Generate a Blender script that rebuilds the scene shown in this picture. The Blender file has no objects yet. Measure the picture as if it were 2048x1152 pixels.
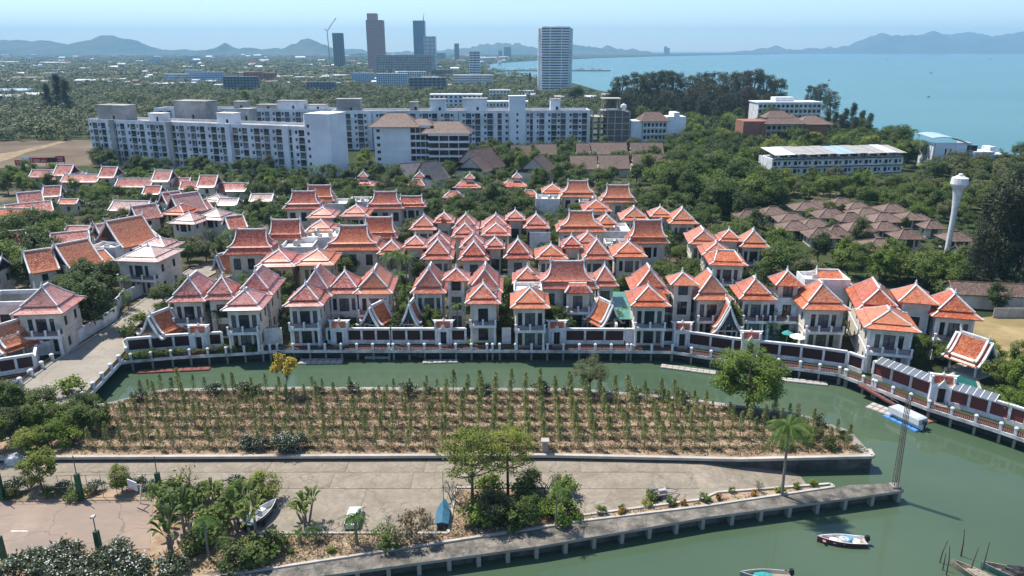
import bpy, math, random
import numpy as np
from mathutils import Vector, Matrix

# ------------------------------------------------------------------ camera
sc = bpy.context.scene
COL = sc.collection
FPX, PITCH, CAMH = 1500.0, math.radians(17.6), 50.0
cam_d = bpy.data.cameras.new('camera'); cam = bpy.data.objects.new('camera', cam_d); COL.objects.link(cam)
cam_d.sensor_width = 36.0; cam_d.lens = 36.0 * FPX / 2048.0
cam_d.clip_start = 1.0; cam_d.clip_end = 60000.0
cam.location = (0, 0, CAMH); cam.rotation_euler = (math.pi / 2 - PITCH, 0, 0)
sc.camera = cam
# ------------------------------------------------------------------ sky and sun
SUN_EL, SUN_AZ = math.radians(62), math.radians(54)      # azimuth measured from +Y towards -X
SUNV = Vector((-math.sin(SUN_AZ) * math.cos(SUN_EL), math.cos(SUN_AZ) * math.cos(SUN_EL), math.sin(SUN_EL)))
w = bpy.data.worlds.new('World'); sc.world = w; w.use_nodes = True
wn = w.node_tree; bg = wn.nodes['Background']
sky = wn.nodes.new('ShaderNodeTexSky'); sky.sky_type = 'NISHITA'; sky.sun_disc = False
sky.sun_elevation = SUN_EL; sky.sun_rotation = -SUN_AZ
sky.altitude = 0; sky.air_density = 0.8; sky.dust_density = 0.3; sky.ozone_density = 3.0
wn.links.new(sky.outputs[0], bg.inputs[0]); bg.inputs[1].default_value = 0.14
sun_d = bpy.data.lights.new('sun', 'SUN'); sun = bpy.data.objects.new('sun', sun_d); COL.objects.link(sun)
sun_d.energy = 4.4; sun_d.angle = math.radians(0.5); sun_d.color = (1.0, 0.955, 0.88)
sun.rotation_euler = SUNV.to_track_quat('Z', 'Y').to_euler()
sc.view_settings.view_transform = 'Standard'; sc.view_settings.look = 'None'
sc.view_settings.exposure = 0.62; sc.view_settings.gamma = 1.0; sc.view_settings.use_curve_mapping = False
cy = sc.cycles
cy.max_bounces = 6; cy.diffuse_bounces = 2; cy.glossy_bounces = 2; cy.transmission_bounces = 2; cy.volume_bounces = 0
cy.transparent_max_bounces = 6; cy.caustics_reflective = False; cy.caustics_refractive = False
cy.use_denoising = True
cy.sample_clamp_indirect = 5.0

# ------------------------------------------------------------------ pixel <-> place
CP, SP = math.cos(PITCH), math.sin(PITCH)
def ray(px, py):
    u = (px - 1024.0) / FPX; v = (576.0 - py) / FPX
    return Vector((u, CP + v * SP, -SP + v * CP))
def G(px, py, z=2.0):                      # where the sight line meets level z
    d = ray(px, py); t = (z - CAMH) / d.z
    return Vector((d.x * t, d.y * t, z))
def At(px, py, Y):                         # where it meets the upright plane at distance Y
    d = ray(px, py); t = Y / d.y
    return Vector((d.x * t, Y, CAMH + d.z * t))
def proj(p):
    q = Vector(p) - Vector((0, 0, CAMH)); zc = q.y * CP - q.z * SP
    return 1024 + FPX * q.x / zc, 576 - FPX * (q.y * SP + q.z * CP) / zc
def mpp(D, z=2.0):                         # metres per pixel of the photograph at distance D
    return (D * CP + (CAMH - z) * SP) / FPX

# ------------------------------------------------------------------ materials
def nodes_of(m):
    m.use_nodes = True
    return m.node_tree.nodes, m.node_tree.links, m.node_tree.nodes['Principled BSDF']
def mat(name, col, rough=0.8, var=0.18, scale=0.6, spec=0.3, bump=0.0, bscale=8.0, streak=0.0, dirt=None, dirt_scale=0.15,
        metallic=0.0, world=False, coat=0.0):
    m = bpy.data.materials.new(name); n, l, b = nodes_of(m)
    if world:
        co = n.new('ShaderNodeNewGeometry').outputs['Position']
    else:
        co = n.new('ShaderNodeTexCoord').outputs['Object']
    no = n.new('ShaderNodeTexNoise'); no.inputs['Scale'].default_value = scale; no.inputs['Detail'].default_value = 6; no.inputs['Roughness'].default_value = 0.65
    if streak:
        mp = n.new('ShaderNodeMapping'); mp.inputs['Scale'].default_value = (1, 1, streak); l.new(co, mp.inputs[0]); l.new(mp.outputs[0], no.inputs['Vector'])
    else:
        l.new(co, no.inputs['Vector'])
    r = n.new('ShaderNodeValToRGB'); e = r.color_ramp.elements
    e[0].position = 0.3; e[1].position = 0.7
    e[0].color = (*[c * (1 - var) for c in col], 1); e[1].color = (*[min(1, c * (1 + var)) for c in col], 1)
    l.new(no.outputs[0], r.inputs[0]); out = r.outputs[0]
    if dirt:
        n2 = n.new('ShaderNodeTexNoise'); n2.inputs['Scale'].default_value = dirt_scale; n2.inputs['Detail'].default_value = 8; n2.inputs['Roughness'].default_value = 0.7
        l.new(co, n2.inputs['Vector'])
        r2 = n.new('ShaderNodeValToRGB'); r2.color_ramp.elements[0].position = 0.42; r2.color_ramp.elements[1].position = 0.66
        l.new(n2.outputs[0], r2.inputs[0])
        mx = n.new('ShaderNodeMix'); mx.data_type = 'RGBA'; l.new(r2.outputs[0], mx.inputs[0]); l.new(out, mx.inputs[6]); mx.inputs[7].default_value = (*dirt, 1)
        out = mx.outputs[2]
    l.new(out, b.inputs['Base Color'])
    b.inputs['Roughness'].default_value = rough; b.inputs['Specular IOR Level'].default_value = spec; b.inputs['Metallic'].default_value = metallic
    if bump:
        n3 = n.new('ShaderNodeTexNoise'); n3.inputs['Scale'].default_value = bscale; n3.inputs['Detail'].default_value = 4; l.new(co, n3.inputs['Vector'])
        bp = n.new('ShaderNodeBump'); bp.inputs['Strength'].default_value = bump; bp.inputs['Distance'].default_value = 0.1
        l.new(n3.outputs[0], bp.inputs['Height']); l.new(bp.outputs[0], b.inputs['Normal'])
    return m
def leaf_mat(name, c1, c2, trans=0.25, rough=0.6, nscale=0.45):
    m = bpy.data.materials.new(name); n, l, b = nodes_of(m)
    oi = n.new('ShaderNodeObjectInfo'); co = n.new('ShaderNodeNewGeometry')
    no = n.new('ShaderNodeTexNoise'); no.inputs['Scale'].default_value = nscale; no.inputs['Detail'].default_value = 5
    l.new(co.outputs['Position'], no.inputs['Vector'])
    ad = n.new('ShaderNodeMath'); ad.operation = 'MULTIPLY_ADD'; l.new(no.outputs[0], ad.inputs[0]); ad.inputs[1].default_value = 1.3
    l.new(oi.outputs['Random'], ad.inputs[2])
    sb = n.new('ShaderNodeMath'); sb.operation = 'MULTIPLY_ADD'; l.new(ad.outputs[0], sb.inputs[0]); sb.inputs[1].default_value = 0.75; sb.inputs[2].default_value = -0.35; sb.use_clamp = True
    mx = n.new('ShaderNodeMix'); mx.data_type = 'RGBA'; l.new(sb.outputs[0], mx.inputs[0])
    mx.inputs[6].default_value = (*c1, 1); mx.inputs[7].default_value = (*c2, 1)
    l.new(mx.outputs[2], b.inputs['Base Color']); b.inputs['Roughness'].default_value = rough; b.inputs['Specular IOR Level'].default_value = 0.25
    tr = n.new('ShaderNodeBsdfTranslucent'); l.new(mx.outputs[2], tr.inputs[0])
    ms = n.new('ShaderNodeMixShader'); ms.inputs[0].default_value = trans
    l.new(b.outputs[0], ms.inputs[1]); l.new(tr.outputs[0], ms.inputs[2])
    l.new(ms.outputs[0], n['Material Output'].inputs[0])
    return m
def tile_mat(name, col, pale, rough=0.32):
    """glazed clay tiles: courses down the slope, tile to tile colour, faded patches"""
    m = bpy.data.materials.new(name); n, l, b = nodes_of(m)
    co = n.new('ShaderNodeTexCoord').outputs['Object']; oi = n.new('ShaderNodeObjectInfo')
    mp = n.new('ShaderNodeMapping'); mp.inputs['Scale'].default_value = (4.0, 4.0, 5.5); l.new(co, mp.inputs[0])
    vo = n.new('ShaderNodeTexVoronoi'); vo.inputs['Scale'].default_value = 1.0; l.new(mp.outputs[0], vo.inputs['Vector'])
    no = n.new('ShaderNodeTexNoise'); no.inputs['Scale'].default_value = 0.7; no.inputs['Detail'].default_value = 7; no.inputs['Roughness'].default_value = 0.7; l.new(co, no.inputs['Vector'])
    sep = n.new('ShaderNodeSeparateColor'); l.new(vo.outputs['Color'], sep.inputs[0])
    a = n.new('ShaderNodeMath'); a.operation = 'MULTIPLY_ADD'; l.new(sep.outputs[0], a.inputs[0]); a.inputs[1].default_value = 0.5; l.new(no.outputs[0], a.inputs[2])
    a2 = n.new('ShaderNodeMath'); a2.operation = 'MULTIPLY_ADD'; l.new(oi.outputs['Random'], a2.inputs[0]); a2.inputs[1].default_value = 0.3; l.new(a.outputs[0], a2.inputs[2])
    r = n.new('ShaderNodeValToRGB'); e = r.color_ramp.elements
    e[0].position = 0.45; e[0].color = (*[c * 0.78 for c in col], 1); e[1].position = 1.25 if False else 1.0; e[1].color = (*pale, 1)
    k = r.color_ramp.elements.new(0.75); k.color = (*col, 1)
    l.new(a2.outputs[0], r.inputs[0])
    gm = n.new('ShaderNodeNewGeometry'); mo = n.new('ShaderNodeTexNoise'); mo.inputs['Scale'].default_value = 0.35; mo.inputs['Detail'].default_value = 9; mo.inputs['Roughness'].default_value = 0.75; l.new(gm.outputs['Position'], mo.inputs['Vector'])
    mr = n.new('ShaderNodeMapRange'); mr.inputs[1].default_value = 0.50; mr.inputs[2].default_value = 0.78; mr.inputs[3].default_value = 0.0; mr.inputs[4].default_value = 0.5; l.new(mo.outputs[0], mr.inputs[0])
    mm = n.new('ShaderNodeMix'); mm.data_type = 'RGBA'; l.new(mr.outputs[0], mm.inputs[0]); l.new(r.outputs[0], mm.inputs[6]); mm.inputs[7].default_value = (col[0] * .34, col[1] * .6, col[2] * .8, 1)
    l.new(mm.outputs[2], b.inputs['Base Color'])
    b.inputs['Roughness'].default_value = rough; b.inputs['Specular IOR Level'].default_value = 0.5
    wv = n.new('ShaderNodeTexWave'); wv.wave_type = 'BANDS'; wv.bands_direction = 'Z'; wv.wave_profile = 'SAW'
    wv.inputs['Scale'].default_value = 1.6; l.new(co, wv.inputs['Vector'])
    bp = n.new('ShaderNodeBump'); bp.inputs['Strength'].default_value = 0.5; bp.inputs['Distance'].default_value = 0.12
    ad = n.new('ShaderNodeMath'); ad.operation = 'MULTIPLY_ADD'; l.new(sep.outputs[1], ad.inputs[0]); ad.inputs[1].default_value = 0.6; l.new(wv.outputs[0], ad.inputs[2])
    l.new(ad.outputs[0], bp.inputs['Height']); l.new(bp.outputs[0], b.inputs['Normal'])
    return m
def water_mat(name, c1, c2, rough, scale, bumps, bscale):
    m = bpy.data.materials.new(name); n, l, b = nodes_of(m)
    co = n.new('ShaderNodeTexCoord').outputs['Object']
    no = n.new('ShaderNodeTexNoise'); no.inputs['Scale'].default_value = scale; no.inputs['Detail'].default_value = 4; l.new(co, no.inputs['Vector'])
    r = n.new('ShaderNodeValToRGB'); e = r.color_ramp.elements; e[0].position = .35; e[1].position = .65; e[0].color = (*c1, 1); e[1].color = (*c2, 1)
    l.new(no.outputs[0], r.inputs[0]); l.new(r.outputs[0], b.inputs['Base Color'])
    b.inputs['Roughness'].default_value = rough; b.inputs['IOR'].default_value = 1.33
    n3 = n.new('ShaderNodeTexNoise'); n3.inputs['Scale'].default_value = bscale; n3.inputs['Detail'].default_value = 3; l.new(co, n3.inputs['Vector'])
    bp = n.new('ShaderNodeBump'); bp.inputs['Strength'].default_value = bumps; bp.inputs['Distance'].default_value = 0.1
    l.new(n3.outputs[0], bp.inputs['Height'])
    n4 = n.new('ShaderNodeTexNoise'); n4.inputs['Scale'].default_value = bscale * .18; n4.inputs['Detail'].default_value = 2; l.new(co, n4.inputs['Vector'])
    b2 = n.new('ShaderNodeBump'); b2.inputs['Strength'].default_value = bumps * 1.2; b2.inputs['Distance'].default_value = 0.25; l.new(n4.outputs[0], b2.inputs['Height']); l.new(bp.outputs[0], b2.inputs['Normal']); l.new(b2.outputs[0], b.inputs['Normal'])
    return m

M = {}
M['tile'] = tile_mat('tile_red', (0.42, 0.078, 0.036), (0.58, 0.22, 0.14))
M['tile_o'] = tile_mat('tile_orange', (0.47, 0.098, 0.034), (0.60, 0.22, 0.11))
M['tile_p'] = tile_mat('tile_faded', (0.40, 0.10, 0.062), (0.62, 0.30, 0.24))
M['tile_w'] = tile_mat('tile_glare', (0.42, 0.17, 0.12), (0.62, 0.44, 0.38))  # whitish tile: the sun's glare on the roofs is painted into its colour
M['tile_b'] = tile_mat('tile_brown', (0.115, 0.065, 0.046), (0.20, 0.13, 0.10), 0.65)
M['tile_g'] = tile_mat('tile_grey', (0.12, 0.105, 0.10), (0.22, 0.20, 0.19), 0.7)
M['trim'] = mat('white_trim', (0.82, 0.81, 0.79), 0.6, 0.10, 1.5, dirt=(0.58, 0.56, 0.53), dirt_scale=0.8)
M['white'] = mat('white_wall', (0.80, 0.80, 0.80), 0.75, 0.08, 0.5, dirt=(0.46, 0.44, 0.41), dirt_scale=0.45)
M['cream'] = mat('cream_wall', (0.74, 0.685, 0.59), 0.8, 0.10, 0.5, dirt=(0.48, 0.43, 0.36), dirt_scale=0.3)
M['sand'] = mat('sand_wall', (0.66, 0.54, 0.36), 0.8, 0.10, 0.5, dirt=(0.50, 0.42, 0.30), dirt_scale=0.3)
M['stain'] = mat('stained_white', (0.72, 0.71, 0.69), .8, .12, .8, streak=.3, dirt=(0.25, 0.23, 0.20), dirt_scale=.5)
M['glass'] = mat('dark_glass', (0.025, 0.03, 0.036), 0.08, 0.3, 0.9, spec=0.6)
M['curtain'] = mat('curtain_glass', (0.10, 0.11, 0.12), 0.15, 0.6, 1.6, spec=0.6)
M['frame'] = mat('dark_wood', (0.055, 0.035, 0.028), 0.5, 0.2, 2)
M['maroon'] = mat('maroon_rail', (0.16, 0.045, 0.04), 0.55, 0.2, 2)
M['panel'] = mat('maroon_panel', (0.035, 0.014, 0.016), 0.35, 0.25, 0.8, spec=0.4)
M['conc'] = mat('concrete', (0.33, 0.30, 0.26), 0.9, 0.22, 0.5, bump=0.3, dirt=(0.20, 0.18, 0.155), dirt_scale=0.12)
M['conc_w'] = mat('pale_concrete', (0.47, 0.43, 0.37), 0.9, 0.15, 0.8, dirt=(0.33, 0.30, 0.26), dirt_scale=0.3)
M['conc_d'] = mat('dark_concrete', (0.12, 0.11, 0.10), 0.95, 0.35, 0.7, dirt=(0.05, 0.048, 0.045), dirt_scale=0.4, bump=0.3)
M['lot'] = mat('lot_concrete', (0.285, 0.242, 0.185), 0.9, 0.22, 1.6, bump=0.25, dirt=(0.21, 0.175, 0.13), dirt_scale=0.30, spec=0.2)
M['quay'] = mat('quay_concrete', (0.215, 0.19, 0.155), 0.9, 0.40, 0.9, bump=0.3, dirt=(0.06, 0.058, 0.052), dirt_scale=0.55, spec=0.2)
M['road'] = mat('road_concrete', (0.33, 0.29, 0.235), 0.9, 0.16, 0.5, bump=0.2, dirt=(0.24, 0.21, 0.17), dirt_scale=0.25, spec=0.2)
M['court'] = mat('court_clay', (0.30, 0.225, 0.17), 0.85, 0.14, 0.12, dirt=(0.24, 0.19, 0.155), dirt_scale=0.3, spec=0.2)
M['soil'] = mat('red_soil', (0.28, 0.185, 0.12), 0.95, 0.35, 1.2, bump=0.6, bscale=3, dirt=(0.42, 0.33, 0.22), dirt_scale=0.5, spec=0.1)
M['soil2'] = mat('dry_soil', (0.36, 0.26, 0.17), 0.95, 0.3, 0.8, bump=0.6, bscale=3, dirt=(0.15, 0.13, 0.06), dirt_scale=0.4, spec=0.1)
M['land'] = mat('village_ground', (0.06, 0.06, 0.034), 0.95, 0.35, 0.15, bump=0.4, dirt=(0.22, 0.18, 0.12), dirt_scale=0.06, spec=0.1)
M['dry'] = mat('dry_grass', (0.32, 0.235, 0.12), 0.95, 0.25, 0.3, bump=0.4, dirt=(0.22, 0.17, 0.075), dirt_scale=0.10, spec=0.1)
M['field'] = mat('bare_field', (0.135, 0.10, 0.07), 0.95, 0.25, 0.05, dirt=(0.20, 0.155, 0.105), dirt_scale=0.02, spec=0.1)
M['steel'] = mat('steel', (0.30, 0.30, 0.30), 0.45, 0.2, 2, metallic=0.6)
M['rust'] = mat('rusty_steel', (0.12, 0.085, 0.065), 0.7, 0.4, 2)
M['green'] = mat('green_post', (0.02, 0.085, 0.045), 0.6, 0.3, 1.5)
M['black'] = mat('black_plastic', (0.02, 0.02, 0.022), 0.5, 0.2, 2)
M['gloss'] = mat('white_gelcoat', (0.78, 0.78, 0.76), 0.25, 0.06, 1.5, dirt=(0.6, 0.58, 0.55), dirt_scale=1.2)
M['bark'] = mat('bark', (0.13, 0.10, 0.075), 0.95, 0.35, 3, spec=0.1)
M['bark_g'] = mat('grey_bark', (0.24, 0.21, 0.18), 0.95, 0.3, 3, spec=0.1)
M['canal'] = water_mat('canal_water', (0.056, 0.092, 0.052), (0.078, 0.116, 0.070), 0.02, 0.035, 0.05, 0.9)
M['sea'] = water_mat('sea_water', (0.038, 0.142, 0.136), (0.054, 0.170, 0.160), 0.25, 0.004, 0.5, 0.25)
M['pool'] = water_mat('pool_water', (0.05, 0.42, 0.45), (0.08, 0.5, 0.52), 0.05, 0.5, 0.1, 2)
M['pool_d'] = water_mat('pond_water', (0.02, 0.10, 0.10), (0.03, 0.14, 0.13), 0.05, 0.5, 0.1, 2)

def cracks(m, scale, dark):
    n, l = m.node_tree.nodes, m.node_tree.links; b = n['Principled BSDF']; src = b.inputs['Base Color'].links[0].from_socket
    g = n.new('ShaderNodeNewGeometry'); no = n.new('ShaderNodeTexNoise'); no.inputs['Scale'].default_value = .5; l.new(g.outputs['Position'], no.inputs['Vector'])
    av = n.new('ShaderNodeVectorMath'); av.operation = 'MULTIPLY_ADD'; l.new(no.outputs['Color'], av.inputs[0]); av.inputs[1].default_value = (2.5, 2.5, 2.5); l.new(g.outputs['Position'], av.inputs[2])
    vo = n.new('ShaderNodeTexVoronoi'); vo.feature = 'DISTANCE_TO_EDGE'; vo.inputs['Scale'].default_value = scale; l.new(av.outputs[0], vo.inputs['Vector'])
    mr = n.new('ShaderNodeMapRange'); mr.inputs[1].default_value = 0.004; mr.inputs[2].default_value = 0.012; mr.inputs[3].default_value = .7; mr.inputs[4].default_value = 0; l.new(vo.outputs['Distance'], mr.inputs[0])
    st = n.new('ShaderNodeTexNoise'); st.inputs['Scale'].default_value = .22; st.inputs['Detail'].default_value = 9; st.inputs['Roughness'].default_value = .8; mp = n.new('ShaderNodeMapping'); mp.inputs['Scale'].default_value = (.5, 2.0, 1); l.new(g.outputs['Position'], mp.inputs[0]); l.new(mp.outputs[0], st.inputs['Vector'])
    m2 = n.new('ShaderNodeMapRange'); m2.inputs[1].default_value = .54; m2.inputs[2].default_value = .75; m2.inputs[3].default_value = 0; m2.inputs[4].default_value = .75; l.new(st.outputs[0], m2.inputs[0])
    ad = n.new('ShaderNodeMath'); ad.operation = 'MAXIMUM'; l.new(mr.outputs[0], ad.inputs[0]); l.new(m2.outputs[0], ad.inputs[1])
    mx = n.new('ShaderNodeMix'); mx.data_type = 'RGBA'; l.new(ad.outputs[0], mx.inputs[0]); l.new(src, mx.inputs[6]); mx.inputs[7].default_value = (*dark, 1); l.new(mx.outputs[2], b.inputs['Base Color'])
cracks(M['lot'], .16, (.15, .125, .095)); cracks(M['quay'], .3, (.05, .046, .04)); cracks(M['road'], .2, (.14, .12, .095)); cracks(M['court'], .12, (.15, .12, .10))

# ------------------------------------------------------------------ mesh helper
class MB:
    def __init__(s): s.v = []; s.f = []; s.m = []
    def quad(s, a, b, c, d, mi=0):
        i = len(s.v); s.v += [tuple(a), tuple(b), tuple(c), tuple(d)]; s.f.append((i, i + 1, i + 2, i + 3)); s.m.append(mi)
    def poly(s, pts, mi=0):
        i = len(s.v); s.v += [tuple(p) for p in pts]; s.f.append(tuple(range(i, i + len(pts)))); s.m.append(mi)
    def box(s, cx, cy, z0, sx, sy, sz, rot=0.0, mi=0, taper=1.0):
        c, q = math.cos(rot), math.sin(rot); i = len(s.v)
        for z, k in ((z0, 1.0), (z0 + sz, taper)):
            for a, b in ((-1, -1), (1, -1), (1, 1), (-1, 1)):
                x, y = a * sx / 2 * k, b * sy / 2 * k
                s.v.append((cx + x * c - y * q, cy + x * q + y * c, z))
        for f in ((0, 3, 2, 1), (4, 5, 6, 7), (0, 1, 5, 4), (1, 2, 6, 5), (2, 3, 7, 6), (3, 0, 4, 7)):
            s.f.append(tuple(i + k for k in f)); s.m.append(mi)
    def bar(s, a, b, wd, ht, mi=0):
        """box beam between two points, wd across (level) and ht upright"""
        a = Vector(a); b = Vector(b); d = (b - a)
        if d.length < 1e-6: return
        d.normalize(); up = Vector((0, 0, 1))
        if abs(d.z) > 0.98: up = Vector((0, 1, 0))
        sd = d.cross(up).normalized() * wd / 2; u = sd.cross(d).normalized() * ht / 2; i = len(s.v)
        for p in (a, b):
            for k in (-sd - u, sd - u, sd + u, -sd + u): s.v.append(tuple(p + k))
        for f in ((0, 1, 2, 3), (7, 6, 5, 4), (0, 4, 5, 1), (1, 5, 6, 2), (2, 6, 7, 3), (3, 7, 4, 0)):
            s.f.append(tuple(i + k for k in f)); s.m.append(mi)
    def tube(s, pts, r, n=6, mi=0, cap=True):
        pts = [Vector(p) for p in pts]; i = len(s.v); k = len(pts)
        rs = r if isinstance(r, (list, tuple)) else [r] * k
        for j, p in enumerate(pts):
            d = (pts[min(j + 1, k - 1)] - pts[max(j - 1, 0)]).normalized()
            up = Vector((0, 0, 1)) if abs(d.z) < 0.9 else Vector((0, 1, 0))
            a = d.cross(up).normalized(); b = a.cross(d).normalized()
            for q in range(n):
                t = 2 * math.pi * (q + 0.5) / n
                s.v.append(tuple(p + a * math.cos(t) * rs[j] + b * math.sin(t) * rs[j]))
        for j in range(k - 1):
            for q in range(n):
                s.f.append((i + j * n + q, i + j * n + (q + 1) % n, i + (j + 1) * n + (q + 1) % n, i + (j + 1) * n + q)); s.m.append(mi)
        if cap:
            s.f.append(tuple(i + q for q in range(n))[::-1]); s.m.append(mi)
            s.f.append(tuple(i + (k - 1) * n + q for q in range(n))); s.m.append(mi)
    def lathe(s, cx, cy, prof, n=12, mi=0):
        i = len(s.v)
        for r, z in prof:
            for q in range(n):
                t = 2 * math.pi * q / n; s.v.append((cx + r * math.cos(t), cy + r * math.sin(t), z))
        for j in range(len(prof) - 1):
            for q in range(n):
                s.f.append((i + j * n + q, i + j * n + (q + 1) % n, i + (j + 1) * n + (q + 1) % n, i + (j + 1) * n + q)); s.m.append(mi)
        s.f.append(tuple(i + (len(prof) - 1) * n + q for q in range(n))); s.m.append(mi)
    def rings(s, rg, cx=0, cy=0, mi=0, closed_top=False):
        """loft of rectangles (half width, half depth, z)"""
        i = len(s.v)
        for a, b, z in rg:
            for p, q in ((-1, -1), (1, -1), (1, 1), (-1, 1)): s.v.append((cx + p * a, cy + q * b, z))
        for j in range(len(rg) - 1):
            for q in range(4):
                s.f.append((i + j * 4 + q, i + j * 4 + (q + 1) % 4, i + (j + 1) * 4 + (q + 1) % 4, i + (j + 1) * 4 + q)); s.m.append(mi)
        if closed_top:
            k = i + (len(rg) - 1) * 4; s.f.append((k, k + 1, k + 2, k + 3)); s.m.append(mi)
    def mesh(s, name, mats):
        me = bpy.data.meshes.new(name); me.from_pydata(s.v, [], s.f)
        for m in (mats if isinstance(mats, (list, tuple)) else [mats]): me.materials.append(m)
        if any(s.m): me.polygons.foreach_set('material_index', s.m)
        me.update(); return me
    def build(s, name, mats, parent=None, loc=(0, 0, 0), rot=0.0):
        return put(name, s.mesh(name, mats), parent, loc, rot)
def put(name, me, parent=None, loc=(0, 0, 0), rot=0.0, scale=None):
    o = bpy.data.objects.new(name, me); COL.objects.link(o)
    o.location = loc
    if rot: o.rotation_euler = (0, 0, rot)
    if scale: o.scale = scale if not isinstance(scale, (int, float)) else (scale,) * 3
    if parent is not None: o.parent = parent
    return o
def tag(o, label=None, cat=None, group=None, kind=None):
    if label: o['label'] = label
    if cat: o['category'] = cat
    if group: o['group'] = group
    if kind: o['kind'] = kind
    return o
def thing(name, loc, label, cat, group=None, rot=0.0):
    o = put(name, None, None, loc, rot)
    return tag(o, label, cat, group)
def facade(mb, o, u, W, H, ops, dep=0.25, mi=0):
    """upright wall from o along u (2D unit), outward normal = u turned right; ops = (x0, z0, w, h) openings with reveals"""
    o = Vector(o); u = Vector((u[0], u[1], 0)); n = Vector((u.y, -u.x, 0))
    P = lambda x, z, k=0.0: o + u * x + Vector((0, 0, z)) - n * k
    xs = sorted({0.0, W} | {round(a, 4) for p in ops for a in (p[0], p[0] + p[2])})
    zs = sorted({0.0, H} | {round(a, 4) for p in ops for a in (p[1], p[1] + p[3])})
    xs = [x for x in xs if -1e-6 <= x <= W + 1e-6]; zs = [z for z in zs if -1e-6 <= z <= H + 1e-6]
    for j in range(len(zs) - 1):
        zc = (zs[j] + zs[j + 1]) / 2; row = [p for p in ops if p[1] < zc < p[1] + p[3]]; st = None
        for i in range(len(xs) - 1):
            xc = (xs[i] + xs[i + 1]) / 2; hole = any(p[0] < xc < p[0] + p[2] for p in row)
            if not hole and st is None: st = xs[i]
            if hole and st is not None:
                mb.quad(P(st, zs[j]), P(xs[i], zs[j]), P(xs[i], zs[j + 1]), P(st, zs[j + 1]), mi); st = None
        if st is not None: mb.quad(P(st, zs[j]), P(W, zs[j]), P(W, zs[j + 1]), P(st, zs[j + 1]), mi)
    for x, z, a, h in ops:
        mb.quad(P(x, z), P(x + a, z), P(x + a, z, dep), P(x, z, dep), mi)
        mb.quad(P(x, z + h, dep), P(x + a, z + h, dep), P(x + a, z + h), P(x, z + h), mi)
        mb.quad(P(x, z), P(x, z, dep), P(x, z + h, dep), P(x, z + h), mi)
        mb.quad(P(x + a, z, dep), P(x + a, z), P(x + a, z + h), P(x + a, z + h, dep), mi)
_wc = {}
def window_meshes(w, h, style='dark', cols=2, rows=1, bar=0.07):
    """(frame mesh, pane mesh), x centred, z from 0, facing -y"""
    k = (round(w, 2), round(h, 2), style, cols, rows)
    if k not in _wc:
        f = MB(); fm = {'dark': M['frame'], 'white': M['trim'], 'grey': M['steel']}[style.split('_')[0]]
        f.box(-w / 2 + bar / 2, 0, 0, bar, .1, h); f.box(w / 2 - bar / 2, 0, 0, bar, .1, h)
        f.box(0, 0, 0, w - 2 * bar, .1, bar); f.box(0, 0, h - bar, w - 2 * bar, .1, bar)
        for i in range(1, cols): f.box(-w / 2 + w * i / cols, 0, bar, bar, .09, h - 2 * bar)
        for i in range(1, rows): f.box(0, 0, h * i / rows, w - 2 * bar, .085, bar * .8)
        p = MB(); p.box(0, 0.02, 0.0, w - .02, .03, h)
        _wc[k] = (f.mesh('window', fm), p.mesh('pane', M['curtain'] if style.endswith('c') else M['glass']))
    return _wc[k]
def window(parent, loc, rot, w, h, style='dark', cols=2, rows=1, name='window'):
    f, p = window_meshes(w, h, style, cols, rows)
    o = put(name, f, parent, loc, rot); put('pane', p, o)
    return o
FOOT = []                                   # footprints that no tree may grow in: (x, y, half width, half depth, angle)
def inside_foot(x, y, m=0.0):
    for fx, fy, a, b, r in FOOT:
        dx, dy = x - fx, y - fy
        if abs(dx) > a + b + m or abs(dy) > a + b + m: continue
        c, s = math.cos(-r), math.sin(-r)
        if abs(dx * c - dy * s) < a + m and abs(dx * s + dy * c) < b + m: return True
    return False

# ================================================================== THE SETTING
def struct(name, mb, mats, **k): return tag(mb.build(name, mats, **k), kind='structure')
def slab_pts(mb, top, zbot, mi_top=0, mi_side=1):
    mb.poly(top if area2(top) > 0 else top[::-1], mi_top); n = len(top)
    if area2(top) < 0: top = top[::-1]
    for i in range(n):
        a, b = Vector(top[i]), Vector(top[(i + 1) % n])
        mb.quad((a.x, a.y, zbot), (b.x, b.y, zbot), b, a, mi_side)
def area2(p): return sum(p[i][0] * p[(i + 1) % len(p)][1] - p[(i + 1) % len(p)][0] * p[i][1] for i in range(len(p)))
def offset(poly, d):
    """shift an open polyline sideways to its right by d metres"""
    out = []
    for i, p in enumerate(poly):
        a = (poly[i] - poly[i - 1]).normalized() if i else None; b = (poly[i + 1] - poly[i]).normalized() if i < len(poly) - 1 else None
        t = (a + b) if a and b else (a or b); t = Vector((t.x, t.y, 0)).normalized()
        n = Vector((t.y, -t.x, 0)); k = 1.0
        if a and b: k = 1 / max(0.5, n.dot(Vector((a.y, -a.x, 0)).normalized()))
        out.append(p + n * d * k)
    return out
W_PX = [(-160, 774), (0, 752), (73, 740), (258, 708), (350, 700), (528, 690), (560, 687), (785, 687), (1000, 687), (1258, 688), (1345, 689),
        (1464, 707), (1600, 722), (1690, 735), (1747, 756), (1875, 804), (2015, 847), (2048, 858), (2200, 912)]
WALL = [G(*p) for p in W_PX]
DECK = offset(WALL, 2.8); EDGE = offset(WALL, 1.2)
COAST = [(2500, 330), (2100, 322), (2040, 312), (1950, 296), (1830, 280), (1750, 262), (1700, 245), (1640, 232), (1560, 200), (1400, 188), (1230, 187),
         (1195, 180), (1150, 167), (1080, 156), (1000, 150), (975, 140), (960, 132), (985, 126), (1060, 121), (1200, 115.5), (1300, 112.6), (1400, 110.4), (1490, 108.8), (1560, 108.0)]
land = [p.copy() for p in EDGE] + [G(2700, 760)] + [G(*p) for p in COAST]
far = land[-1]
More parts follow.
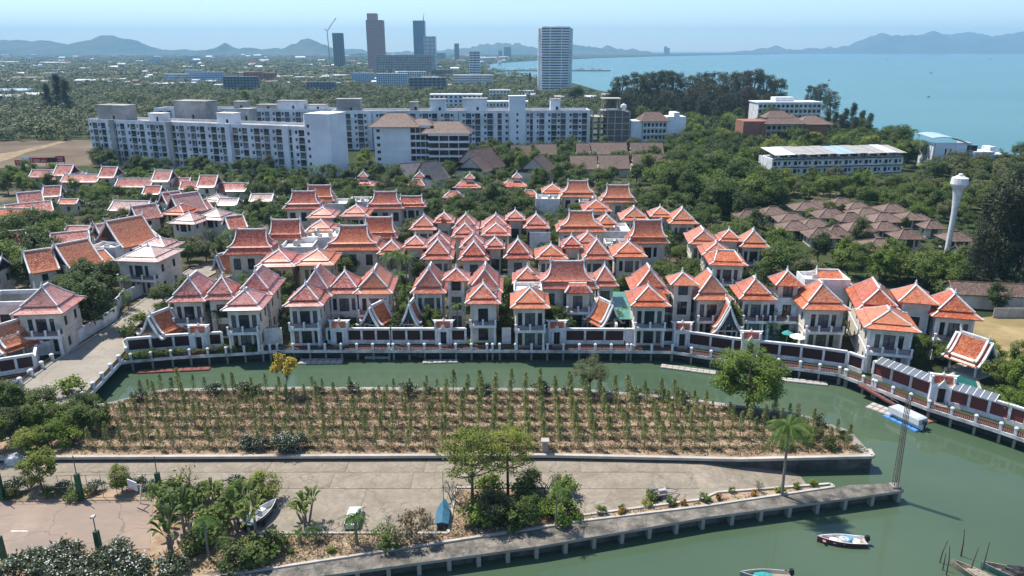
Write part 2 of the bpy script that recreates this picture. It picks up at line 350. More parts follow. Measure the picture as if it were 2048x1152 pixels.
land += [Vector((far.x + 600, 13500, 2)), Vector((-12000, 13500, 2)), Vector((-12000, 90, 2)), Vector((EDGE[0].x - 60, EDGE[0].y, 2))]
def ground_mat():
    m = bpy.data.materials.new('land_cover'); n, l, b = nodes_of(m)
    co = n.new('ShaderNodeNewGeometry').outputs['Position']
    a = n.new('ShaderNodeTexNoise'); a.inputs['Scale'].default_value = 0.012; a.inputs['Detail'].default_value = 10; a.inputs['Roughness'].default_value = 0.72; l.new(co, a.inputs['Vector'])
    r = n.new('ShaderNodeValToRGB'); e = r.color_ramp.elements; e[0].position = 0.36; e[0].color = (0.024, 0.036, 0.014, 1); e[1].position = 0.74; e[1].color = (0.21, 0.17, 0.11, 1)
    k = e.new(0.55); k.color = (0.055, 0.07, 0.026, 1)
    l.new(a.outputs[0], r.inputs[0]); l.new(r.outputs[0], b.inputs['Base Color']); b.inputs['Roughness'].default_value = 0.95; b.inputs['Specular IOR Level'].default_value = 0.1
    return m
M['ground'] = ground_mat()
mb = MB(); slab_pts(mb, land, -2.0); struct('ground', mb, [M['ground'], M['conc_d']])
mb = MB(); a, b = 700, 165; mb.quad((-a, 5, 0), (a, 5, 0), (a, b, 0), (-a, b, 0)); struct('canal_water', mb, M['canal'])
mb = MB(); mb.quad((-3000, b, 0), (26000, b, 0), (26000, 26000, 0), (-3000, 26000, 0)); struct('sea', mb, M['sea'])
mb = MB(); mb.quad((-9000, -9000, -2.5), (9000, -9000, -2.5), (9000, b - .5, -2.5), (-9000, b - .5, -2.5)); struct('canal_bed', mb, M['conc_d'])
# overlays on the mainland
def sheet(name, px, z, m, th=0.0):
    mb = MB(); pts = [G(*p, z) for p in px]
    if th: slab_pts(mb, pts, z - th, 0, 0)
    else: mb.poly(pts if area2(pts) > 0 else pts[::-1])
    return struct(name, mb, m)
sheet('village_ground', [(-400, 345), (560, 360), (1250, 350), (1420, 430), (1720, 560), (1730, 700), (1560, 690), (1250, 660), (540, 670), (280, 690), (-300, 735)], 2.02, M['land'])
sheet('dry_lawn', [(1925, 640), (1990, 632), (2300, 640), (2400, 730), (2100, 735), (1955, 715)], 2.05, M['dry'])
sheet('bare_field', [(-300, 290), (-20, 282), (90, 279), (215, 281), (240, 300), (215, 330), (-300, 345)], 2.05, M['field'])
sheet('dirt_track', [(-40, 312), (30, 303), (120, 283), (135, 283), (50, 306), (20, 318), (-20, 330)], 2.08, M['soil2'])
ROAD = [(-60, 812), (20, 790), (110, 722), (232, 646), (262, 618), (322, 575), (385, 535), (440, 518), (432, 545), (348, 592), (300, 628), (246, 684), (254, 708), (168, 800), (110, 850), (-60, 900)]
sheet('road', ROAD, 2.15, M['road'], 0.12)
sheet('village_lane', [(560, 555), (800, 548), (1240, 545), (1240, 553), (800, 556), (560, 565)], 2.07, M['road'])
def kerb(name, px, z, wd=0.25, ht=0.14, m='conc_w'):
    mb = MB(); p = [G(*q, z) for q in px]
    for a, b in zip(p, p[1:]): mb.bar(a + Vector((0, 0, ht / 2)), b + Vector((0, 0, ht / 2)), wd, ht)
    return struct(name, mb, M[m])
kerb('kerb', [(20, 790), (110, 722), (232, 646), (262, 618), (322, 575), (385, 535)], 2.15)
kerb('kerb', [(432, 545), (348, 592), (300, 628), (246, 684), (254, 706)], 2.15)

# ---- the planted point with the concrete lot, quay, court
ZI, ZL = 2.0, 1.45
ISL = [(-300, 890), (60, 850), (165, 812), (215, 806), (330, 778), (600, 774), (1150, 777), (1340, 792), (1600, 828), (1700, 862), (1745, 911), (1480, 917), (1100, 909), (130, 913), (-300, 919)]
mb = MB(); isl = [G(*p, ZI) for p in ISL]; slab_pts(mb, isl, -1.5); struct('plantation_ground', mb, [M['soil'], M['conc_d']])
mb = MB()
rim = offset([G(*p, ZI) for p in ISL[2:11]], -0.0)
inner = offset(rim, 1.0)
for i in range(len(rim) - 1):
    k = ZI + .06; a, b, c, d = rim[i], rim[i + 1], inner[i + 1], inner[i]
    mb.quad((d.x, d.y, k), (c.x, c.y, k), (b.x, b.y, k), (a.x, a.y, k)); mb.quad((a.x, a.y, k), (b.x, b.y, k), (b.x, b.y, 0.9), (a.x, a.y, 0.9))
struct('embankment_kerb', mb, M['conc'])
mb = MB(); e = [G(1738, 900, ZI), G(1746, 913, ZI), G(1480, 919, ZI), G(1100, 911, ZI), G(130, 915, ZI), G(-300, 921, ZI)]
for a, b in zip(e, e[1:]): mb.bar(a + Vector((0, 0, .02)), b + Vector((0, 0, .02)), 0.5, 0.34)
struct('lot_wall_coping', mb, M['conc_w'])
LOT = [(-300, 903), (1200, 905), (1395, 908), (1436, 986), (1665, 976), (1414, 1014), (1160, 1045), (1080, 1059), (560, 1137), (400, 1160), (200, 1190), (-300, 1262)]
mb = MB(); slab_pts(mb, [G(*p, ZL) for p in LOT], -1.5); struct('concrete_lot', mb, [M['lot'], M['conc_d']])
mb = MB(); sa, sb_, s_c, sd = G(1395, 908, ZL), G(1436, 986, ZL), G(1690, 972, -.6), G(1560, 905, -.8)
mb.quad(sa, sb_, s_c, sd); struct('slipway', mb, M['lot'])
# concrete panels of the lot, each with open joints
rows = [(G(500, 916, ZL).y, G(500, 945, ZL).y, 60, 1380), (G(500, 945, ZL).y, G(500, 978, ZL).y, 330, 1400), (G(500, 979, ZL).y, G(500, 1064, ZL).y, 525, 893)]
mb0 = {}
lot = bpy.data.objects['concrete_lot']; random.seed(4)
for r, (ya, yb, xa, xb) in enumerate(rows):
    x = At(xa, 945, ya).x; x1 = At(xb, 945, yb).x
    zc = 945 if r == 0 else 978 if r == 1 else 1066
    x = G(xa, zc, ZL).x; x1 = G(xb, zc, ZL).x
    while x < x1 - 1:
        wd = min(9.5 + random.random() * .0, x1 - x); key = (round(wd, 1), r)
        if key not in mb0:
            q = MB(); q.box(0, 0, 0, round(wd, 1) - .10, abs(ya - yb) - .12, .03); mb0[key] = q.mesh('concrete_panel', M['lot'])
        put('concrete_panel', mb0[key], lot, (x + wd / 2, (ya + yb) / 2, ZL + .001 + random.random() * .012)); x += wd
BED = [(310, 985), (480, 985), (520, 1068), (896, 1068), (912, 978), (1143, 978), (1148, 1034), (1400, 1002), (1434, 988), (1655, 973), (1658, 976), (1160, 1043), (560, 1135), (400, 1157), (200, 1187), (-200, 1245), (-200, 1118), (300, 1098)]
sheet('planting_bed', BED, ZL + .10, M['soil'], .12)
sheet('hedge_bed', [(-200, 982), (300, 979), (304, 1000), (-200, 1003)], ZL + .08, M['soil2'], .1)
sheet('sports_court', [(-200, 1004), (306, 1002), (300, 1097), (-200, 1116)], ZL + .03, M['court'])
mb = MB()
for a, b in [((22, 1062), (56, 1062))]:
    p, q = G(*a, ZL + .034), G(*b, ZL + .034); mb.quad((p.x, p.y - .06, p.z), (q.x, q.y - .06, q.z), (q.x, q.y + .06, q.z), (p.x, p.y + .06, p.z))
struct('court_line', mb, M['trim'])
kerb('kerb', [(520, 1069), (896, 1069), (912, 978), (1143, 977), (1149, 1035), (1400, 1002), (1434, 987), (1660, 970), (1668, 976), (1414, 1014), (1160, 1045), (560, 1137), (400, 1160), (200, 1190)], ZL, 0.3, .26)
QI = [(200, 1191), (400, 1161), (560, 1138), (1080, 1060), (1160, 1046), (1414, 1015), (1668, 977), (1700, 970), (1788, 966)]
QO = [(1808, 981), (1700, 996), (1414, 1034), (1080, 1092), (657, 1150), (500, 1172), (200, 1216)]
ZQ = 1.6
mb = MB(); qp = [G(*p, ZQ) for p in QI + QO]; slab_pts(mb, qp, ZQ - .3); quay = struct('quay', mb, [M['quay'], M['conc']])
mb = MB(); qo = [G(*p, ZQ) for p in QO]; qs = offset(qo, 0.9)
for a, b in zip(qs, qs[1:]): mb.quad((b.x, b.y, ZQ - .3), (a.x, a.y, ZQ - .3), (a.x, a.y, -1.5), (b.x, b.y, -1.5))
t = [G(1788, 966, ZQ), qo[0]]; 
mb.quad((t[0].x, t[0].y, ZQ - .3), (t[0].x, t[0].y, -1.5), (qs[0].x, qs[0].y, -1.5), (qs[0].x, qs[0].y, ZQ - .3))
qb = [G(*p, ZQ) for p in QI[:-1]]
struct('quay_wall', mb, M['conc_d'])
pm = MB(); pm.box(0, 0, -1.6, .42, .9, ZQ - .3 + 1.6); pm = pm.mesh('pier', M['conc'])
for i in range(len(qo) - 1):
    a, b = qo[i], qo[i + 1]; L = (b - a).length; n = max(1, round(L / 3.2)); d = (b - a).normalized()
    for k in range(n):
        p = a + (b - a) * ((k + .1) / n) + Vector((-d.y, d.x, 0)) * -.55
        put('pier', pm, bpy.data.objects['quay_wall'], (p.x, p.y, 0), math.atan2(d.y, d.x))

# ---- hills
from mathutils import noise as mnoise
M['hill'] = mat('hill_forest', (0.05, 0.078, 0.055), 0.95, 0.35, 0.004, spec=0.1, dirt=(0.12, 0.11, 0.08), dirt_scale=0.0012)
def hill(name, prof, Y, depth, seed):
    xs = np.arange(prof[0][0], prof[-1][0] + 1, 5.0); ys = np.interp(xs, [p[0] for p in prof], [p[1] for p in prof])
    ys = ys - np.array([4.5 * mnoise.fractal(Vector((x * .085 + seed, 0, 3.3)), 1.0, 2.0, 5) for x in xs]) - .6
    mb = MB(); R = 13; nx = len(xs)
    for j in range(R):
        v = -1 + 2 * j / (R - 1)
        for i in range(nx):
            p = At(xs[i], ys[i], Y); h = max(4.0, p.z - 2)
            k = (1 - abs(v) ** 1.15); q = mnoise.fractal(Vector((p.x * .0022 + seed, v * 2.2, 0)), 1.0, 2.0, 4)
            y = Y + v * depth; z = 2 + h * k * (1 + (.35 * q if abs(v) > .1 else 0)) - (6 if abs(v) > .99 else 0)
            mb.v.append((p.x + 0.0 * v, y, z))
    for j in range(R - 1):
        for i in range(nx - 1):
            a = j * nx + i; mb.f.append((a, a + 1, a + nx + 1, a + nx)); mb.m.append(0)
    o = struct(name, mb, M['hill']); o.data.polygons.foreach_set('use_smooth', [True] * len(o.data.polygons)); return o
hill('hills', [(-120, 84), (0, 80), (30, 82), (50, 88), (75, 82), (100, 85), (120, 90), (150, 89), (165, 93), (178, 86), (192, 77), (208, 72.5), (222, 75), (235, 80), (262, 88), (285, 98), (330, 102), (360, 100), (400, 103), (440, 104), (480, 106), (520, 108)], 8300, 1200, 3)
hill('hills', [(425, 104), (438, 101), (444, 88), (449, 85.5), (456, 89), (466, 96), (480, 100), (497, 93.5), (508, 97), (520, 101), (545, 101), (562, 97.5), (580, 97), (598, 88), (614, 81), (632, 82), (648, 90), (662, 97), (690, 103), (720, 107)], 8000, 800, 8)
hill('hills', [(670, 103), (690, 99), (708, 97), (740, 103), (790, 105), (830, 103), (870, 101), (930, 98), (955, 93), (985, 88), (1010, 86), (1040, 88), (1070, 96), (1090, 98), (1120, 93), (1142, 90), (1165, 92), (1200, 98), (1215, 92.5), (1240, 97), (1270, 101), (1300, 106)], 10500, 900, 14)
hill('hills', [(1460, 107), (1490, 104), (1510, 101), (1540, 96), (1555, 93), (1590, 101), (1640, 98), (1700, 92), (1730, 79), (1750, 70), (1765, 69), (1800, 74), (1850, 67), (1880, 69), (1900, 77), (1930, 84), (1960, 78), (1990, 73), (2020, 67), (2048, 62), (2150, 57), (2250, 66)], 12600, 700, 21)
hill('hills', [(1850, 90), (1885, 72), (1925, 67), (1960, 67), (2000, 76), (2040, 90)], 14500, 700, 25)
mb = MB(); a = [At(1380, 107.5, 12000), At(2400, 107.5, 12000)]
mb.box((a[0].x + a[1].x) / 2, 12300, -1, a[1].x - a[0].x, 1100, 4); struct('far_shore', mb, M['ground'])

# ================================================================== VILLAS
ZG = 2.0
M['slate0'] = mat('slate_pediment', (.05, .065, .085), .7, .2, 1)
M['capb'] = mat('brown_ridge_cap', (0.22, 0.15, 0.12), .8, .15, 1)
def hip_roof(parent, cx, cy, z0, A, B, H, ra, rb, tile, name='roof', up=True, trim_r=0.17, finial=True, flare=1.1, inset=0.34, hall=False, ends=True, rot=0.0):
    """two-tier glazed tile roof: a skirt, a dark neck and a concave upper hip; trim and finials are its sub-parts"""
    i = inset * min(A, B); r = MB(); t = MB()
    hs = 0.24 * H if up else H
    sk = [(A, B, z0 - .14), (A, B, z0), (A - i * .5, B - i * .5, z0 + hs * .42), (A - i, B - i, z0 + hs)]
    corners = [(-1, -1), (1, -1), (1, 1), (-1, 1)]
    tr = trim_r
    if up:
        r.rings(sk); r.rings([(A - .05, B - .05, z0 - .14), (A - i, B - i, z0 - .13)])
        zu = z0 + hs + .12 * (1 if H < 4 else 1.5); Au, Bu = A - i + .28, B - i + .28
        r.rings([(A - i - .02, B - i - .02, z0 + .1), (A - i - .02, B - i - .02, zu + .1)], mi=1)  # dark colour paints in the shadow gap between the two tiers
        rg = [(Au, Bu, zu - .12)]; N = 7 if hall else 4
        for k in range(N + 1):
            s = 1 - k / N
            if hall: a = ra + (Au - ra) * s ** 2.6; z = zu + (H - (zu - z0)) * (1 - s) ** 1.45
            else: a = ra + (Au - ra) * s; z = zu + (H - (zu - z0)) * (1 - s) ** flare
            rg.append((a, rb + (Bu - rb) * s, z))
        r.rings(rg, closed_top=True); r.rings([(Au, Bu, zu - .12), (A - i - .05, B - i - .05, zu - .11)])
    else:
        rg = [(A, B, z0 - .14)]; N = 4
        for k in range(N + 1):
            s = 1 - k / N; rg.append((ra + (A - ra) * s, rb + (B - rb) * s, z0 + H * (1 - s) ** flare))
        r.rings(rg, closed_top=True); r.rings([(A - .05, B - .05, z0 - .14), (A * .6, B * .6, z0 - .13)])
    for p, q in corners:
        if up: t.tube([(p * a, q * b, z + .06) for a, b, z in sk[1:]], tr, 4)
        t.tube([(p * a, q * b, z + .06) for a, b, z in rg[1:]], tr, 4)
    top = rg[-1][2]
    if ra > .3 or rb > .3:
        if ra >= rb: e = [(-ra, 0, top + .1), (ra, 0, top + .1)]
        else: e = [(0, -rb, top + .1), (0, rb, top + .1)]
        if hall: e = [(-ra - .25, 0, top + .42), (-ra * .8, 0, top + .12), (0, 0, top + .08), (ra * .8, 0, top + .12), (ra + .25, 0, top + .42)]
        t.tube(e, tr * 1.25, 4)
    ro = r.build(name, [tile, M['frame']], parent, (cx, cy, 0), rot)
    t.build('ridge_trim', M['trim'] if tile not in (M['tile_b'], M['tile_g']) else M['capb'], ro)
    if finial:
        ps = [(0, -rb), (0, rb)] if rb > ra and rb > .6 else [(0, 0)] if ra < .6 else [(-ra, 0), (ra, 0)]
        for x, y in ps[:1 if not hall else 2]:
            f = MB(); f.lathe(x, y, [(.22, top), (.26, top + .25), (.10, top + .45), (.16, top + .6), (.03, top + .95)], 6); f.build('finial', M['trim'], ro)
    return ro
class House:
    def __init__(s, name, px, rot, label, cat, group=None, tile='tile', wall='cream', z=ZG, detail=1):
        p = G(*px, z); s.root = thing(name, p, label, cat, group, rot); s.p = p; s.rot = rot; s.tile = M[tile]; s.wall = M[wall]; s.detail = detail; s.z = z
        s.label = label
    def loc(s, P):
        d = Vector(P) - s.p; c, q = math.cos(-s.rot), math.sin(-s.rot); return Vector((d.x * c - d.y * q, d.x * q + d.y * c, d.z))
    def pav(s, xl, xr, ey, ay, dr=1.0, kind='hip', zE=7.3, rb=0.12, ra=0.0, ridge=None, tile=None, walls=True, floors=2, balcony=False, up=True, side=True, wall=None, hmin=1.9, hmax=6.0, blank=False):
        tile = M[tile] if tile else s.tile; zw = s.z + zE
        L, R = G(xl, ey, zw), G(xr, ey, zw); C = (L + R) / 2; wd = (R - L).length; d = wd * dr * (1.15 if kind == 'hip' and s.detail is not None else 1)
        c = s.loc(C); cx, cy = c.x, c.y + d / 2; A, B = wd / 2, d / 2
        RB = rb * d; Yw = C.y + (d / 2 - RB) * math.cos(s.rot)
        if kind == 'hall': ra = (ridge[1] - ridge[0]) / 2 * mpp(C.y + d / 2, zw + 4); RB = 0; Yw = C.y + d / 2
        else: ra = ra * wd
        H = At((xl + xr) / 2, ay + 2, Yw).z - zw; H = max(hmin, min(hmax, H))
        hip_roof(s.root, cx, cy, zE, A, B, H, ra, RB, tile, finial=tile != M['tile_b'], hall=kind == 'hall', up=up, inset=0.30 if kind == 'hall' else 0.36, trim_r=.135 if s.detail else .155)
        FOOT.append((s.p.x + (cx * math.cos(s.rot) - cy * math.sin(s.rot)), s.p.y + (cx * math.sin(s.rot) + cy * math.cos(s.rot)), A - .5, B - .5, s.rot))
        if walls: s.body(cx, cy, 2 * A - 1.9, 2 * B - 1.9, zE + .15, floors, balcony, side, wall, blank)
        return cx, cy, A, B
    def body(s, cx, cy, Wd, Dp, H, floors=2, balcony=False, side=True, wall=None, blank=False, name='wall'):
        wm = M[wall] if wall else s.wall; m = MB(); wins = []; fh = 3.6
        def lay(W, main):
            ops = []
            for fl in range(floors):
                if s.detail == 0 and fl < floors - 1: continue
                z = .12 + fl * fh
                if main:
                    hh = 2.45
                    if W > 8:
                        n = int(W / 2.6); 
                        for k in range(n): ops.append((W * (k + .5) / n - .75, z, 1.5, hh, 2))
                    else:
                        ops.append((W / 2 - .85, z, 1.7, hh, 2))
                        if W > 4.4: ops += [(W / 2 - 2.05, z + .25, .75, hh - .25, 1), (W / 2 + 1.30, z + .25, .75, hh - .25, 1)]
                else:
                    n = 2 if W > 5 else 1
                    for k in range(n): ops.append((W * (k + .5) / n - .5, z + .7, 1.0, 1.6, 2))
            return ops
        for u, W, o, rot, main in (((1, 0), Wd, (cx - Wd / 2, cy - Dp / 2, 0), 0, True), ((0, 1), Dp, (cx + Wd / 2, cy - Dp / 2, 0), math.pi / 2, False),
                                   ((-1, 0), Wd, (cx + Wd / 2, cy + Dp / 2, 0), math.pi, None), ((0, -1), Dp, (cx - Wd / 2, cy + Dp / 2, 0), -math.pi / 2, False)):
            ops = lay(W, main) if main or (main is False and side) else []
            if blank: ops = []
            facade(m, o, u, W, H, [q[:4] for q in ops], .22)
            for x, z, a, h, c in ops:
                P = Vector(o) + Vector((u[0], u[1], 0)) * (x + a / 2) + Vector((-u[1], u[0], 0)) * .17
                wins.append((P + Vector((0, 0, z)), rot, a, h, c))
        wo = m.build(name, wm, s.root)
        for P, rot, a, h, c in wins: window(s.root, P, rot, a, h, 'dark_c' if random.random() < .45 else 'dark', c, 1)
        t = MB()
        if s.detail:
            t.rings([(Wd / 2 + .10, Dp / 2 + .10, fh - .28), (Wd / 2 + .10, Dp / 2 + .10, fh - .02), (Wd / 2 - .1, Dp / 2 - .1, fh - .02)], cx, cy)
            t.rings([(Wd / 2 + .14, Dp / 2 + .14, 0), (Wd / 2 + .14, Dp / 2 + .14, .35), (Wd / 2 - .1, Dp / 2 - .1, .35)], cx, cy)
            for p, q in ((-1, -1), (1, -1)): t.box(cx + p * (Wd / 2 - .12), cy + q * (Dp / 2 - .12), .36, .34, .34, H - .5)
            t.build('cornice', M['trim'] if random.random() < .5 else wm, s.root)
        if balcony: s.balcony(cx, cy - Dp / 2, Wd + .3, fh)
    def balcony(s, cx, y, W, z, dp=1.35):
        b = MB(); b.box(cx, y - dp / 2 - .02, z - .42, W, dp, .40)
        bo = b.build('balcony', M['trim'], s.root)
        n = max(2, round(W / 2.4)); pm = _post()
        for k in range(n + 1):
            put('baluster_post', pm, bo, (cx - W / 2 + .16 + (W - .32) * k / n, y - dp + .14, z - .02))
        for sx in (-1, 1): put('column', _col(z - .44), bo, (cx + sx * (W / 2 - .3), y - dp + .35, 0))
        rl = MB()
        for a, c in (((cx - W / 2 + .2, y - dp + .14), (cx + W / 2 - .2, y - dp + .14)), ((cx - W / 2 + .16, y - dp + .14), (cx - W / 2 + .16, y - .05)), ((cx + W / 2 - .16, y - dp + .14), (cx + W / 2 - .16, y - .05))):
            a, c = Vector((*a, z)), Vector((*c, z)); L = (c - a).length; up = Vector((0, 0, 1))
            rl.bar(a + up * .78, c + up * .78, .07, .07); rl.bar(a + up * .12, c + up * .12, .05, .05)
            for k in range(int(L / .16)): rl.bar(a + (c - a) * ((k + .5) / int(L / .16)) + up * .1, a + (c - a) * ((k + .5) / int(L / .16)) + up * .78, .05, .05)
        rl.build('railing', M['maroon'] if hash(s.label) % 2 else M['frame'], bo)
_pc = {}
def _post():
    if 'p' not in _pc:
        m = MB(); m.box(0, 0, 0, .28, .28, .85); m.box(0, 0, .85, .40, .40, .12); m.box(0, 0, .97, .26, .26, .12, taper=.3); _pc['p'] = m.mesh('baluster_post', M['trim'])
    return _pc['p']
def _col(h):
    k = ('c', round(h, 2))
    if k not in _pc:
        m = MB(); m.box(0, 0, 0, .44, .44, .4); m.box(0, 0, .4, .32, .32, h - .65); m.box(0, 0, h - .25, .46, .46, .25); _pc[k] = m.mesh('column', M['trim'])
    return _pc[k]

def gable_roof(parent, loc, rot, Wd, Ln, H, tile, tiers=2, z0=0.0, sweep=1.55, board=.2, name='roof', ped='panel', horns=True):
    """steep curved Thai gable: ridge along local y, swept bargeboards and horn finials at both ends"""
    ro = None; N = 6
    for k in range(tiers):
        ln = Ln * (1 - .26 * k); dz = .32 * k * (H / 3); wk = Wd * (1 - .13 * k); z1 = z0 + (.55 * k * (H / 3) if k else 0); hk = z0 + H + dz - z1
        r = MB(); pr = []
        for j in range(-N, N + 1):
            s = abs(j) / N; pr.append((j / N * wk / 2, z1 + hk * (1 - s) ** sweep + .0))
        for a, b in zip(pr, pr[1:]):
            r.quad((a[0], -ln / 2, a[1]), (b[0], -ln / 2, b[1]), (b[0], ln / 2, b[1]), (a[0], ln / 2, a[1]))
            r.quad((a[0], ln / 2, a[1] - .14), (b[0], ln / 2, b[1] - .14), (b[0], -ln / 2, b[1] - .14), (a[0], -ln / 2, a[1] - .14))
        o = r.build(name, tile, parent, loc, rot)
        t = MB()
        for e in (-1, 1):
            y = e * (ln / 2 + .02)
            t.tube([(x, y, z + .08) for x, z in pr], board, 4)
            for sx in ((-1, 1) if horns else ()):
                x = sx * wk / 2; t.tube([(x - sx * .1, y, z1 + .10), (x + sx * .30, y, z1 + .12), (x + sx * .52, y, z1 + .42)], [board, board * .9, .04], 4)
            if horns and k == tiers - 1: t.tube([(0, y, z0 + H + dz), (0, y + e * .12, z0 + H + dz + .5), (0, y + e * .35, z0 + H + dz + .8), (0, y + e * .25, z0 + H + dz + 1.25)], [board, .14, .09, .02], 4)
        t.tube([(0, -ln / 2, z0 + H + dz + .06), (0, ln / 2, z0 + H + dz + .06)], board * .9, 4)
        t.build('bargeboard', M['trim'] if horns else M['capb'], o)
        if k == 0:
            for e in (-1, 1):
                g = MB(); y = e * (ln / 2 - .3)
                zc = z1 + hk * .22; pts = [(x * .95, y, max(z - .12, zc - .01)) for x, z in pr if z > zc]; g.poly(pts if e > 0 else pts[::-1]); g.poly([(p[0], p[1] - e * .1, p[2]) for p in (pts[::-1] if e > 0 else pts)])
                g.build('pediment', M[ped], o)
        ro = ro or o
    return ro
def sala(px, wd, ln, rot, label, z=ZG, H=3.4, ch=2.5, tile='tile_o', group='open garden pavilions by the canal'):
    p = G(*px, z); t = thing('garden_pavilion', p, label, 'pavilion', group, rot)
    fl = MB(); fl.box(0, 0, -.1, wd * .8, ln * .9, .45); fl.build('platform', M['conc_w'], t)
    c = MB(); c.box(0, 0, .3, .24, .24, ch - .2); c.box(0, 0, ch - .1, .34, .34, .2); c = c.mesh('column', M['trim'])
    for a in (-1, 1):
        for b in (-1, 1): put('column', c, t, (a * wd * .31, b * ln * .36, 0))
    bm_ = MB()
    for a in (-1, 1): bm_.bar((a * wd * .31, -ln * .42, ch + .05), (a * wd * .31, ln * .42, ch + .05), .2, .22)
    for b in (-1, 1): bm_.bar((-wd * .36, b * ln * .36, ch + .16), (wd * .36, b * ln * .36, ch + .16), .2, .2)
    bm_.build('beam', M['trim'], t)
    gable_roof(t, (0, 0, 0), 0, wd, ln, H, M[tile], 2, ch - .15, 1.5, .22, ped='slate0')
    FOOT.append((p.x, p.y, wd * .4, ln * .4, rot))
    return t
random.seed(11)
GV = 'orange tiled villas along the canal'
# ---- front row, left to right: pavilions as (xl, xr, eave y, apex y)
V = House('canal_villa', (80, 690), 0.10, 'tiled pavilion villa with flat roof terrace, left of the concrete road', 'villa', GV, 'tile_p')
V.pav(22, 122, 629, 572, .95, balcony=True); V.root['label']
x, y = V.loc(G(35, 628, 9)).x, V.loc(G(35, 628, 9)).y
V.body(x - 3.4, y + 6.0, 7.6, 7.0, 7.6, wall='cream', name='terrace_block')
mb = MB()
for k in (0, 1): mb.box(x - 3.4 + (k * 2 - 1) * 3.6, y + 6, 7.62, .35, 6.6, .75)
for k in (0, 1): mb.box(x - 3.4, y + 6 + (k * 2 - 1) * 3.3, 7.63, 7.55, .34, .7)
mb.build('parapet', M['trim'], V.root)
V0 = V
V = House('canal_villa', (480, 690), 0.06, 'villa with four faded red hip roofs just right of the concrete road', 'villa', GV, 'tile_p')
V.pav(333, 410, 604, 554, 1.25, rb=.22, balcony=True); V.pav(405, 470, 600, 552, 1.0, rb=.05); V.pav(468, 545, 592, 543, 1.3, rb=.24); V.pav(441, 523, 621, 578, 1.0, rb=.08, balcony=True)
V = House('canal_villa', (640, 684), 0.04, 'villa with broad faded red roofs and corner balcony beside the floating dock', 'villa', GV, 'tile_p')
V.pav(594, 664, 594, 538, 1.25, rb=.22); V.pav(648, 722, 588, 541, 1.0, rb=.05, balcony=False); V.pav(705, 785, 588, 541, 1.25, rb=.24, tile='tile_o', balcony=True); V.pav(565, 646, 613, 567, 1.0, rb=.08, balcony=True)
V = House('canal_villa', (965, 682), 0.0, 'villa with red hip roofs and white attic tower left of the passage', 'villa', GV, 'tile')
V.pav(820, 893, 587, 535, 1.2, rb=.22, balcony=True); V.pav(884, 938, 562, 537, .9, zE=9.4, rb=.04, up=False, floors=3, hmin=1.6); V.pav(932, 1006, 586, 536, 1.25, rb=.24); V.pav(929, 1002, 608, 566, 1.0, rb=.06, balcony=True)
V = House('canal_villa', (1065, 684), 0.0, 'villa dominated by one tall red saddle roof above the canal', 'villa', GV, 'tile')
V.pav(1024, 1088, 568, 533, 1.0, rb=.05, tile='tile'); V.pav(1074, 1198, 578, 521, .55, 'hall', ridge=(1100, 1166), balcony=False, hmax=7.0); V.pav(1186, 1238, 573, 530, 1.1, rb=.04, balcony=True); V.pav(1020, 1101, 617, 574, 1.0, rb=.04, balcony=True, tile='tile_o')
a = V.loc(G(1157, 586, 9.1)); V.body(a.x, a.y + 2.6, 3.9, 3.0, 7.1, balcony=True, name='porch_block')
hip_roof(V.root, a.x, a.y + 2.0, 7.15, 2.4, 2.2, 1.0, 1.6, 1.4, M['tile'], up=False, finial=False)
V = House('canal_villa', (1300, 688), -0.02, 'villa with orange hip roofs and small attic beside the green glass pool roof', 'villa', GV, 'tile_o')
V.pav(1264, 1342, 588, 537, 1.2, rb=.2); V.pav(1341, 1398, 571, 545, .9, zE=9.4, rb=.04, up=False, floors=3, hmin=1.6); V.pav(1388, 1468, 600, 547, 1.15, rb=.2, balcony=True); V.pav(1261, 1343, 613, 571, 1.0, rb=.06, balcony=True)
a = V.loc(G(1366, 600, 8)); V.body(a.x, a.y + 4.5, 8.0, 6.0, 6.6, balcony=True, name='link_block')
V = House('canal_villa', (1600, 690), -0.06, 'villa with white link block and orange roofs behind the pool umbrellas', 'villa', GV, 'tile_o')
V.pav(1479, 1554, 600, 556, 1.05, rb=.1, balcony=True); V.pav(1552, 1610, 572, 540, .9, zE=9.6, rb=.04, up=False, floors=3, hmin=1.8); V.pav(1606, 1702, 620, 566, 1.0, rb=.12, balcony=True); V.pav(1624, 1712, 573, 541, .9, rb=.0, ra=.25)
a = V.loc(G(1575, 612, 8)); V.body(a.x, a.y + 3.2, 8.6, 6.0, 7.4, balcony=True, name='link_block', wall='white')
V = House('canal_villa', (1790, 735), -0.26, 'rightmost canal villa with bright orange roofs and arched white panel', 'villa', GV, 'tile_o')
V.pav(1716, 1806, 624, 576, 1.5, rb=.26); V.pav(1732, 1838, 661, 619, 1.0, rb=.12, balcony=True); V.pav(1800, 1874, 607, 571, .95, zE=8.8, rb=.04, up=False, hmin=2.2); V.pav(1868, 1962, 637, 586, 1.05, rb=.14, balcony=True)
a = V.loc(G(1850, 625, 8)); V.body(a.x, a.y + 2.2, 7.0, 5.0, 6.9, name='link_block', wall='white')
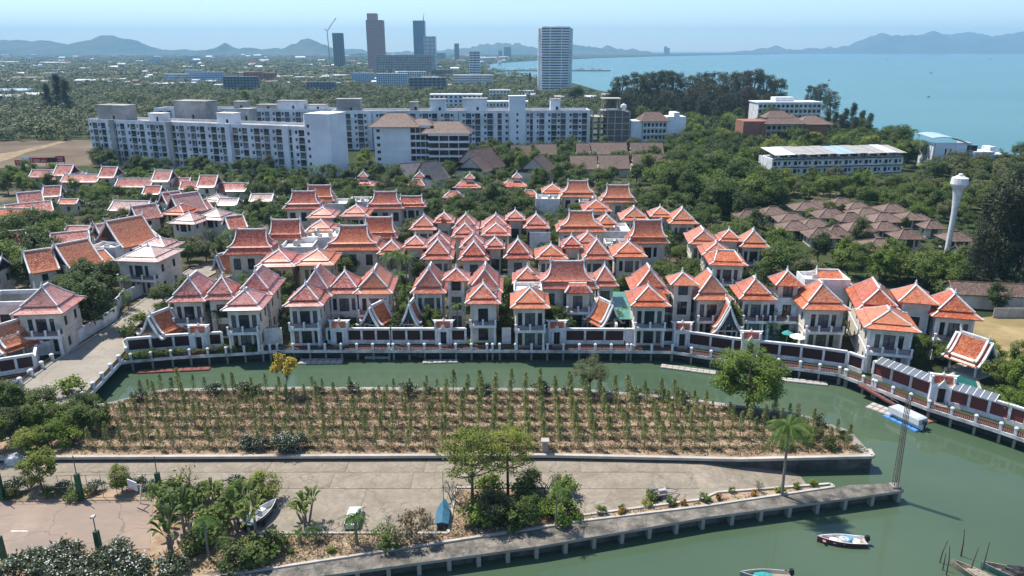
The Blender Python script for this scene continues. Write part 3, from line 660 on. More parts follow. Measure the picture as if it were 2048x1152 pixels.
# ---- garden pavilions in front
sala((330, 690), 5.2, 5.2, -.4, 'open garden pavilion with white curved gable, front left garden by the road'); sala((758, 672), 4.8, 5.0, -.45, 'open garden pavilion with orange roof in front of the two-balcony villa')
sala((826, 672), 3.8, 3.8, -.15, 'small dark red garden pavilion between palms and villa', tile='tile', H=3.8); sala((1207, 668), 4.6, 4.8, .5, 'garden pavilion under the tall saddle roof villa', H=3.6)
sala((1448, 684), 5.0, 4.6, -.06, 'tall garden pavilion with sharp white gable before the orange villas', H=4.6); sala((1935, 745), 5.4, 5.6, .5, 'garden pavilion by the dark garden pond at far right')
sala((28, 716), 6.5, 6.0, -.5, 'garden pavilion behind the canal wall at far left'); sala((455, 560), 4.0, 4.4, -.6, 'small roadside pavilion with white bargeboards behind the hip roofed villa')
# ---- second rows
GM = 'red roofed villas behind the canal row'
def rowhouse(px, label, pavs, tile='tile', rot=0.0, wall='cream', detail=0):
    h = House('villa', px, rot, label, 'villa', GM, tile, wall, detail=detail)
    for p in pavs:
        k = dict(p[4]) if len(p) > 4 else {}; h.pav(*p[:4], **k)
    return h
def hl(a, b, **k): return dict(kind='hall', ridge=(a, b), dr=.62, hmax=7.0, **k)
HZ = dict(zE=7.3)
rowhouse((520, 540), 'villa with twin big red saddle roofs right of the lane', [(447, 549, 509, 457, hl(474, 533)), (534, 605, 479, 438, hl(527, 583)), (509, 590, 534, 498, dict(rb=.05, wall='sand'))], 'tile', .05)
rowhouse((680, 540), 'villa with orange saddle roof and cluttered white roof terrace', [(646, 761, 501, 450, hl(674, 728)), (718, 795, 477, 433, hl(716, 769)), (587, 667, 531, 498, dict(rb=.05, wall='sand')), (608, 665, 463, 441, dict(rb=.05))], 'tile_o', .03)
rowhouse((600, 450), 'villa with dark red saddle roof, back left of the village', [(565, 645, 418, 381, hl(580, 626)), (606, 668, 402, 369, hl(608, 652, tile='tile_o')), (612, 670, 436, 413, dict(rb=.05))], 'tile', .05)
rowhouse((780, 450), 'long villa with joined saddle roofs behind the tall palms', [(730, 808, 418, 382, hl(744, 788)), (790, 852, 414, 391, hl(793, 835)), (679, 737, 433, 408, dict(rb=.05))], 'tile', .02)
rowhouse((840, 530), 'cluster of small red hip roofs left of the alley', [(753, 808, 509, 480, dict(rb=.08)), (804, 854, 496, 473, dict(rb=.04, zE=8.4)), (846, 908, 498, 464, dict(rb=.1)), (841, 907, 519, 477, dict(rb=.05))], 'tile', .02)
rowhouse((870, 480), 'cluster of red hip roofs in the middle back rows', [(818, 873, 460, 430, dict(rb=.08)), (866, 908, 446, 428, dict(rb=.04, zE=8.4)), (903, 958, 458, 427, dict(rb=.1)), (902, 956, 475, 445, dict(rb=.05))], 'tile')
rowhouse((990, 535), 'dark red hip roof villa right of the narrow alley', [(916, 978, 521, 481, dict(rb=.05)), (970, 1010, 498, 473, dict(rb=.04, zE=8.6)), (1006, 1066, 517, 477, dict(rb=.05)), (918, 974, 497, 466, dict(rb=.1))], 'tile')
rowhouse((1040, 480), 'villa with four red hip roofs and bare side wall', [(960, 1022, 458, 428, dict(rb=.1)), (962, 1022, 472, 445, dict(rb=.05)), (1010, 1051, 441, 422, dict(rb=.04, zE=8.4)), (1046, 1100, 457, 427, dict(rb=.08))], 'tile')
rowhouse((1150, 535), 'orange and red hip roofed villa behind the tall saddle roof', [(1070, 1137, 519, 489, dict(rb=.06, tile='tile_o')), (1123, 1166, 496, 471, dict(rb=.04, zE=8.6)), (1150, 1205, 492, 464, dict(rb=.1)), (1165, 1227, 519, 477, dict(rb=.06))], 'tile')
rowhouse((1160, 480), 'villa with upright bright red saddle roof in mid village', [(1113, 1214, 464, 421, hl(1146, 1192)), (1190, 1240, 455, 427, dict(rb=.05))], 'tile_o')
rowhouse((1300, 525), 'villa with wide red saddle roof and round pool terrace', [(1255, 1340, 487, 439, hl(1273, 1327)), (1225, 1295, 514, 482, dict(rb=.06))], 'tile_o', -.02)
rowhouse((1150, 420), 'villa with tall saddle roof at the back edge of the village', [(1120, 1193, 394, 360, hl(1136, 1175)), (1165, 1224, 423, 399, dict(rb=.06)), (1083, 1128, 386, 367, dict(rb=.05))], 'tile_o', -.02)
rowhouse((1235, 420), 'saddle roofed villa under the dark trees, back right', [(1200, 1274, 405, 369, hl(1208, 1251))], 'tile_o', -.03)
rowhouse((1310, 460), 'villa with three orange hips below the big round tree', [(1241, 1300, 441, 414, dict(rb=.15)), (1300, 1346, 434, 416, dict(rb=.04, zE=8.0)), (1338, 1398, 448, 415, dict(rb=.1))], 'tile_o', -.04)
rowhouse((1450, 560), 'three-tiered orange villa beside the banana trees', [(1378, 1440, 489, 460, dict(rb=.25, dr=1.3)), (1438, 1484, 483, 458, dict(rb=.04, zE=8.2)), (1480, 1541, 495, 459, dict(rb=.1, balcony=True)), (1404, 1468, 512, 484, dict(rb=.1)), (1419, 1496, 531, 510, dict(rb=0, ra=.22, balcony=True))], 'tile_o', -.10, detail=1)
for i, (a, b, ey, ay) in enumerate([(690, 748, 372, 361), (815, 850, 372, 356), (905, 962, 376, 362), (1000, 1056, 374, 360), (1040, 1078, 393, 379), (885, 928, 396, 384), (1098, 1120, 405, 395)]):
    h = rowhouse(((a + b) // 2, ey + 14), 'low red tiled house in the last village row, %s' % ['below the bare sandy patch', 'below the grey slatted roofs', 'left of the big dark palms', 'right of the tall garden tree', 'by the white walled garden', 'small turret among palms', 'small turret beside white wall'][i], [(a, b, ey, ay, dict(zE=4.2, dr=.7, ra=.2, rb=0, floors=1, hmin=1.5, up=i % 2 == 0))], 'tile')
    if i < 4:
        c = h.loc(G((a + b) / 2 + 6, ey - 8, 7.2)); m = MB(); m.box(c.x, c.y + 2.6, 3.5, 2.1, 2.1, 3.3); m.build('turret', M['trim'], h.root); hip_roof(h.root, c.x, c.y + 2.6, 6.8, 1.7, 1.7, 1.5, 0, 0, M['tile'], up=False)
# ---- left quarter: long gabled houses, ridge across the picture
def turned_body(h, cx, cy, L, W_, H, rot, wall, name='wall'):
    m = MB(); c, s = math.cos(rot), math.sin(rot); cor = [(-L / 2, -W_ / 2), (L / 2, -W_ / 2), (L / 2, W_ / 2), (-L / 2, W_ / 2)]; cor = [(cx + x * c - y * s, cy + x * s + y * c) for x, y in cor]
    for k in range(4):
        a, b = cor[k], cor[(k + 1) % 4]; ln = L if k % 2 == 0 else W_; u = ((b[0] - a[0]) / ln, (b[1] - a[1]) / ln); ops = []
        if k != 2:
            n = max(1, int(ln / 3.0)); z = H - 2.5 if H > 3.6 else .9
            for i in range(n): ops.append((ln * (i + .5) / n - .55, z, 1.1, 1.5))
        facade(m, (*a, 0), u, ln, H, ops, .22)
        for x, z, wd, hh in ops: window(h.root, (a[0] + u[0] * (x + wd / 2) - u[1] * .17, a[1] + u[1] * (x + wd / 2) + u[0] * .17, z), math.atan2(u[1], u[0]), wd, hh, 'dark_c' if i % 2 else 'dark', 2, 1)
    m.build(name, M[wall], h.root)
def gable_house(px, ridge_px, span, H, zE, label, tile='tile_p', rot=0.0, low=None, wall='cream', tiers=1):
    """ridge_px = (x left, x right, y) of the ridge"""
    zr = ZG + zE + H; a, b = G(ridge_px[0], ridge_px[2], zr), G(ridge_px[1], ridge_px[2], zr); c = (a + b) / 2; L = (b - a).length / max(.55, math.cos(rot)) + .6
    h = House('gabled_house', px, 0, label, 'house', 'gabled houses in the left quarter', tile, wall, detail=0); q = h.loc(c)
    gable_roof(h.root, (q.x, q.y, 0), math.pi / 2 + rot, span, L, H, M[tile], tiers, zE, 1.25, .22)
    turned_body(h, q.x, q.y, L - 1.0, span - 2.0, zE + .3, rot, wall)
    FOOT.append((c.x, c.y, L / 2, span / 2 - .5, rot))
    if low:                                     # lower wing: (xl, xr, ridge y, span, H, z)
        for xl, xr, yr, sp, hh, ze in low:
            z2 = ZG + ze + hh; a, b = G(xl, yr, z2), G(xr, yr, z2); c = (a + b) / 2; q = h.loc(c); L = (b - a).length + .5
            gable_roof(h.root, (q.x, q.y, 0), math.pi / 2 + rot, sp, L, hh, M[tile], 1, ze, 1.15, .2, name='wing_roof')
            turned_body(h, q.x, q.y, L - 1.0, sp - 1.6, ze + .2, rot, wall, 'wing_wall'); FOOT.append((c.x, c.y, L / 2, sp / 2 - .5, rot))
    return h
gable_house((135, 365), (116, 146, 330), 8.5, 3.2, 5.6, 'faded red gabled house below the roadside billboards', low=[(100, 172, 346, 6, 2.0, 3.8), (66, 112, 340, 6, 2.2, 4.2)])
gable_house((215, 375), (206, 234, 334), 8.5, 3.2, 5.6, 'red gabled house second in the back left row', low=[(130, 200, 349, 7, 2.2, 3.8)])
gable_house((325, 380), (312, 343, 341), 8.5, 3.2, 5.6, 'red gabled house third in the back left row', low=[(238, 306, 357, 7, 2.4, 3.8), (345, 380, 356, 6, 2, 3.8)])
gable_house((415, 390), (402, 434, 351), 8.5, 3.2, 5.6, 'red gabled house nearest the white condominium corner', low=[(365, 404, 363, 6, 2.2, 3.8), (438, 495, 366, 7, 2.2, 3.8)])
gable_house((60, 425), (42, 74, 384), 8, 3.4, 5.6, 'gabled house with pale grey roof sheets at left edge', rot=.6, low=[(18, 94, 406, 8, 2.4, 4.2)])
gable_house((30, 450), (-12, 62, 417), 9, 2.6, 5, 'orange gabled house above the round green trees, left edge', 'tile_o', low=[(122, 156, 398, 4, 1.2, 3.4)])
gable_house((330, 430), (330, 352, 384), 7, 3.2, 6.6, 'small steep gable behind the bleached roofs', rot=.8); gable_house((370, 440), (352, 386, 387), 9, 4.6, 5.8, 'steep dark red gable with bleached tiles in left village', rot=.85, low=[(376, 412, 402, 7, 2.2, 4.6)])
gable_house((285, 450), (228, 300, 402), 7, 2.2, 5.0, 'long bleached gabled house behind the steep gables', 'tile_w', rot=-.1); gable_house((300, 470), (272, 302, 410), 7, 3.2, 5.2, 'red gabled house with thick white bargeboards among palms', rot=.8)
gable_house((205, 500), (200, 226, 446), 7.5, 3.2, 5.5, 'pale pink gabled house left of the great orange gable', 'tile_w', rot=.85); gable_house((265, 520), (228, 268, 437), 12, 5.2, 6.2, 'great orange gabled hall with flat white terrace', 'tile_o', rot=.95, low=[(262, 300, 462, 8, 1.6, 5)])
gable_house((150, 500), (136, 178, 452), 5, 1.6, 5.4, 'low pink gabled house above the leafy trees', 'tile_p'); gable_house((130, 520), (112, 166, 464), 8, 2.4, 4.6, 'faded pink gabled house beside dark trees', 'tile_p', rot=.5)
gable_house((175, 560), (126, 160, 484), 11, 4.4, 5.6, 'large orange gabled house half hidden by trees', 'tile_o', rot=.95, low=[(150, 205, 505, 8, 1.8, 4.6)])
gable_house((-5, 560), (-30, 0, 515), 8, 3, 5, 'orange roof cut by the left picture edge', 'tile_o')
gable_house((460, 425), (440, 476, 397), 6, 1.6, 4.6, 'low bleached roof house right of the domed white roofs', 'tile_w')
rowhouse((290, 560), 'villa with two bleached hip roofs and white balustrade terrace', [(220, 318, 523, 491, dict(rb=.0, ra=.05, dr=.9, balcony=True)), (262, 336, 500, 477, dict(rb=0, ra=.05, dr=.8))], 'tile_w', -.12, 'cream', 1)
rowhouse((370, 470), 'villa with snow-pale bleached pyramid roofs', [(330, 392, 448, 423, dict(rb=0, dr=.9, zE=6)), (385, 446, 440, 415, dict(rb=0, dr=.9, zE=6)), (400, 446, 404, 386, dict(rb=0, dr=.8, zE=4.5, floors=1)), (318, 372, 430, 408, dict(rb=.1, zE=6, tile='tile_o', wall='sand'))], 'tile_w', -.2)

# flat white roof terraces squeezed between the tiled roofs, with tanks and air conditioners
def terrace(h, px, py, w_, d_, z, n=3, m='trim'):
    c = h.loc(G(px, py, ZG + z)); h.body(c.x, c.y + d_ / 2, w_, d_, z, 2, False, False, m, True, 'terrace_block'); q = MB(); t_ = .22
    for s_ in (-1, 1): q.box(c.x + s_ * (w_ / 2 - t_ / 2), c.y + d_ / 2, z + .003, t_, d_, .7); q.box(c.x, c.y + d_ / 2 + s_ * (d_ / 2 - t_ / 2), z + .006, w_ - 2 * t_ - .01, t_, .66)
    q.quad((c.x - w_ / 2 + .1, c.y + .1, z - .02), (c.x + w_ / 2 - .1, c.y + .1, z - .02), (c.x + w_ / 2 - .1, c.y + d_ - .1, z - .02), (c.x - w_ / 2 + .1, c.y + d_ - .1, z - .02)); q.build('parapet', M[m], h.root)
    FOOT.append((h.p.x + c.x, h.p.y + c.y + d_ / 2, w_ / 2, d_ / 2, h.rot))
    for k in range(n):
        q = MB(); x, y = c.x + random.uniform(-.35, .35) * w_, c.y + d_ * random.uniform(.25, .75)
        if k % 3 == 2: q.lathe(x, y, [(.55, z), (.6, z + .1), (.6, z + 1.2), (.3, z + 1.45), (.1, z + 1.5)], 10); q.build('water_tank', M['steel'], h.root)
        else: q.box(x, y, z, 1.0, .45, .85, random.random() * .3); q.build('air_conditioner', M['conc_w'], h.root)
def dish(h, px, py, z):
    c = h.loc(G(px, py, ZG + z)); q = MB(); q.tube([(c.x, c.y, z - 1), (c.x, c.y, z + .5)], .05, 5); q.lathe(c.x, c.y, [(.05, z + .4), (.45, z + .55), (.7, z + .8)], 10); q.build('satellite_dish', M['rust'], h.root)
BYL = {o['label']: o for o in COL.objects if o.parent is None and 'label' in o}
def near(lb):
    o = BYL[lb]; h = House.__new__(House); h.root = o; h.p = o.location.copy(); h.rot = o.rotation_euler.z; h.tile = M['tile']; h.wall = M['cream']; h.detail = 0; h.z = ZG; h.label = lb; return h
terrace(near('villa with twin big red saddle roofs right of the lane'), 592, 500, 7, 8, 6.4); terrace(near('villa with orange saddle roof and cluttered white roof terrace'), 638, 480, 9, 10, 7.0, 6); terrace(near('villa with dark red saddle roof, back left of the village'), 668, 412, 7, 8, 6.2); terrace(near('long villa with joined saddle roofs behind the tall palms'), 715, 408, 6, 8, 6.2)
terrace(near('villa with upright bright red saddle roof in mid village'), 1228, 468, 8, 9, 6.2, 5); terrace(near('villa with wide red saddle roof and round pool terrace'), 1240, 498, 6, 7, 5.8); terrace(near('villa with tall saddle roof at the back edge of the village'), 1096, 402, 7, 7, 6.2); terrace(near('villa with tall saddle roof at the back edge of the village'), 1180, 408, 6, 6, 6.0); terrace(near('villa dominated by one tall red saddle roof above the canal'), 1056, 588, 5, 5, 7.4, 2); terrace(near('villa with two bleached hip roofs and white balustrade terrace'), 205, 500, 6, 5, 6.2, 2)
terrace(near('villa with four red hip roofs and bare side wall'), 1080, 470, 5, 6, 5.8, 2); terrace(near('villa with white link block and orange roofs behind the pool umbrellas'), 1655, 566, 8, 5, 8.2, 1)
for lb, x, y, z in (('villa with four faded red hip roofs just right of the concrete road', 502, 566, 8.6), ('villa with red hip roofs and white attic tower left of the passage', 985, 590, 8.0), ('cluster of red hip roofs in the middle back rows', 884, 440, 9.0), ('villa dominated by one tall red saddle roof above the canal', 1068, 555, 8.6)): dish(near(lb), x, y, z)
for i_, (px_, rp, sp, H_, zE_, lb, tl, ro, lw) in enumerate([((100, 405), (92, 118, 372), 7, 2.8, 5.2, 'faded gabled house between the back row and the leafy trees', 'tile_p', .3, None), ((300, 415), (292, 322, 372), 6, 2.2, 4.6, 'small red roof under the lime trees', 'tile', 0, None), ((470, 470), (455, 480, 432), 7, 2.6, 5.4, 'red gable beside the lane trees', 'tile', .6, None), ((75, 545), (58, 92, 500), 9, 3.6, 5.4, 'orange gable behind the left terrace villa', 'tile_o', .7, [(80, 112, 520, 7, 1.8, 4.6)]), ((520, 420), (505, 545, 388), 6, 1.8, 4.8, 'bleached low roof beside the condominium hedge', 'tile_w', 0, None), ((30, 500), (10, 44, 462), 7, 2.6, 5.0, 'red gable above the round bright trees', 'tile_p', .4, None)]): gable_house(px_, rp, sp, H_, zE_, lb, tl, rot=ro, low=lw)

# ================================================================== CANAL FRONT
def seg_pts(poly, x0, x1):
    """part of a polyline between two picture columns (world points)"""
    px = [proj(p)[0] for p in poly]; out = []
    for i in range(len(poly) - 1):
        for k in range(201):
            p = poly[i].lerp(poly[i + 1], k / 200); x = proj(p)[0]
            if x0 <= x <= x1: out.append(p)
    keep = [out[0]] + [q for q in out[1:-1] if any((q - c).length < .02 for c in poly)] + [out[-1]]
    r = [keep[0]]
    for k in keep[1:]:
        if (k - r[-1]).length > .3: r.append(k)
    return r
_pm = {}
def bay_panel(L, h, m):
    k = (round(L, 1), h, m)
    if k not in _pm: q = MB(); q.box(0, 0, 0, round(L, 1), .12, h); q2 = q; _pm[k] = q2.mesh('panel', M[m])
    return _pm[k]
def canal_wall(x0, x1, label, panels=True, h=2.75, m='panel', poly=None, bay=2.9):
    pts = seg_pts(poly or WALL, x0, x1); o = thing('canal_wall', pts[0], label, 'wall', 'white canal walls'); o0 = pts[0]
    wl = MB(); cp = MB()
    for a, b in zip(pts, pts[1:]):
        a, b = a - o0, b - o0; L = (b - a).length; d = (b - a).normalized(); n = max(1, round(L / bay)); r = math.atan2(d.y, d.x); up = Vector((0, 0, 1))
        wl.bar(a + up * .35, b + up * .35, .34, .7); cp.bar(a + up * (h + .02), b + up * (h + .02), .46, .2)
        if not panels: wl.bar(a + up * (.7 + (h - .82) / 2), b + up * (.7 + (h - .82) / 2), .3, h - .78)
        else: wl.bar(a + up * (h - .18), b + up * (h - .18), .3, .24)
        for k in range(n):
            p = a + (b - a) * (k / n); q = a + (b - a) * ((k + .5) / n)
            if panels:
                wl.box(p.x, p.y, .7, .36, .38, h - .72, r)
                put('panel', bay_panel(L / n - .36, h - 1.0, m), o, (q.x, q.y, .7), r)
        if panels: wl.box(b.x, b.y, .7, .36, .38, h - .72, r)
    wl.build('wall_frame', M['white'], o); cp.build('coping', M['trim'], o)
    return o
for x0, x1, lb in [(258, 384, 'white canal wall with dark panels, first stretch right of the road bridge'), (420, 446, 'short canal wall bay left of the four-roof villa'), (696, 782, 'canal wall with dark panels behind the floating dock'),
                   (655, 668, 'narrow canal wall bay beside the corner balcony villa'), (783, 874, 'canal wall with three dark panels in front of the small red pavilion'), (902, 932, 'single dark panel wall bay left of the attic villa'),
                   (1129, 1248, 'canal wall with four dark panels below the saddle roof villa'), (1322, 1348, 'single panel wall bay left of the fifth gatehouse'), (1376, 1482, 'canal wall with panels below the tall sharp gable pavilion'),
                   (1514, 1692, 'long canal wall with five dark panels along the swimming pool'), (1694, 1724, 'canal wall bay at the corner below the rightmost villa'), (1744, 1860, 'canal wall with brown panels under the left solar canopy'), (1896, 2180, 'canal wall with brown panels under the right solar canopy')]:
    canal_wall(x0, x1, lb, m='panel' if x0 < 1740 else 'maroon')
for x0, x1, lb in [(530, 566, 'plain white wall with doors left of the floating dock villa'), (1003, 1022, 'plain white wall piece at the narrow passage'), (1090, 1098, 'plain pale wall piece beside the saddle roof gate'), (1249, 1268, 'plain white corner wall beside the green glass roof')]:
    canal_wall(x0, x1, lb, False)
canal_wall(-100, 72, 'white canal wall with dark panels at far left below the pavilion')
rw = [G(73, 740), G(78, 712), G(108, 706), G(150, 690), G(232, 640), G(238, 622)]
o = thing('garden_wall', rw[0], 'white garden wall along the left side of the concrete road', 'wall'); m = MB(); c = MB()
for a, b in zip(rw, rw[1:]):
    a, b = a - rw[0], b - rw[0]; m.bar(a + Vector((0, 0, 1.1)), b + Vector((0, 0, 1.1)), .3, 2.2); c.bar(a + Vector((0, 0, 2.26)), b + Vector((0, 0, 2.26)), .42, .14)
m.build('wall', M['white'], o); c.build('coping', M['trim'], o)
for q, lb in (([G(250, 606), G(300, 582), G(350, 548)], 'white garden wall behind dark trees, upper part of the road'), ([G(185, 640), G(236, 620), G(252, 600)], 'curved white garden wall at the road bend'), ([G(300, 560), G(352, 540), G(342, 520)], 'white balustrade wall below the bleached roof villa')):
    o = thing('garden_wall', q[0], lb, 'wall', 'garden walls along the road'); m = MB()
    for a, b in zip(q, q[1:]): m.bar(a - q[0] + Vector((0, 0, 1.2)), b - q[0] + Vector((0, 0, 1.2)), .3, 2.4)
    m.build('wall', M['white'], o)
# gatehouses
def gate(px, rot, label):
    p = G(px, _wy(px)); t = thing('gatehouse', p, label, 'gate', 'white canal gatehouses', rot)
    b = MB(); facade(b, (-1.45, -.6, 0), (1, 0), 2.9, 3.0, [(.95, .05, 1.0, 2.3)], .5); b.box(-1.445, .05, 0, .01, 1.3, 3.0); b.box(1.445, .05, 0, .01, 1.3, 3.0)
    b.quad((-1.45, -.6, 3.0), (1.45, -.6, 3.0), (1.45, .7, 3.0), (-1.45, .7, 3.0)); b.quad((1.45, .7, 0), (-1.45, .7, 0), (-1.45, .7, 3), (1.45, .7, 3)); b.build('wall', M['white'], t)
    d = MB(); d.box(-.26, -.16, .02, .48, .08, 2.3); d.box(.26, -.16, .02, .48, .08, 2.3); d.build('door', M['frame'], t)
    a = MB(); a.tube([(-.75, -.68, .0), (-.75, -.68, 2.3), (0, -.68, 3.55), (.75, -.68, 2.3), (.75, -.68, 0)], .17, 4); a.poly([(-.66, -.64, 2.35), (.66, -.64, 2.35), (0, -.64, 3.4)]); a.box(0, -.68, 3.5, .12, .12, .55, taper=.2); a.build('pointed_arch', M['trim'], t)
    r = MB(); r.rings([(1.25, .75, 3.0), (1.15, .45, 4.05)], 0, .2, closed_top=True); ro = r.build('roof', M['tile'], t)
    tr = MB(); tr.bar((-1.75, .2, 4.12), (1.75, .2, 4.12), .5, .16); tr.tube([(-1.75, .2, 4.15), (-2.0, .2, 4.4)], [.12, .03], 4); tr.tube([(1.75, .2, 4.15), (2.0, .2, 4.4)], [.12, .03], 4)
    for s in (-1, 1): tr.bar((s * 1.3, -.45, 3.0), (s * 1.3, -.1, 4.05), .26, .2); tr.box(s * 1.42, .2, 2.95, .25, 1.5, 1.1)
    tr.lathe(0, .2, [(.2, 4.2), (.22, 4.35), (.06, 4.5), (.02, 4.8)], 6); tr.build('roof_trim', M['trim'], ro)
    st = MB()
    for k in range(3): st.box(0, -.85 - .3 * k, -.1, 1.6, .3, .34 - .11 * k)
    st.build('step', M['conc_w'], t)
def _wy(px):
    q = seg_pts(WALL, px - 4, px + 4)[0]; return proj(q)[1]
for px, r, lb in [(402, .05, 'gatehouse with red roof panel in the leftmost garden wall'), (681, 0, 'gatehouse in front of the two-balcony villa'), (888, 0, 'gatehouse before the attic villa, right of the small red pavilion'), (1113, 0, 'gatehouse beside the tall saddle roof villa'),
                  (1362, -.05, 'gatehouse left of the tall sharp gable pavilion'), (1498, -.13, 'gatehouse at the left end of the pool wall'), (1878, -.32, 'gatehouse between the two solar canopies')]:
    gate(px, r, lb)
# promenade: deck on piles, white edge beam, posts and rails
mb = MB(); dk = MB()
for i in range(len(WALL) - 1):
    a, b, c, d = WALL[i], WALL[i + 1], DECK[i + 1], DECK[i]; z = 1.85
    dk.quad((d.x, d.y, z), (c.x, c.y, z), (b.x, b.y, z), (a.x, a.y, z)); dk.quad((d.x, d.y, 1.35), (c.x, c.y, 1.35), (b.x, b.y, 1.35), (a.x, a.y, 1.35))
    up = Vector((0, 0, -.12)); mb.bar(Vector((d.x, d.y, z)) + up, Vector((c.x, c.y, z)) + up, .3, .5)
M['deck'] = mat('deck_paving', (0.14, 0.075, 0.065), 0.9, .25, .8)
deck = struct('promenade', dk, M['deck']); tag(mb.build('edge_beam', M['stain'], deck))
pile = MB(); pile.box(0, 0, -1.6, .3, .3, 3.0); pile = pile.mesh('pile', M['conc'])
post = MB(); post.box(0, 0, 0, .36, .36, .95); post.lathe(0, 0, [(.2, .95), (.27, 1.02), (.27, 1.18), (.15, 1.3), (.04, 1.34)], 10); post = post.mesh('post', M['white'])
_rl = {}
def rail_mesh(L, m):
    k = (round(L, 1), m)
    if k not in _rl:
        r = MB(); L = k[0]; r.box(0, 0, .74, L, .08, .08); r.box(0, 0, .12, L, .06, .06); n = max(2, int(L / .22))
        for i in range(n): r.box(-L / 2 + L * (i + .5) / n, 0, .1, .09, .05, .66)
        _rl[k] = r.mesh('rail', M[m])
    return _rl[k]
GR = 'promenade railings'
for x0, x1, lb in [(-100, 60, 'promenade railing at far left below the canal wall'), (262, 528, 'planted promenade railing from the road bridge to the dark boathouse gap'), (540, 778, 'promenade railing above the floating dock and jet ski'), (786, 975, 'promenade railing in front of the attic villa'),
                   (985, 1255, 'promenade railing below the tall saddle roof villa'), (1262, 1462, 'promenade railing curving past the green glass roof'), (1470, 1690, 'promenade railing with maroon bars along the pool wall'), (1692, 1745, 'short promenade railing at the gangway corner'), (1750, 2180, 'promenade railing with red bars along the solar canopies')]:
    pts = seg_pts(DECK, x0, x1); o = thing('promenade_railing', Vector((pts[0].x, pts[0].y, 1.85)), lb, 'railing', GR); first = True
    for a, b in zip(pts, pts[1:]):
        a, b = a - pts[0], b - pts[0]; L = (b - a).length
        if L < .8: continue
        n = max(1, round(L / 2.85)); d = (b - a).normalized(); r = math.atan2(d.y, d.x); nn = Vector((-d.y, d.x, 0)) * .05
        for k in range(n + 1):
            p = a + (b - a) * (k / n) + nn
            if k or first: put('post', post, o, (p.x, p.y, 0.13 - .12), r)
            put('pile', pile, deck, (p.x + pts[0].x + nn.x * 6, p.y + pts[0].y + nn.y * 6, 0), r)
        first = False
        for k in range(n):
            p = a + (b - a) * ((k + .5) / n) + nn
            put('rail', rail_mesh(L / n - .36, 'maroon' if x0 > 1300 or k % 2 else 'frame'), o, (p.x, p.y, .01), r)
# road bridge balustrade
for q, lb in ((([254, 708], [168, 800]), 'white balustrade on the canal side of the road bridge'), (([105, 722], [18, 788]), 'white balustrade with planters on the left side of the road bridge')):
    a, b = G(*q[0], 2.15), G(*q[1], 2.15); o = thing('bridge_balustrade', a, lb, 'railing', 'bridge balustrades'); d = b - a; L = d.length; n = round(L / 3.2); r = math.atan2(d.y, d.x)
    for k in range(n + 1): put('post', post, o, tuple(d * (k / n)), r, (1.3, 1.3, 1.0))
    for k in range(n): p = d * ((k + .5) / n); put('rail', rail_mesh(L / n - .5, 'frame'), o, (p.x, p.y, 0), r)
    k = MB(); k.bar((0, 0, -.15), tuple(d + Vector((0, 0, -.15))), .5, .5); k.build('kerb_beam', M['white'], o)
# floating docks, gangways
def floating(a, b, wd, label, m='trim', blk=1.0, ht=.38, name='floating_dock', cat='dock'):
    a, b = G(*a, .3), G(*b, .3); d = b - a; L = d.length; r = math.atan2(d.y, d.x); n = max(1, round(L / blk)); k2 = max(1, round(wd / blk))
    o = thing(name, Vector((a.x, a.y, 0)), label, cat, 'floating docks', r); q = MB(); q.box(0, 0, -.2, L / n - .07, wd / k2 - .07, ht); q.box(0, 0, ht - .2, L / n - .25, wd / k2 - .25, .05); q = q.mesh('float_block', M[m])
    for i in range(n):
        for j in range(k2): put('float_block', q, o, ((i + .5) * L / n, (j + .5) * wd / k2 - wd / 2, random.random() * .04))
    return o
M['dockgrey'] = mat('dock_plastic', (0.50, 0.46, 0.41), .8, .2, 2, dirt=(.32, .28, .24), dirt_scale=1)
floating((598, 721), (686, 720), 2.2, 'long pale floating dock below the dark gangway', 'dockgrey'); floating((845, 722), (916, 720), 1.4, 'short floating dock below the second gangway', 'dockgrey', .8)
floating((1322, 730), (1432, 744), 1.5, 'floating dock left of the big round canal tree', 'dockgrey'); floating((1560, 756), (1655, 766), 1.5, 'floating dock right of the big round canal tree', 'dockgrey')
floating((1738, 808), (1800, 830), 2.4, 'grey floating blocks beside the covered speedboat', 'dockgrey')
M['bluef'] = mat('blue_float', (0.10, 0.28, 0.55), .6, .15, 1.5); M['redw'] = mat('red_planks', (0.22, 0.075, 0.06), .85, .25, 1.5); M['orangew'] = mat('orange_planks', (0.34, 0.16, 0.08), .85, .2, 1.5)
floating((1775, 826), (1842, 858), 2.2, 'blue floating cradle under the covered speedboat', 'bluef')
floating((1783, 797), (1866, 842), 1.6, 'orange brown pontoon between promenade and speedboat', 'orangew', 1.4); floating((275, 742), (420, 735), 1.3, 'red planked pontoon by the planted promenade', 'redw', 1.4); floating((730, 711), (782, 711), 1.4, 'white floating jet ski cradle', 'trim', .8)
def gangway(a, b, label, m='rust', wd=1.4):
    a, b = G(*a, 1.8), G(*b, .45); d = b - a; t = thing('gangway', a, label, 'gangway', 'gangways down to the docks'); q = MB(); q.bar((0, 0, 0), d, wd, .15); q.build('walkway', M[m], t)
    s = Vector((-d.y, d.x, 0)).normalized() * wd / 2
    for e in (-1, 1):
        q = MB(); up = Vector((0, 0, .9)); q.tube([s * e + up, d + s * e + up], .04, 5); q.tube([s * e + up * .5, d + s * e + up * .5], .03, 5)
        for k in range(7): q.tube([s * e + d * (k / 6), s * e + d * (k / 6) + up], .03, 5)
        q.build('handrail', M['steel'], t)
gangway((556, 700), (604, 712), 'dark gangway down to the long floating dock'); gangway((790, 699), (852, 713), 'brown gangway down to the short floating dock'); gangway((1722, 768), (1800, 812), 'red gangway down to the orange pontoon', 'redw', 1.8)
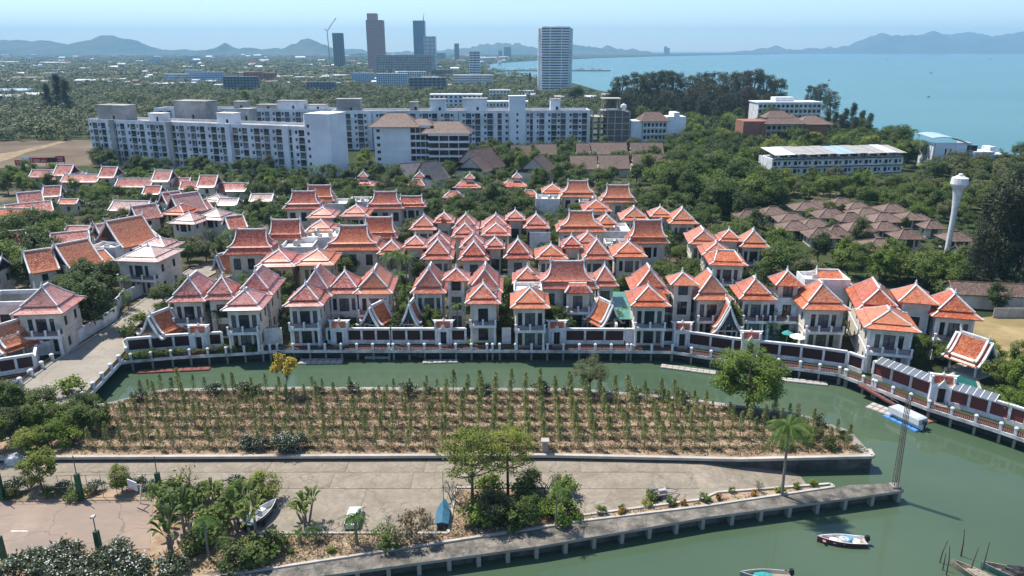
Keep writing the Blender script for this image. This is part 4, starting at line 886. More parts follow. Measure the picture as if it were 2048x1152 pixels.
# solar canopies
M['solar'] = mat('solar_glass', (0.16, 0.18, 0.20), .12, .2, .6, spec=.6)
for x0, x1, n, lb in ((1750, 1856, 8, 'row of framed solar panels left of the garden gatehouse'), (1900, 1985, 6, 'row of framed solar panels right of the garden gatehouse')):
    pts = seg_pts(WALL, x0, x1); a, b = pts[0], pts[-1]; d = b - a; L = d.length; r = math.atan2(d.y, d.x); o = thing('solar_canopy', Vector((a.x, a.y, 2)), lb, 'solar panels', 'solar canopies on the wall', r)
    f = MB()
    for k in range(n + 1): f.bar((L * k / n, -.75, 2.80), (L * k / n, 1.0, 3.35), .09, .12); f.bar((L * k / n, .3, 2.7), (L * k / n, .3, 3.1), .08, .08)
    f.build('frame', M['trim'], o); q = MB(); q.quad((-.5 * L / n + .06, -.75, 2.83), (.5 * L / n - .06, -.75, 2.83), (.5 * L / n - .06, 1.0, 3.38), (-.5 * L / n + .06, 1.0, 3.38)); q = q.mesh('solar_panel', M['solar'])
    for k in range(n): put('solar_panel', q, o, ((k + .5) * L / n, 0, 0))
# pools, umbrellas, glass roof
def pool(name, px, label, m, z=2.06):
    pts = [G(*p, z) for p in px]; q = MB(); q.poly(pts if area2(pts) > 0 else pts[::-1]); o = tag(q.build(name, M[m]), kind='structure'); k = MB()
    for a, b in zip(pts, pts[1:] + pts[:1]): k.bar(a + Vector((0, 0, .03)), b + Vector((0, 0, .03)), .4, .12)
    k.build('pool_edge', M['conc_w'], o)
pool('swimming_pool', [(1506, 690), (1520, 672), (1552, 674), (1590, 690), (1560, 700), (1512, 697)], '', 'pool'); pool('garden_pond', [(1896, 752), (1925, 738), (1950, 750), (1960, 778), (1925, 786), (1904, 776)], '', 'pool_d')
M['lawn'] = mat('lawn', (0.07, 0.11, 0.03), .95, .3, .8); sheet('pool_lawn', [(1540, 705), (1600, 690), (1690, 700), (1690, 722), (1600, 715)], 2.04, M['lawn'])
M['teal'] = mat('teal_canvas', (0.05, 0.30, 0.27), .8, .15, 2); M['canvas'] = mat('white_canvas', (.75, .72, .68), .85, .08, 2)
def umbrella(px, r, m, label):
    t = thing('pool_umbrella', G(*px), label, 'umbrella'); q = MB(); q.tube([(0, 0, 0), (0, 0, 2.6)], .04, 6); q.lathe(0, 0, [(.3, 0), (.3, .1), (.05, .12)], 8); q.build('pole', M['trim'], t)
    q = MB(); q.lathe(0, 0, [(r, 2.1), (r * .98, 2.16), (r * .5, 2.45), (.05, 2.72)], 8); q.build('canopy', M[m], t)
umbrella((1572, 690), 1.0, 'teal', 'small green pool umbrella'); umbrella((1594, 697), 1.5, 'canvas', 'large white pool umbrella')
t = thing('pool_cabinet', G(1613, 716), 'teal box standing on the pool lawn behind the wall', 'box'); q = MB(); q.box(0, 0, 0, 2.6, 1.0, 1.5); q.build('body', M['teal'], t); q = MB(); q.box(0, 0, 1.5, 2.8, 1.2, .12); q.build('lid', M['trim'], t)
M['gglass'] = mat('green_glass', (0.10, 0.26, 0.20), .25, .25, .8, spec=.5)
t = thing('glass_canopy', G(1250, 672), 'green glass roof over the side passage between two villas', 'canopy'); q = MB(); q.box(0, 0, 0, .05, .05, .05)
for k in range(5):
    q = MB(); q.box(0, k * 3.1, 3.6, 4.6, 3.0, .12); q.build('glass_panel', M['gglass'], t)
for k in range(6):
    for s in (-1, 1): q = MB(); q.box(s * 2.2, k * 3.1 - 1.5, 0, .14, .14, 3.6); q.build('post', M['trim'], t)
t = thing('passage_wall', G(1232, 686), 'pale side wall climbing along the green glass roof', 'wall'); q = MB(); q.box(0, 9, 0, .35, 18, 3.4); q.build('wall', M['cream'], t)

# ================================================================== CONDOMINIUMS, HOTELS, TOWN
M['condo'] = mat('raw_white_plaster', (0.78, 0.80, 0.83), .85, .12, .12, streak=.25, dirt=(.50, .50, .51), dirt_scale=.09)
M['condo_w'] = mat('white_plaster', (0.82, 0.84, 0.87), .85, .06, .2, dirt=(.60, .62, .66), dirt_scale=.06)
M['rawc'] = mat('raw_concrete', (0.42, 0.40, 0.375), .95, .2, .2, streak=.3, dirt=(.25, .235, .22), dirt_scale=.12)
def block(name, a, b, label, cat, floors=6, fh=2.95, depth=15, wall='condo', pattern=None, base=.6, lim=290, style='dark', z=ZG, roof='rawc', group=None, left=True):
    A, B = G(*a, z), G(*b, z); d = B - A; L = d.length; r = math.atan2(d.y, d.x); t = thing(name, A, label, cat, group, r)
    H = base + floors * fh + .9; m = MB(); ops = []; pattern = pattern or [(.45, 1.15, 1.4, .85), (2.0, 2.8, 2.4, .08), (5.2, 1.15, 1.4, .85), (6.7, 2.6, 2.4, .08)]; per = pattern[-1][0] + pattern[-1][1] + .8
    nb = int(L / per); per2 = L / nb
    for i in range(nb):
        for (x, wd, h, sill) in pattern:
            for f in range(floors): ops.append((i * per2 + x + random.random() * .001, base + f * fh + sill, wd, h))
    facade(m, (0, 0, 0), (1, 0), L, H, ops, .55)
    sops = [(depth * q - .55, base + f * fh + .9, 1.1, 1.3) for q in (.3, .7) for f in range(floors)] if left else []
    facade(m, (0, depth, 0), (0, -1), depth, H, sops, .3); facade(m, (L, 0, 0), (0, 1), depth, H, [], .3)
    m.quad((L, depth, 0), (0, depth, 0), (0, depth, H), (L, depth, H)); m.build('wall', M[wall], t)
    rf = MB(); rf.quad((.3, .3, H - .8), (L - .3, .3, H - .8), (L - .3, depth - .3, H - .8), (.3, depth - .3, H - .8)); rf.build('roof', M[roof], t)
    pp = MB(); k = .25
    for p, q in (((0, k / 2), (L, k / 2)), ((0, depth - k / 2), (L, depth - k / 2)), ((k / 2, k), (k / 2, depth - k)), ((L - k / 2, k), (L - k / 2, depth - k))): pp.bar((*p, H - .3), (*q, H - .3), k + .06, .75)
    pp.build('parapet', M[wall], t)
    ops.sort(key=lambda o: -o[2] * o[3])
    for i, (x, zz, wd, h) in enumerate(ops[:lim]): window(t, (x + wd / 2, .45, zz), 0, wd, h, random.choice(['dark', 'dark', 'dark', 'dark_c', 'grey_c', 'white_c']), random.choice([2, 3, 4]) if wd > 2 else random.choice([1, 2]), random.choice([1, 1, 2]))
    for (x, zz, wd, h) in sops: window(t, (.25, depth - x - wd / 2, zz), -math.pi / 2, wd, h, style, 2, 1)
    if len(ops) > lim:
        q = MB()
        for (x, zz, wd, h) in ops[lim:]: q.box(x + wd / 2, .47, zz, wd, .04, h)
        tag(q.build('small_windows', M['glass'], t), kind='stuff')
    # balcony slabs across the wide openings of each floor
    big = [o for o in ops if o[2] > 2]
    sm = {}
    q = MB()
    for (x, zz, wd, h) in big: q.box(x + wd / 2, -.25, zz - .16, wd + .3, .6, .14); q.bar((x, -.5, zz + .9), (x + wd, -.5, zz + .9), .05, .05)
    tag(q.build('balcony_slabs', M[wall], t), kind='stuff')
    FOOT.append((*(A + d / 2 + Vector((-d.y, d.x, 0)).normalized() * depth / 2)[:2], L / 2, depth / 2, r))
    return t, L, H, r, A
def roof_box(t, x, y, z, sx, sy, h, m='condo_w', hole=True, name='stair_tower'):
    q = MB(); facade(q, (x - sx / 2, y - sy / 2, z), (1, 0), sx, h, [(sx * .55, .2, min(1.2, sx * .3), min(2.2, h * .7))] if hole else [], .4)
    q.quad((x + sx / 2, y - sy / 2, z), (x + sx / 2, y + sy / 2, z), (x + sx / 2, y + sy / 2, z + h), (x + sx / 2, y - sy / 2, z + h))
    q.quad((x - sx / 2, y + sy / 2, z), (x - sx / 2, y - sy / 2, z), (x - sx / 2, y - sy / 2, z + h), (x - sx / 2, y + sy / 2, z + h)); q.quad((x + sx / 2, y + sy / 2, z), (x - sx / 2, y + sy / 2, z), (x - sx / 2, y + sy / 2, z + h), (x + sx / 2, y + sy / 2, z + h))
    o = q.build(name, M[m], t); k = MB(); k.box(x, y, z + h, sx + .5, sy + .5, .3); k.build('tower_cap', M['rawc'] if random.random() < .5 else M[m], o)
    if hole: k = MB(); k.box(x + sx * .55 - sx / 2 + min(1.2, sx * .3) / 2, y - sy / 2 + .6, z + .2, min(1.2, sx * .3) + .3, .1, min(2.2, h * .7)); k.build('doorway', M['glass'], o)
random.seed(21)
t, L, H, r, A = block('condominium', (190, 326), (640, 352), 'long unfinished white condominium at left with rows of dark openings', 'apartment block', depth=14)
def lx(px, y=0): q = At(px, 240, A.y); return max(2, min(L - 2, (px - 190) / 450 * L))
for px, y, sx, sy, h, w_ in ((228, 7, 15, 7, 6.5, 'rawc'), (345, 22, 17, 8, 8, 'rawc'), (322, 6, 7, 5, 3.6, 'condo'), (462, 6, 8, 5, 4.6, 'condo_w'), (446, 24, 6, 5, 5, 'rawc')): roof_box(t, lx(px), y, H - .85, sx, sy, h, w_)
for px in (243, 362, 478, 586):
    q = MB(); q.box(lx(px), -.5, 0, 2.3, 1.1, H + .2); q.build('pilaster', M['rawc'] if px < 400 else M['condo_w'], t)
q = MB(); q.box(L + 1.6, 4.5, 0, 11.0, 12.5, 24.2); q.build('end_tower', M['condo_w'], t); q = MB(); q.box(L + 1.6, 4.5, 24.2, 11.4, 12.9, .3); q.build('tower_cap', M['condo_w'], t); roof_box(t, L - 6, 9, H - .85, 8, 5, 5, 'condo_w')
for k in range(7):
    window(t, (L - 2.6, -1.78, 1.4 + k * 2.95), 0, .9, 1.2, 'dark', 1, 1)
t, L, H, r, A = block('condominium', (668, 300), (1178, 297.5), 'white condominium behind the brown-roofed hotel, with square dark windows', 'apartment block', depth=15)
def lx(px): return (px - 668) / 510 * L
for px, y, sx, sy, h, w_ in ((700, 6, 12, 7, 6.2, 'rawc'), (876, 5, 8, 7, 6.0, 'condo_w'), (950, 6, 12, 7, 6.3, 'condo'), (828, 7, 4, 4, 4.5, 'rawc'), (1110, 6, 5, 5, 5.8, 'condo_w')): roof_box(t, lx(px), y, H - .85, sx, sy, h, w_)
q = MB(); q.box(lx(1033), 1.5, 0, 8.2, 6, 26.0); q.build('stair_shaft', M['condo_w'], t); q = MB(); q.box(lx(1033), 1.5, 26, 8.8, 6.6, .35); q.build('tower_cap', M['condo_w'], t)
for k in range(6): window(t, (lx(1033), -1.53, 2 + k * 2.95), 0, .9, 1.2, 'dark', 1, 1)
for px in (742, 800, 912, 990, 1068):
    q = MB(); q.box(lx(px), -.4, 0, 2.0, .9, H + .15); q.build('pilaster', M['condo'], t)
t, L, H, r, A = block('condominium', (318, 291), (668, 295), 'rear wing of the unfinished condominium, roof terraces showing above', 'apartment block', depth=14, lim=200, floors=6)
for f_, sx, h in ((.2, 9, 4), (.47, 6, 4), (.76, 14, 4.5), (.62, 10, 2.5), (.9, 9, 2.5)): roof_box(t, L * f_, 7, H - .85, sx, 6, h, random.choice(['rawc', 'condo', 'condo_w']))
# hotel with brown roof and curved glass wing
p = G(752, 341); t = thing('hotel', p, 'white hotel with brown roofs and dark glass balconies', 'hotel'); k = mpp(p.y, 10); wl = 72 * k
m = MB(); facade(m, (0, 0, 0), (1, 0), wl, 18, [(1.0, 1.2 + 2.9 * f, 1.4, 1.3) for f in range(6)], .3); facade(m, (0, 14, 0), (0, -1), 14, 18, [], .3); m.quad((wl, 0, 0), (wl, 14, 0), (wl, 14, 18), (wl, 0, 18)); m.build('wall', M['condo_w'], t)
for f in range(6): window(t, (1.7, .22, 1.2 + 2.9 * f), 0, 1.4, 1.3, 'grey', 2, 1)
hip_roof(t, wl / 2 + 1, 7, 18, wl / 2 + 3.2, 8.6, 5.0, 4, 0, M['tile_b'], up=False, finial=False, trim_r=.1, flare=1.05)
cw = 16.0
for x0, x1, y0, nf, nm in ((wl, wl + 8, 1.5, 6, 'w'), (wl + 8, wl + 24, -2.5, 5, 'e')):
    q = MB(); q.box((x0 + x1) / 2, y0 + 7, 0, x1 - x0, 12, nf * 2.9 + .6); q.build('glazing', M['glass'], t)
    for f in range(nf + 1):
        q = MB(); q.box((x0 + x1) / 2, y0 + .1, f * 2.9 + .2, x1 - x0 + .6, 3.0, .75 if f else .4); q.build('balcony', M['condo_w'], t)
    for k_ in range(1, 4):
        q = MB(); q.box(x0 + (x1 - x0) * k_ / 4, y0 + .4, .6, .25, 1.6, nf * 2.9); q.build('fin_wall', M['condo'], t)
hip_roof(t, wl + 15, 5, 15.6, 10.5, 9, 4.2, 5, 0, M['tile_b'], up=False, finial=False, trim_r=.1, flare=1.05)
hip_roof(t, wl + 4, 8, 18.4, 5.5, 8, 2.2, 2, 1, M['tile_b'], up=False, finial=False, trim_r=.1, flare=1.05)
FOOT.append((p.x + wl, p.y + 7, wl, 9, 0))
# low brown roofed resort buildings
def barn(xl, xr, yr, span, H, zE, label, tile='tile_b', rot=0.0, wall='cream', ped='conc_w'):
    zr = ZG + zE + H; a, b = G(xl, yr, zr), G(xr, yr, zr); c = (a + b) / 2; L = (b - a).length / max(.5, math.cos(rot)); t = thing('resort_building', (c.x, c.y, ZG), label, 'building', 'brown roofed resort buildings', rot)
    gable_roof(t, (0, 0, 0), math.pi / 2, span, L, H, M[tile], 1, zE, 1.05, .11, ped=ped, horns=False); m = MB(); m.box(0, 0, 0, L - .8, span - 1.6, zE + .2); m.build('wall', M[wall], t); FOOT.append((c.x, c.y, L / 2, span / 2, rot)); return t
for a in [(1152, 1178, 286, 12, 4.5, 4, 'brown roofed hall left of the pair behind the resort trees'), (1180, 1252, 285, 12, 4.5, 4, 'long brown roof below the white condominium end'), (1260, 1324, 285, 12, 4.5, 4, 'brown roofed hall below the concrete skeleton'), (1140, 1192, 311, 13, 4.5, 3.6, 'front brown roof, left of the two long ones'),
          (1196, 1256, 310, 13, 4.5, 3.6, 'front brown roof, middle of the long ones'), (1264, 1343, 308, 13, 4.5, 3.6, 'front brown roof, right of the long ones'), (1022, 1062, 290, 11, 4.6, 3.6, 'brown roof with white skylight strip behind the gable hall'), (1070, 1112, 288, 11, 4.6, 3.6, 'brown roof beside the white skylight strip'),
          (1392, 1428, 307, 14, 4.5, 3.2, 'brown hipped resort house right of the dark trees')]: barn(*a)
barn(938, 978, 296, 16, 7.5, 3.4, 'steep brown roof hall with twin gables', rot=1.0); barn(935, 965, 312, 13, 5.5, 3.2, 'low brown gable with white triangle left of palms', rot=1.25); barn(1060, 1092, 312, 14, 6, 3.2, 'brown gable hall with pale triangle facing the village', rot=1.25)
barn(800, 838, 326, 12, 5, 2.6, 'grey shingled roof behind the village palms', 'tile_g', .5); barn(846, 872, 322, 12, 6.5, 2.6, 'steep grey roof with stepped slats', 'tile_g', .85); barn(862, 884, 334, 9, 4, 2.4, 'small grey roof right of the stepped slats', 'tile_g', .85)
barn(1440, 1490, 320, 8, 1.5, 3, 'pale blue metal roof shed among trees', 'tile_g')
# unfinished concrete skeleton
p = G(1183, 297); k = mpp(p.y, 10); t = thing('concrete_skeleton', p, 'unfinished grey concrete building frame beside the slim water tower', 'building'); Ls = 76 * k
for f in range(7): q = MB(); q.box(Ls / 2, 6, f * 3.1, Ls if f < 6 else 10, 12, .35); q.build('floor_slab', M['rawc'], t)
for i in range(6):
    for y in (.5, 6, 11.5): q = MB(); q.box(.4 + i * (Ls - .8) / 5, y, 0, .5, .5, 18.6); q.build('column', M['rawc'], t)
q = MB(); q.box(Ls * .66, 6, 0, Ls * .62, 11, 18.2); q.build('infill_wall', mat('brick_infill', (.16, .13, .115), .95, .25, .3), t)
for x in (-4, 4):
    for y in (-4, 4): q = MB(); q.box(Ls / 2 + x, 6 + y, 18.9, .5, .5, 5.5); q.build('column', M['conc_w'], t)
q = MB(); q.box(Ls / 2, 6, 24.4, 9.5, 9.5, .4); q.build('floor_slab', M['conc_w'], t)
# water towers
def water_tower(px, base_y, top_y, wpx, label, tank=.17):
    p = G(px, base_y); t = thing('water_tower', p, label, 'water tower', 'white water towers'); Ht = At(px, top_y, p.y).z - ZG; R = wpx / 2 * mpp(p.y, Ht); h0 = Ht * (1 - tank)
    q = MB(); q.lathe(0, 0, [(R * .42, 0), (R * .34, h0 * .15), (R * .31, h0 * .6), (R * .33, h0 * .74), (R * .42, h0 * .86), (R * .60, h0 * .985)], 16); q.build('shaft', M['trim'], t)
    q = MB(); q.lathe(0, 0, [(R * .62, h0 * .985), (R * .98, h0 + (Ht - h0) * .30), (R, h0 + (Ht - h0) * .36), (R * .92, h0 + (Ht - h0) * .82), (R * .55, h0 + (Ht - h0) * .9), (R * .5, Ht * .995)], 16); to = q.build('tank', M['trim'], t)
    q = MB(); q.lathe(0, 0, [(R * .28, Ht * .99), (R * .28, Ht * 1.01), (R * .2, Ht * 1.02)], 10); q.build('hatch', M['trim'], to); FOOT.append((p.x, p.y, 1.5, 1.5, 0)); return t
water_tower(1886, 548, 351, 33, 'tall white water tower with flared tank beside the dark trees', .125); water_tower(1244, 289, 208, 13, 'slim white water tower at the concrete skeleton', .12)
# seaside hotels
def balcony_hotel(px, base, wpx, H, depth, rot, floors, label, wall, roof, tile='tile_b', cols=8, slabm=None, gap=True):
    p = G(px, base); t = thing('hotel', p, label, 'hotel', None, rot); Wd = wpx * mpp(p.y, 8); fh = (H - .8) / floors; q = MB(); ops = []
    for f in range(floors):
        for c in range(cols): ops.append((Wd * (c + .14) / cols, .5 + f * fh + .3, Wd * .72 / cols, fh * .68))
    facade(q, (0, 0, 0), (1, 0), Wd, H, ops, .8); facade(q, (Wd, 0, 0), (0, 1), depth, H, [], .3); facade(q, (0, depth, 0), (0, -1), depth, H, [], .3); q.quad((Wd, depth, 0), (0, depth, 0), (0, depth, H), (Wd, depth, H)); q.quad((0, 0, H), (Wd, 0, H), (Wd, depth, H), (0, depth, H)); q.build('wall', M[wall], t)
    for (x, z, a, h) in ops: window(t, (x + a / 2, .7, z), 0, a, h, 'dark_c' if random.random() < .3 else 'dark', 2, 1)
    for f in range(floors): q = MB(); q.box(Wd / 2, -.5, .5 + f * fh, Wd, 1.0, .16); bo = q.build('balcony', M[slabm or wall], t); q = MB(); q.box(Wd / 2, -.97, .5 + f * fh + .17, Wd, .06, .62); q.build('parapet', M[slabm or wall], bo)
    if roof == 'hip': hip_roof(t, Wd / 2, depth / 2, H, Wd / 2 + 1.2, depth / 2 + 1.4, 4.2, Wd * .3, 0, M[tile], up=False, finial=False, trim_r=.1, flare=1.05)
    elif roof == 'flat': q = MB(); q.box(Wd / 2, depth / 2, H, Wd + 1, depth + 1, .5); q.build('roof_slab', M['condo_w'], t); q = MB(); q.box(Wd * .45, depth * .5, H + .5, Wd * .3, depth * .5, 2.6); q.build('penthouse', M['trim'], t)
    FOOT.append((p.x + Wd / 2, p.y + depth / 2, Wd / 2, depth / 2, rot)); return t, Wd
t, Wd = balcony_hotel(1284, 296, 48, 13.5, 12, .1, 4, 'small white hotel with balconies and brown roof, right of the skeleton', 'white', 'hip', cols=6)
q = MB(); q.box(Wd + 5.2, 5, 0, 10, 9, 15.6); q.build('stair_wing', M['condo_w'], t); q = MB(); q.box(Wd + 5.2, 5, 15.6, 3, 9, 2.0); q.build('stair_head', M['condo_w'], t); q = MB(); q.box(-3.2, 6, 0, 6, 10, 13.5); q.build('end_wall', M['condo_w'], t)
t, Wd = balcony_hotel(1512, 262, 128, 17.0, 16, .05, 5, 'white seaside hotel with flat roof beside the casuarinas', 'white', 'flat', cols=14)
t, Wd = balcony_hotel(1528, 303, 72, 13.5, 16, .0, 4, 'terracotta walled hotel with brown tiled roofs', 'conc_w', 'hip', cols=7)
M['terra'] = mat('terracotta_wall', (.34, .15, .09), .85, .15, .3, dirt=(.26, .12, .08), dirt_scale=.2)
for x, wd, h, d_ in ((-5.6, 11, 14.6, 14), (Wd + 6.5, 13, 13.2, 14), (-1.2, 2.2, 13.3, 15)): q = MB(); q.box(x, 8, 0, wd, d_, h); q.build('wing', M['terra'], t)
hip_roof(t, Wd + 6.5, 8, 13.2, 8.4, 8.6, 3.6, 2, 0, M['tile_b'], up=False, finial=False, trim_r=.1, flare=1.05); hip_roof(t, Wd * .42, 9, 16, 7, 5, 3.2, 3, 0, M['tile_b'], up=False, finial=False, trim_r=.1, flare=1.05)
# shophouse row
p = G(1540, 367); q_ = G(1800, 360); d = q_ - p; L = d.length; t = thing('row_house', p, 'long row of weathered white shophouses with patched metal roof', 'row house', None, math.atan2(d.y, d.x)); n = 13; m = MB(); ops = []; fh = 3.0
for f in range(3):
    for k in range(n): ops += [(L * (k + .12) / n, .6 + f * fh, L * .34 / n, 1.5), (L * (k + .58) / n, .9 + f * fh, L * .22 / n, 1.1)]
facade(m, (0, 0, 0), (1, 0), L, 9.2, ops, .4); facade(m, (L, 0, 0), (0, 1), 11, 9.2, [], .3); facade(m, (0, 11, 0), (0, -1), 11, 9.2, [], .3); m.quad((0, 0, 9.2), (L, 0, 9.2), (L, 11, 9.2), (0, 11, 9.2)); m.build('wall', M['white'], t)
for (x, z, a, h) in ops: window(t, (x + a / 2, .3, z), 0, a, h, 'dark', 1, 1)
for f in (1, 2, 3): q = MB(); q.box(L / 2, -.5, f * fh - .1, L, 1.0, .2); q.build('ledge', M['conc_d'], t)
M['zinc_b'] = mat('blue_metal_sheet', (.36, .46, .55), .5, .12, .5); M['zinc'] = mat('grey_metal_sheet', (.42, .40, .37), .6, .2, .5, dirt=(.3, .26, .22), dirt_scale=.3); M['zinc_w'] = mat('white_metal_sheet', (.66, .66, .66), .5, .1, .5)
for k in range(n):
    q = MB(); q.box(0, 0, 0, L / n - .08, 12.5, .12); o = q.build('roof_sheet', M[['zinc_w', 'zinc_w', 'zinc', 'zinc', 'zinc', 'zinc', 'zinc_b', 'zinc_b', 'zinc', 'zinc', 'zinc', 'zinc_w', 'zinc'][k]], t); o.location = (L * (k + .5) / n, 4.5, 11.4 + .1 * (k % 3)); o.rotation_euler = (.12, 0, 0)
    for y in (.3, 9): q = MB(); q.box(L * (k + .08) / n, y, 9.2, .3, .3, 2.4 if y > 5 else 1.7); q.build('roof_post', M['conc_d'], t)
    q = MB(); q.box(L * (k + .5) / n, 3.5, 9.2, L * .7 / n, .2, 1.7); q.build('attic_wall', M['frame'] if k % 3 else M['conc_w'], t)
# modern white house at the shore
p = G(1860, 338); t = thing('modern_house', p, 'modern white seaside house with curved blue-grey metal roof', 'house'); k = mpp(p.y, 6)
m = MB(); facade(m, (0, 0, 0), (1, 0), 75 * k, 11.0, [(5, 6, .8, 2.4), (7, 6, .8, 2.4), (14, 7.0, 4.5, 3.0), (13, 1, 2, 2.4)], .5); m.quad((75 * k, 0, 0), (75 * k, 11, 0), (75 * k, 11, 11), (75 * k, 0, 11)); m.quad((0, 11, 0), (0, 0, 0), (0, 0, 11), (0, 11, 11)); m.build('wall', M['condo_w'], t)
for x, z, a, h in ((5, 6, .8, 2.4), (7, 6, .8, 2.4), (14, 7.0, 4.5, 3.0), (13, 1, 2, 2.4)): window(t, (x + a / 2, .4, z), 0, a, h, 'dark', 2 if a > 1 else 1, 1)
q = MB(); N = 10; Wr = 78 * k
for i in range(N):
    x0, x1 = -1.5 + Wr * i / N, -1.5 + Wr * (i + 1) / N; z0, z1 = [12.4 + 2.2 * math.sin(math.pi * (.2 + .8 * s)) - 1.2 * s for s in (i / N, (i + 1) / N)]
    q.quad((x0, -1, z0 - .7), (x1, -1, z1 - .7), (x1, 12, z1), (x0, 12, z0)); q.quad((x0, 12, z0 - .25), (x1, 12, z1 - .25), (x1, -1, z1 - .95), (x0, -1, z0 - .95)); q.quad((x0, -1, z0 - .95), (x1, -1, z1 - .95), (x1, -1, z1 - .7), (x0, -1, z0 - .7))
q.build('roof', M['zinc_b'], t); q = MB(); q.box(95 * k, 2, 0, 40 * k, 9, 7.5); q.build('side_wing', M['condo_w'], t); q = MB(); q.box(135 * k, 4, 0, 40 * k, 8, 6); q.build('low_wing', M['condo_w'], t); q = MB(); q.box(125 * k, 5, 6, 12 * k, 6, 3); q.build('penthouse', M['trim'], t)
for i in range(4): q = MB(); q.box(-4 + i * 1.4, -.6, 0, .14, .14, 11); q.build('scaffold_pole', M['steel'], t)
FOOT.append((p.x + 18, p.y + 5, 20, 7, 0))
# bungalows
for i, (xl, xr, ey, ay) in enumerate([(x1_ - 4, x2_ + 4, y1_ + 1, y2_) for x1_, x2_, y1_, y2_ in [(1479, 1527, 436, 418), (1562, 1620, 445, 428), (1594, 1652, 421, 407), (1618, 1668, 416, 398), (1640, 1702, 436, 419), (1686, 1738, 443, 429), (1716, 1774, 434, 419), (1752, 1810, 444, 431), (1569, 1624, 461, 444), (1607, 1670, 457, 440), (1622, 1680, 476, 458), (1755, 1802, 461, 444), (1660, 1700, 470, 455), (1730, 1772, 485, 466), (1740, 1815, 501, 481), (1855, 1892, 457, 445), (1900, 1950, 482, 463), (1700, 1752, 462, 446), (1530, 1578, 430, 415), (1800, 1850, 478, 462), (1668, 1716, 412, 397), (1700, 1746, 420, 405), (1770, 1820, 424, 410), (1812, 1862, 440, 425)]]):
    h = House('bungalow', ((xl + xr) // 2, ey + 14), -.08 + random.random() * .1, 'low bungalow with brown hipped roof in the right-hand garden estate', 'bungalow', 'brown roofed bungalows', 'tile_b', 'cream', detail=0)
    h.pav(xl, xr, ey, ay, .85, zE=2.6, ra=.12, rb=0, up=False, floors=1, hmin=1.8, hmax=3.2)
barn(1912, 1962, 492, 9, 2.6, 3.2, 'brown roofed house at the foot of the dark casuarinas'); barn(1905, 2060, 566, 7, 1.6, 3.0, 'long low brown roof right of the water tower foot', rot=-.16)
t = thing('boundary_wall', G(1985, 636), 'white boundary wall beside the dry lawn at right', 'wall')
for k in range(8): q = MB(); q.box(k * 2.6 + 1.25, 0, 0, 2.5, .15, 2.0); q.build('wall_panel', M['conc_w'], t)
# ---- skyline
def G2(px, D): return At(px, 110, D).x
M['pinkc'] = mat('pink_render', (.50, .31, .27), .85, .05, .02); M['bluet'] = mat('blue_curtain_wall', (.10, .20, .28), .25, .15, .02, spec=.6); M['slate'] = mat('slate_render', (.16, .19, .22), .7, .1, .02); M['palebl'] = mat('pale_blue_render', (.45, .58, .70), .85, .08, .05); M['orngr'] = mat('orange_render', (.48, .20, .13), .85, .1, .05)
def tower(name, xl, xr, top, D, label, wall, glass='glass', floors=24, cols=6, depth=.8, cat='tower', slabs=False, base=ZG, win=.62):
    a, b = G2(xl, D), G2(xr, D); Wd = b - a; H = At((xl + xr) / 2, top, D).z - base; t = thing(name, (a, D, base), label, cat); dp = Wd * depth; fh = H / floors; FOOT.append((a + Wd / 2, D - 25, Wd / 2 + 4, 30 + dp, 0))
    if slabs:
        q = MB(); q.box(Wd / 2, dp / 2, 0, Wd * .9, dp * .9, H); q.build('core', M[glass], t)
        for f in range(floors + 1):
            q = MB(); q.box(Wd / 2, dp / 2, f * fh - .05, Wd, dp, fh * .56); q.build('floor_band', M[wall], t)
        for k in range(2): q = MB(); q.box(Wd * (.3 + .4 * k), -.1 + dp * .05, 0, Wd * .03, dp * .05, H); q.build('pier', M[wall], t)
    else:
        q = MB(); cw = Wd / cols; ops = [(cw * (c + (1 - win) / 2), fh * (f + .25), cw * win, fh * .5) for f in range(floors) for c in range(cols)]; facade(q, (0, 0, 0), (1, 0), Wd, H, ops, min(1.5, cw * .3))
        n2 = max(2, int(cols * depth)); c2 = dp / n2; sop = [(c2 * (c + (1 - win) / 2), fh * (f + .25), c2 * win, fh * .5) for f in range(floors) for c in range(n2)]
        facade(q, (Wd, 0, 0), (0, 1), dp, H, sop, .5); facade(q, (0, dp, 0), (0, -1), dp, H, sop, .5); q.quad((0, 0, H), (Wd, 0, H), (Wd, dp, H), (0, dp, H)); q.build('wall', M[wall], t); k = MB(); k.box(Wd / 2, dp / 2, .1, Wd * .96 if Wd > 6 else Wd - .5, dp * .96, H - .3); k.build('glazing', M[glass], t)
    return t, Wd, dp, H
t, Wd, dp, H = tower('condominium_tower', 1083, 1140, 56, 965, 'tall white round-cornered condominium tower standing at the shore', 'condo_w', floors=24, slabs=True, depth=.9)
q = MB(); q.box(Wd * .4, dp / 2, H, Wd * .7, dp * .6, 2.6); q.build('crown', M['condo_w'], t)
for s in (0, 1): q = MB(); q.lathe(Wd * s, dp / 2, [(Wd * .12, 0), (Wd * .12, H)], 10); q.build('stair_turret', M['condo'], t)
t, Wd, dp, H = tower('hotel_tower', 735, 768, 40, 1900, 'tall pinkish brown slab tower on the skyline', 'pinkc', 'slate', 34, 9, .7); q = MB(); q.box(Wd * .36, dp / 2, H, Wd * .55, dp, 15); q.build('crown', M['pinkc'], t)
tower('hotel_tower', 748, 865, 110, 1650, 'wide grey grid-fronted hotel slab at the foot of the pink tower', 'rawc', 'glass', 11, 36, .15, 'hotel')
t, Wd, dp, H = tower('glass_tower', 828, 851, 41, 2300, 'blue glass tower with needle and slanted top', 'bluet', 'bluet', 40, 4, .8); q = MB(); q.tube([(Wd * .85, dp / 2, H), (Wd * .95, dp / 2, H + 22)], [1.5, .3], 5); q.build('spire', M['steel'], t)
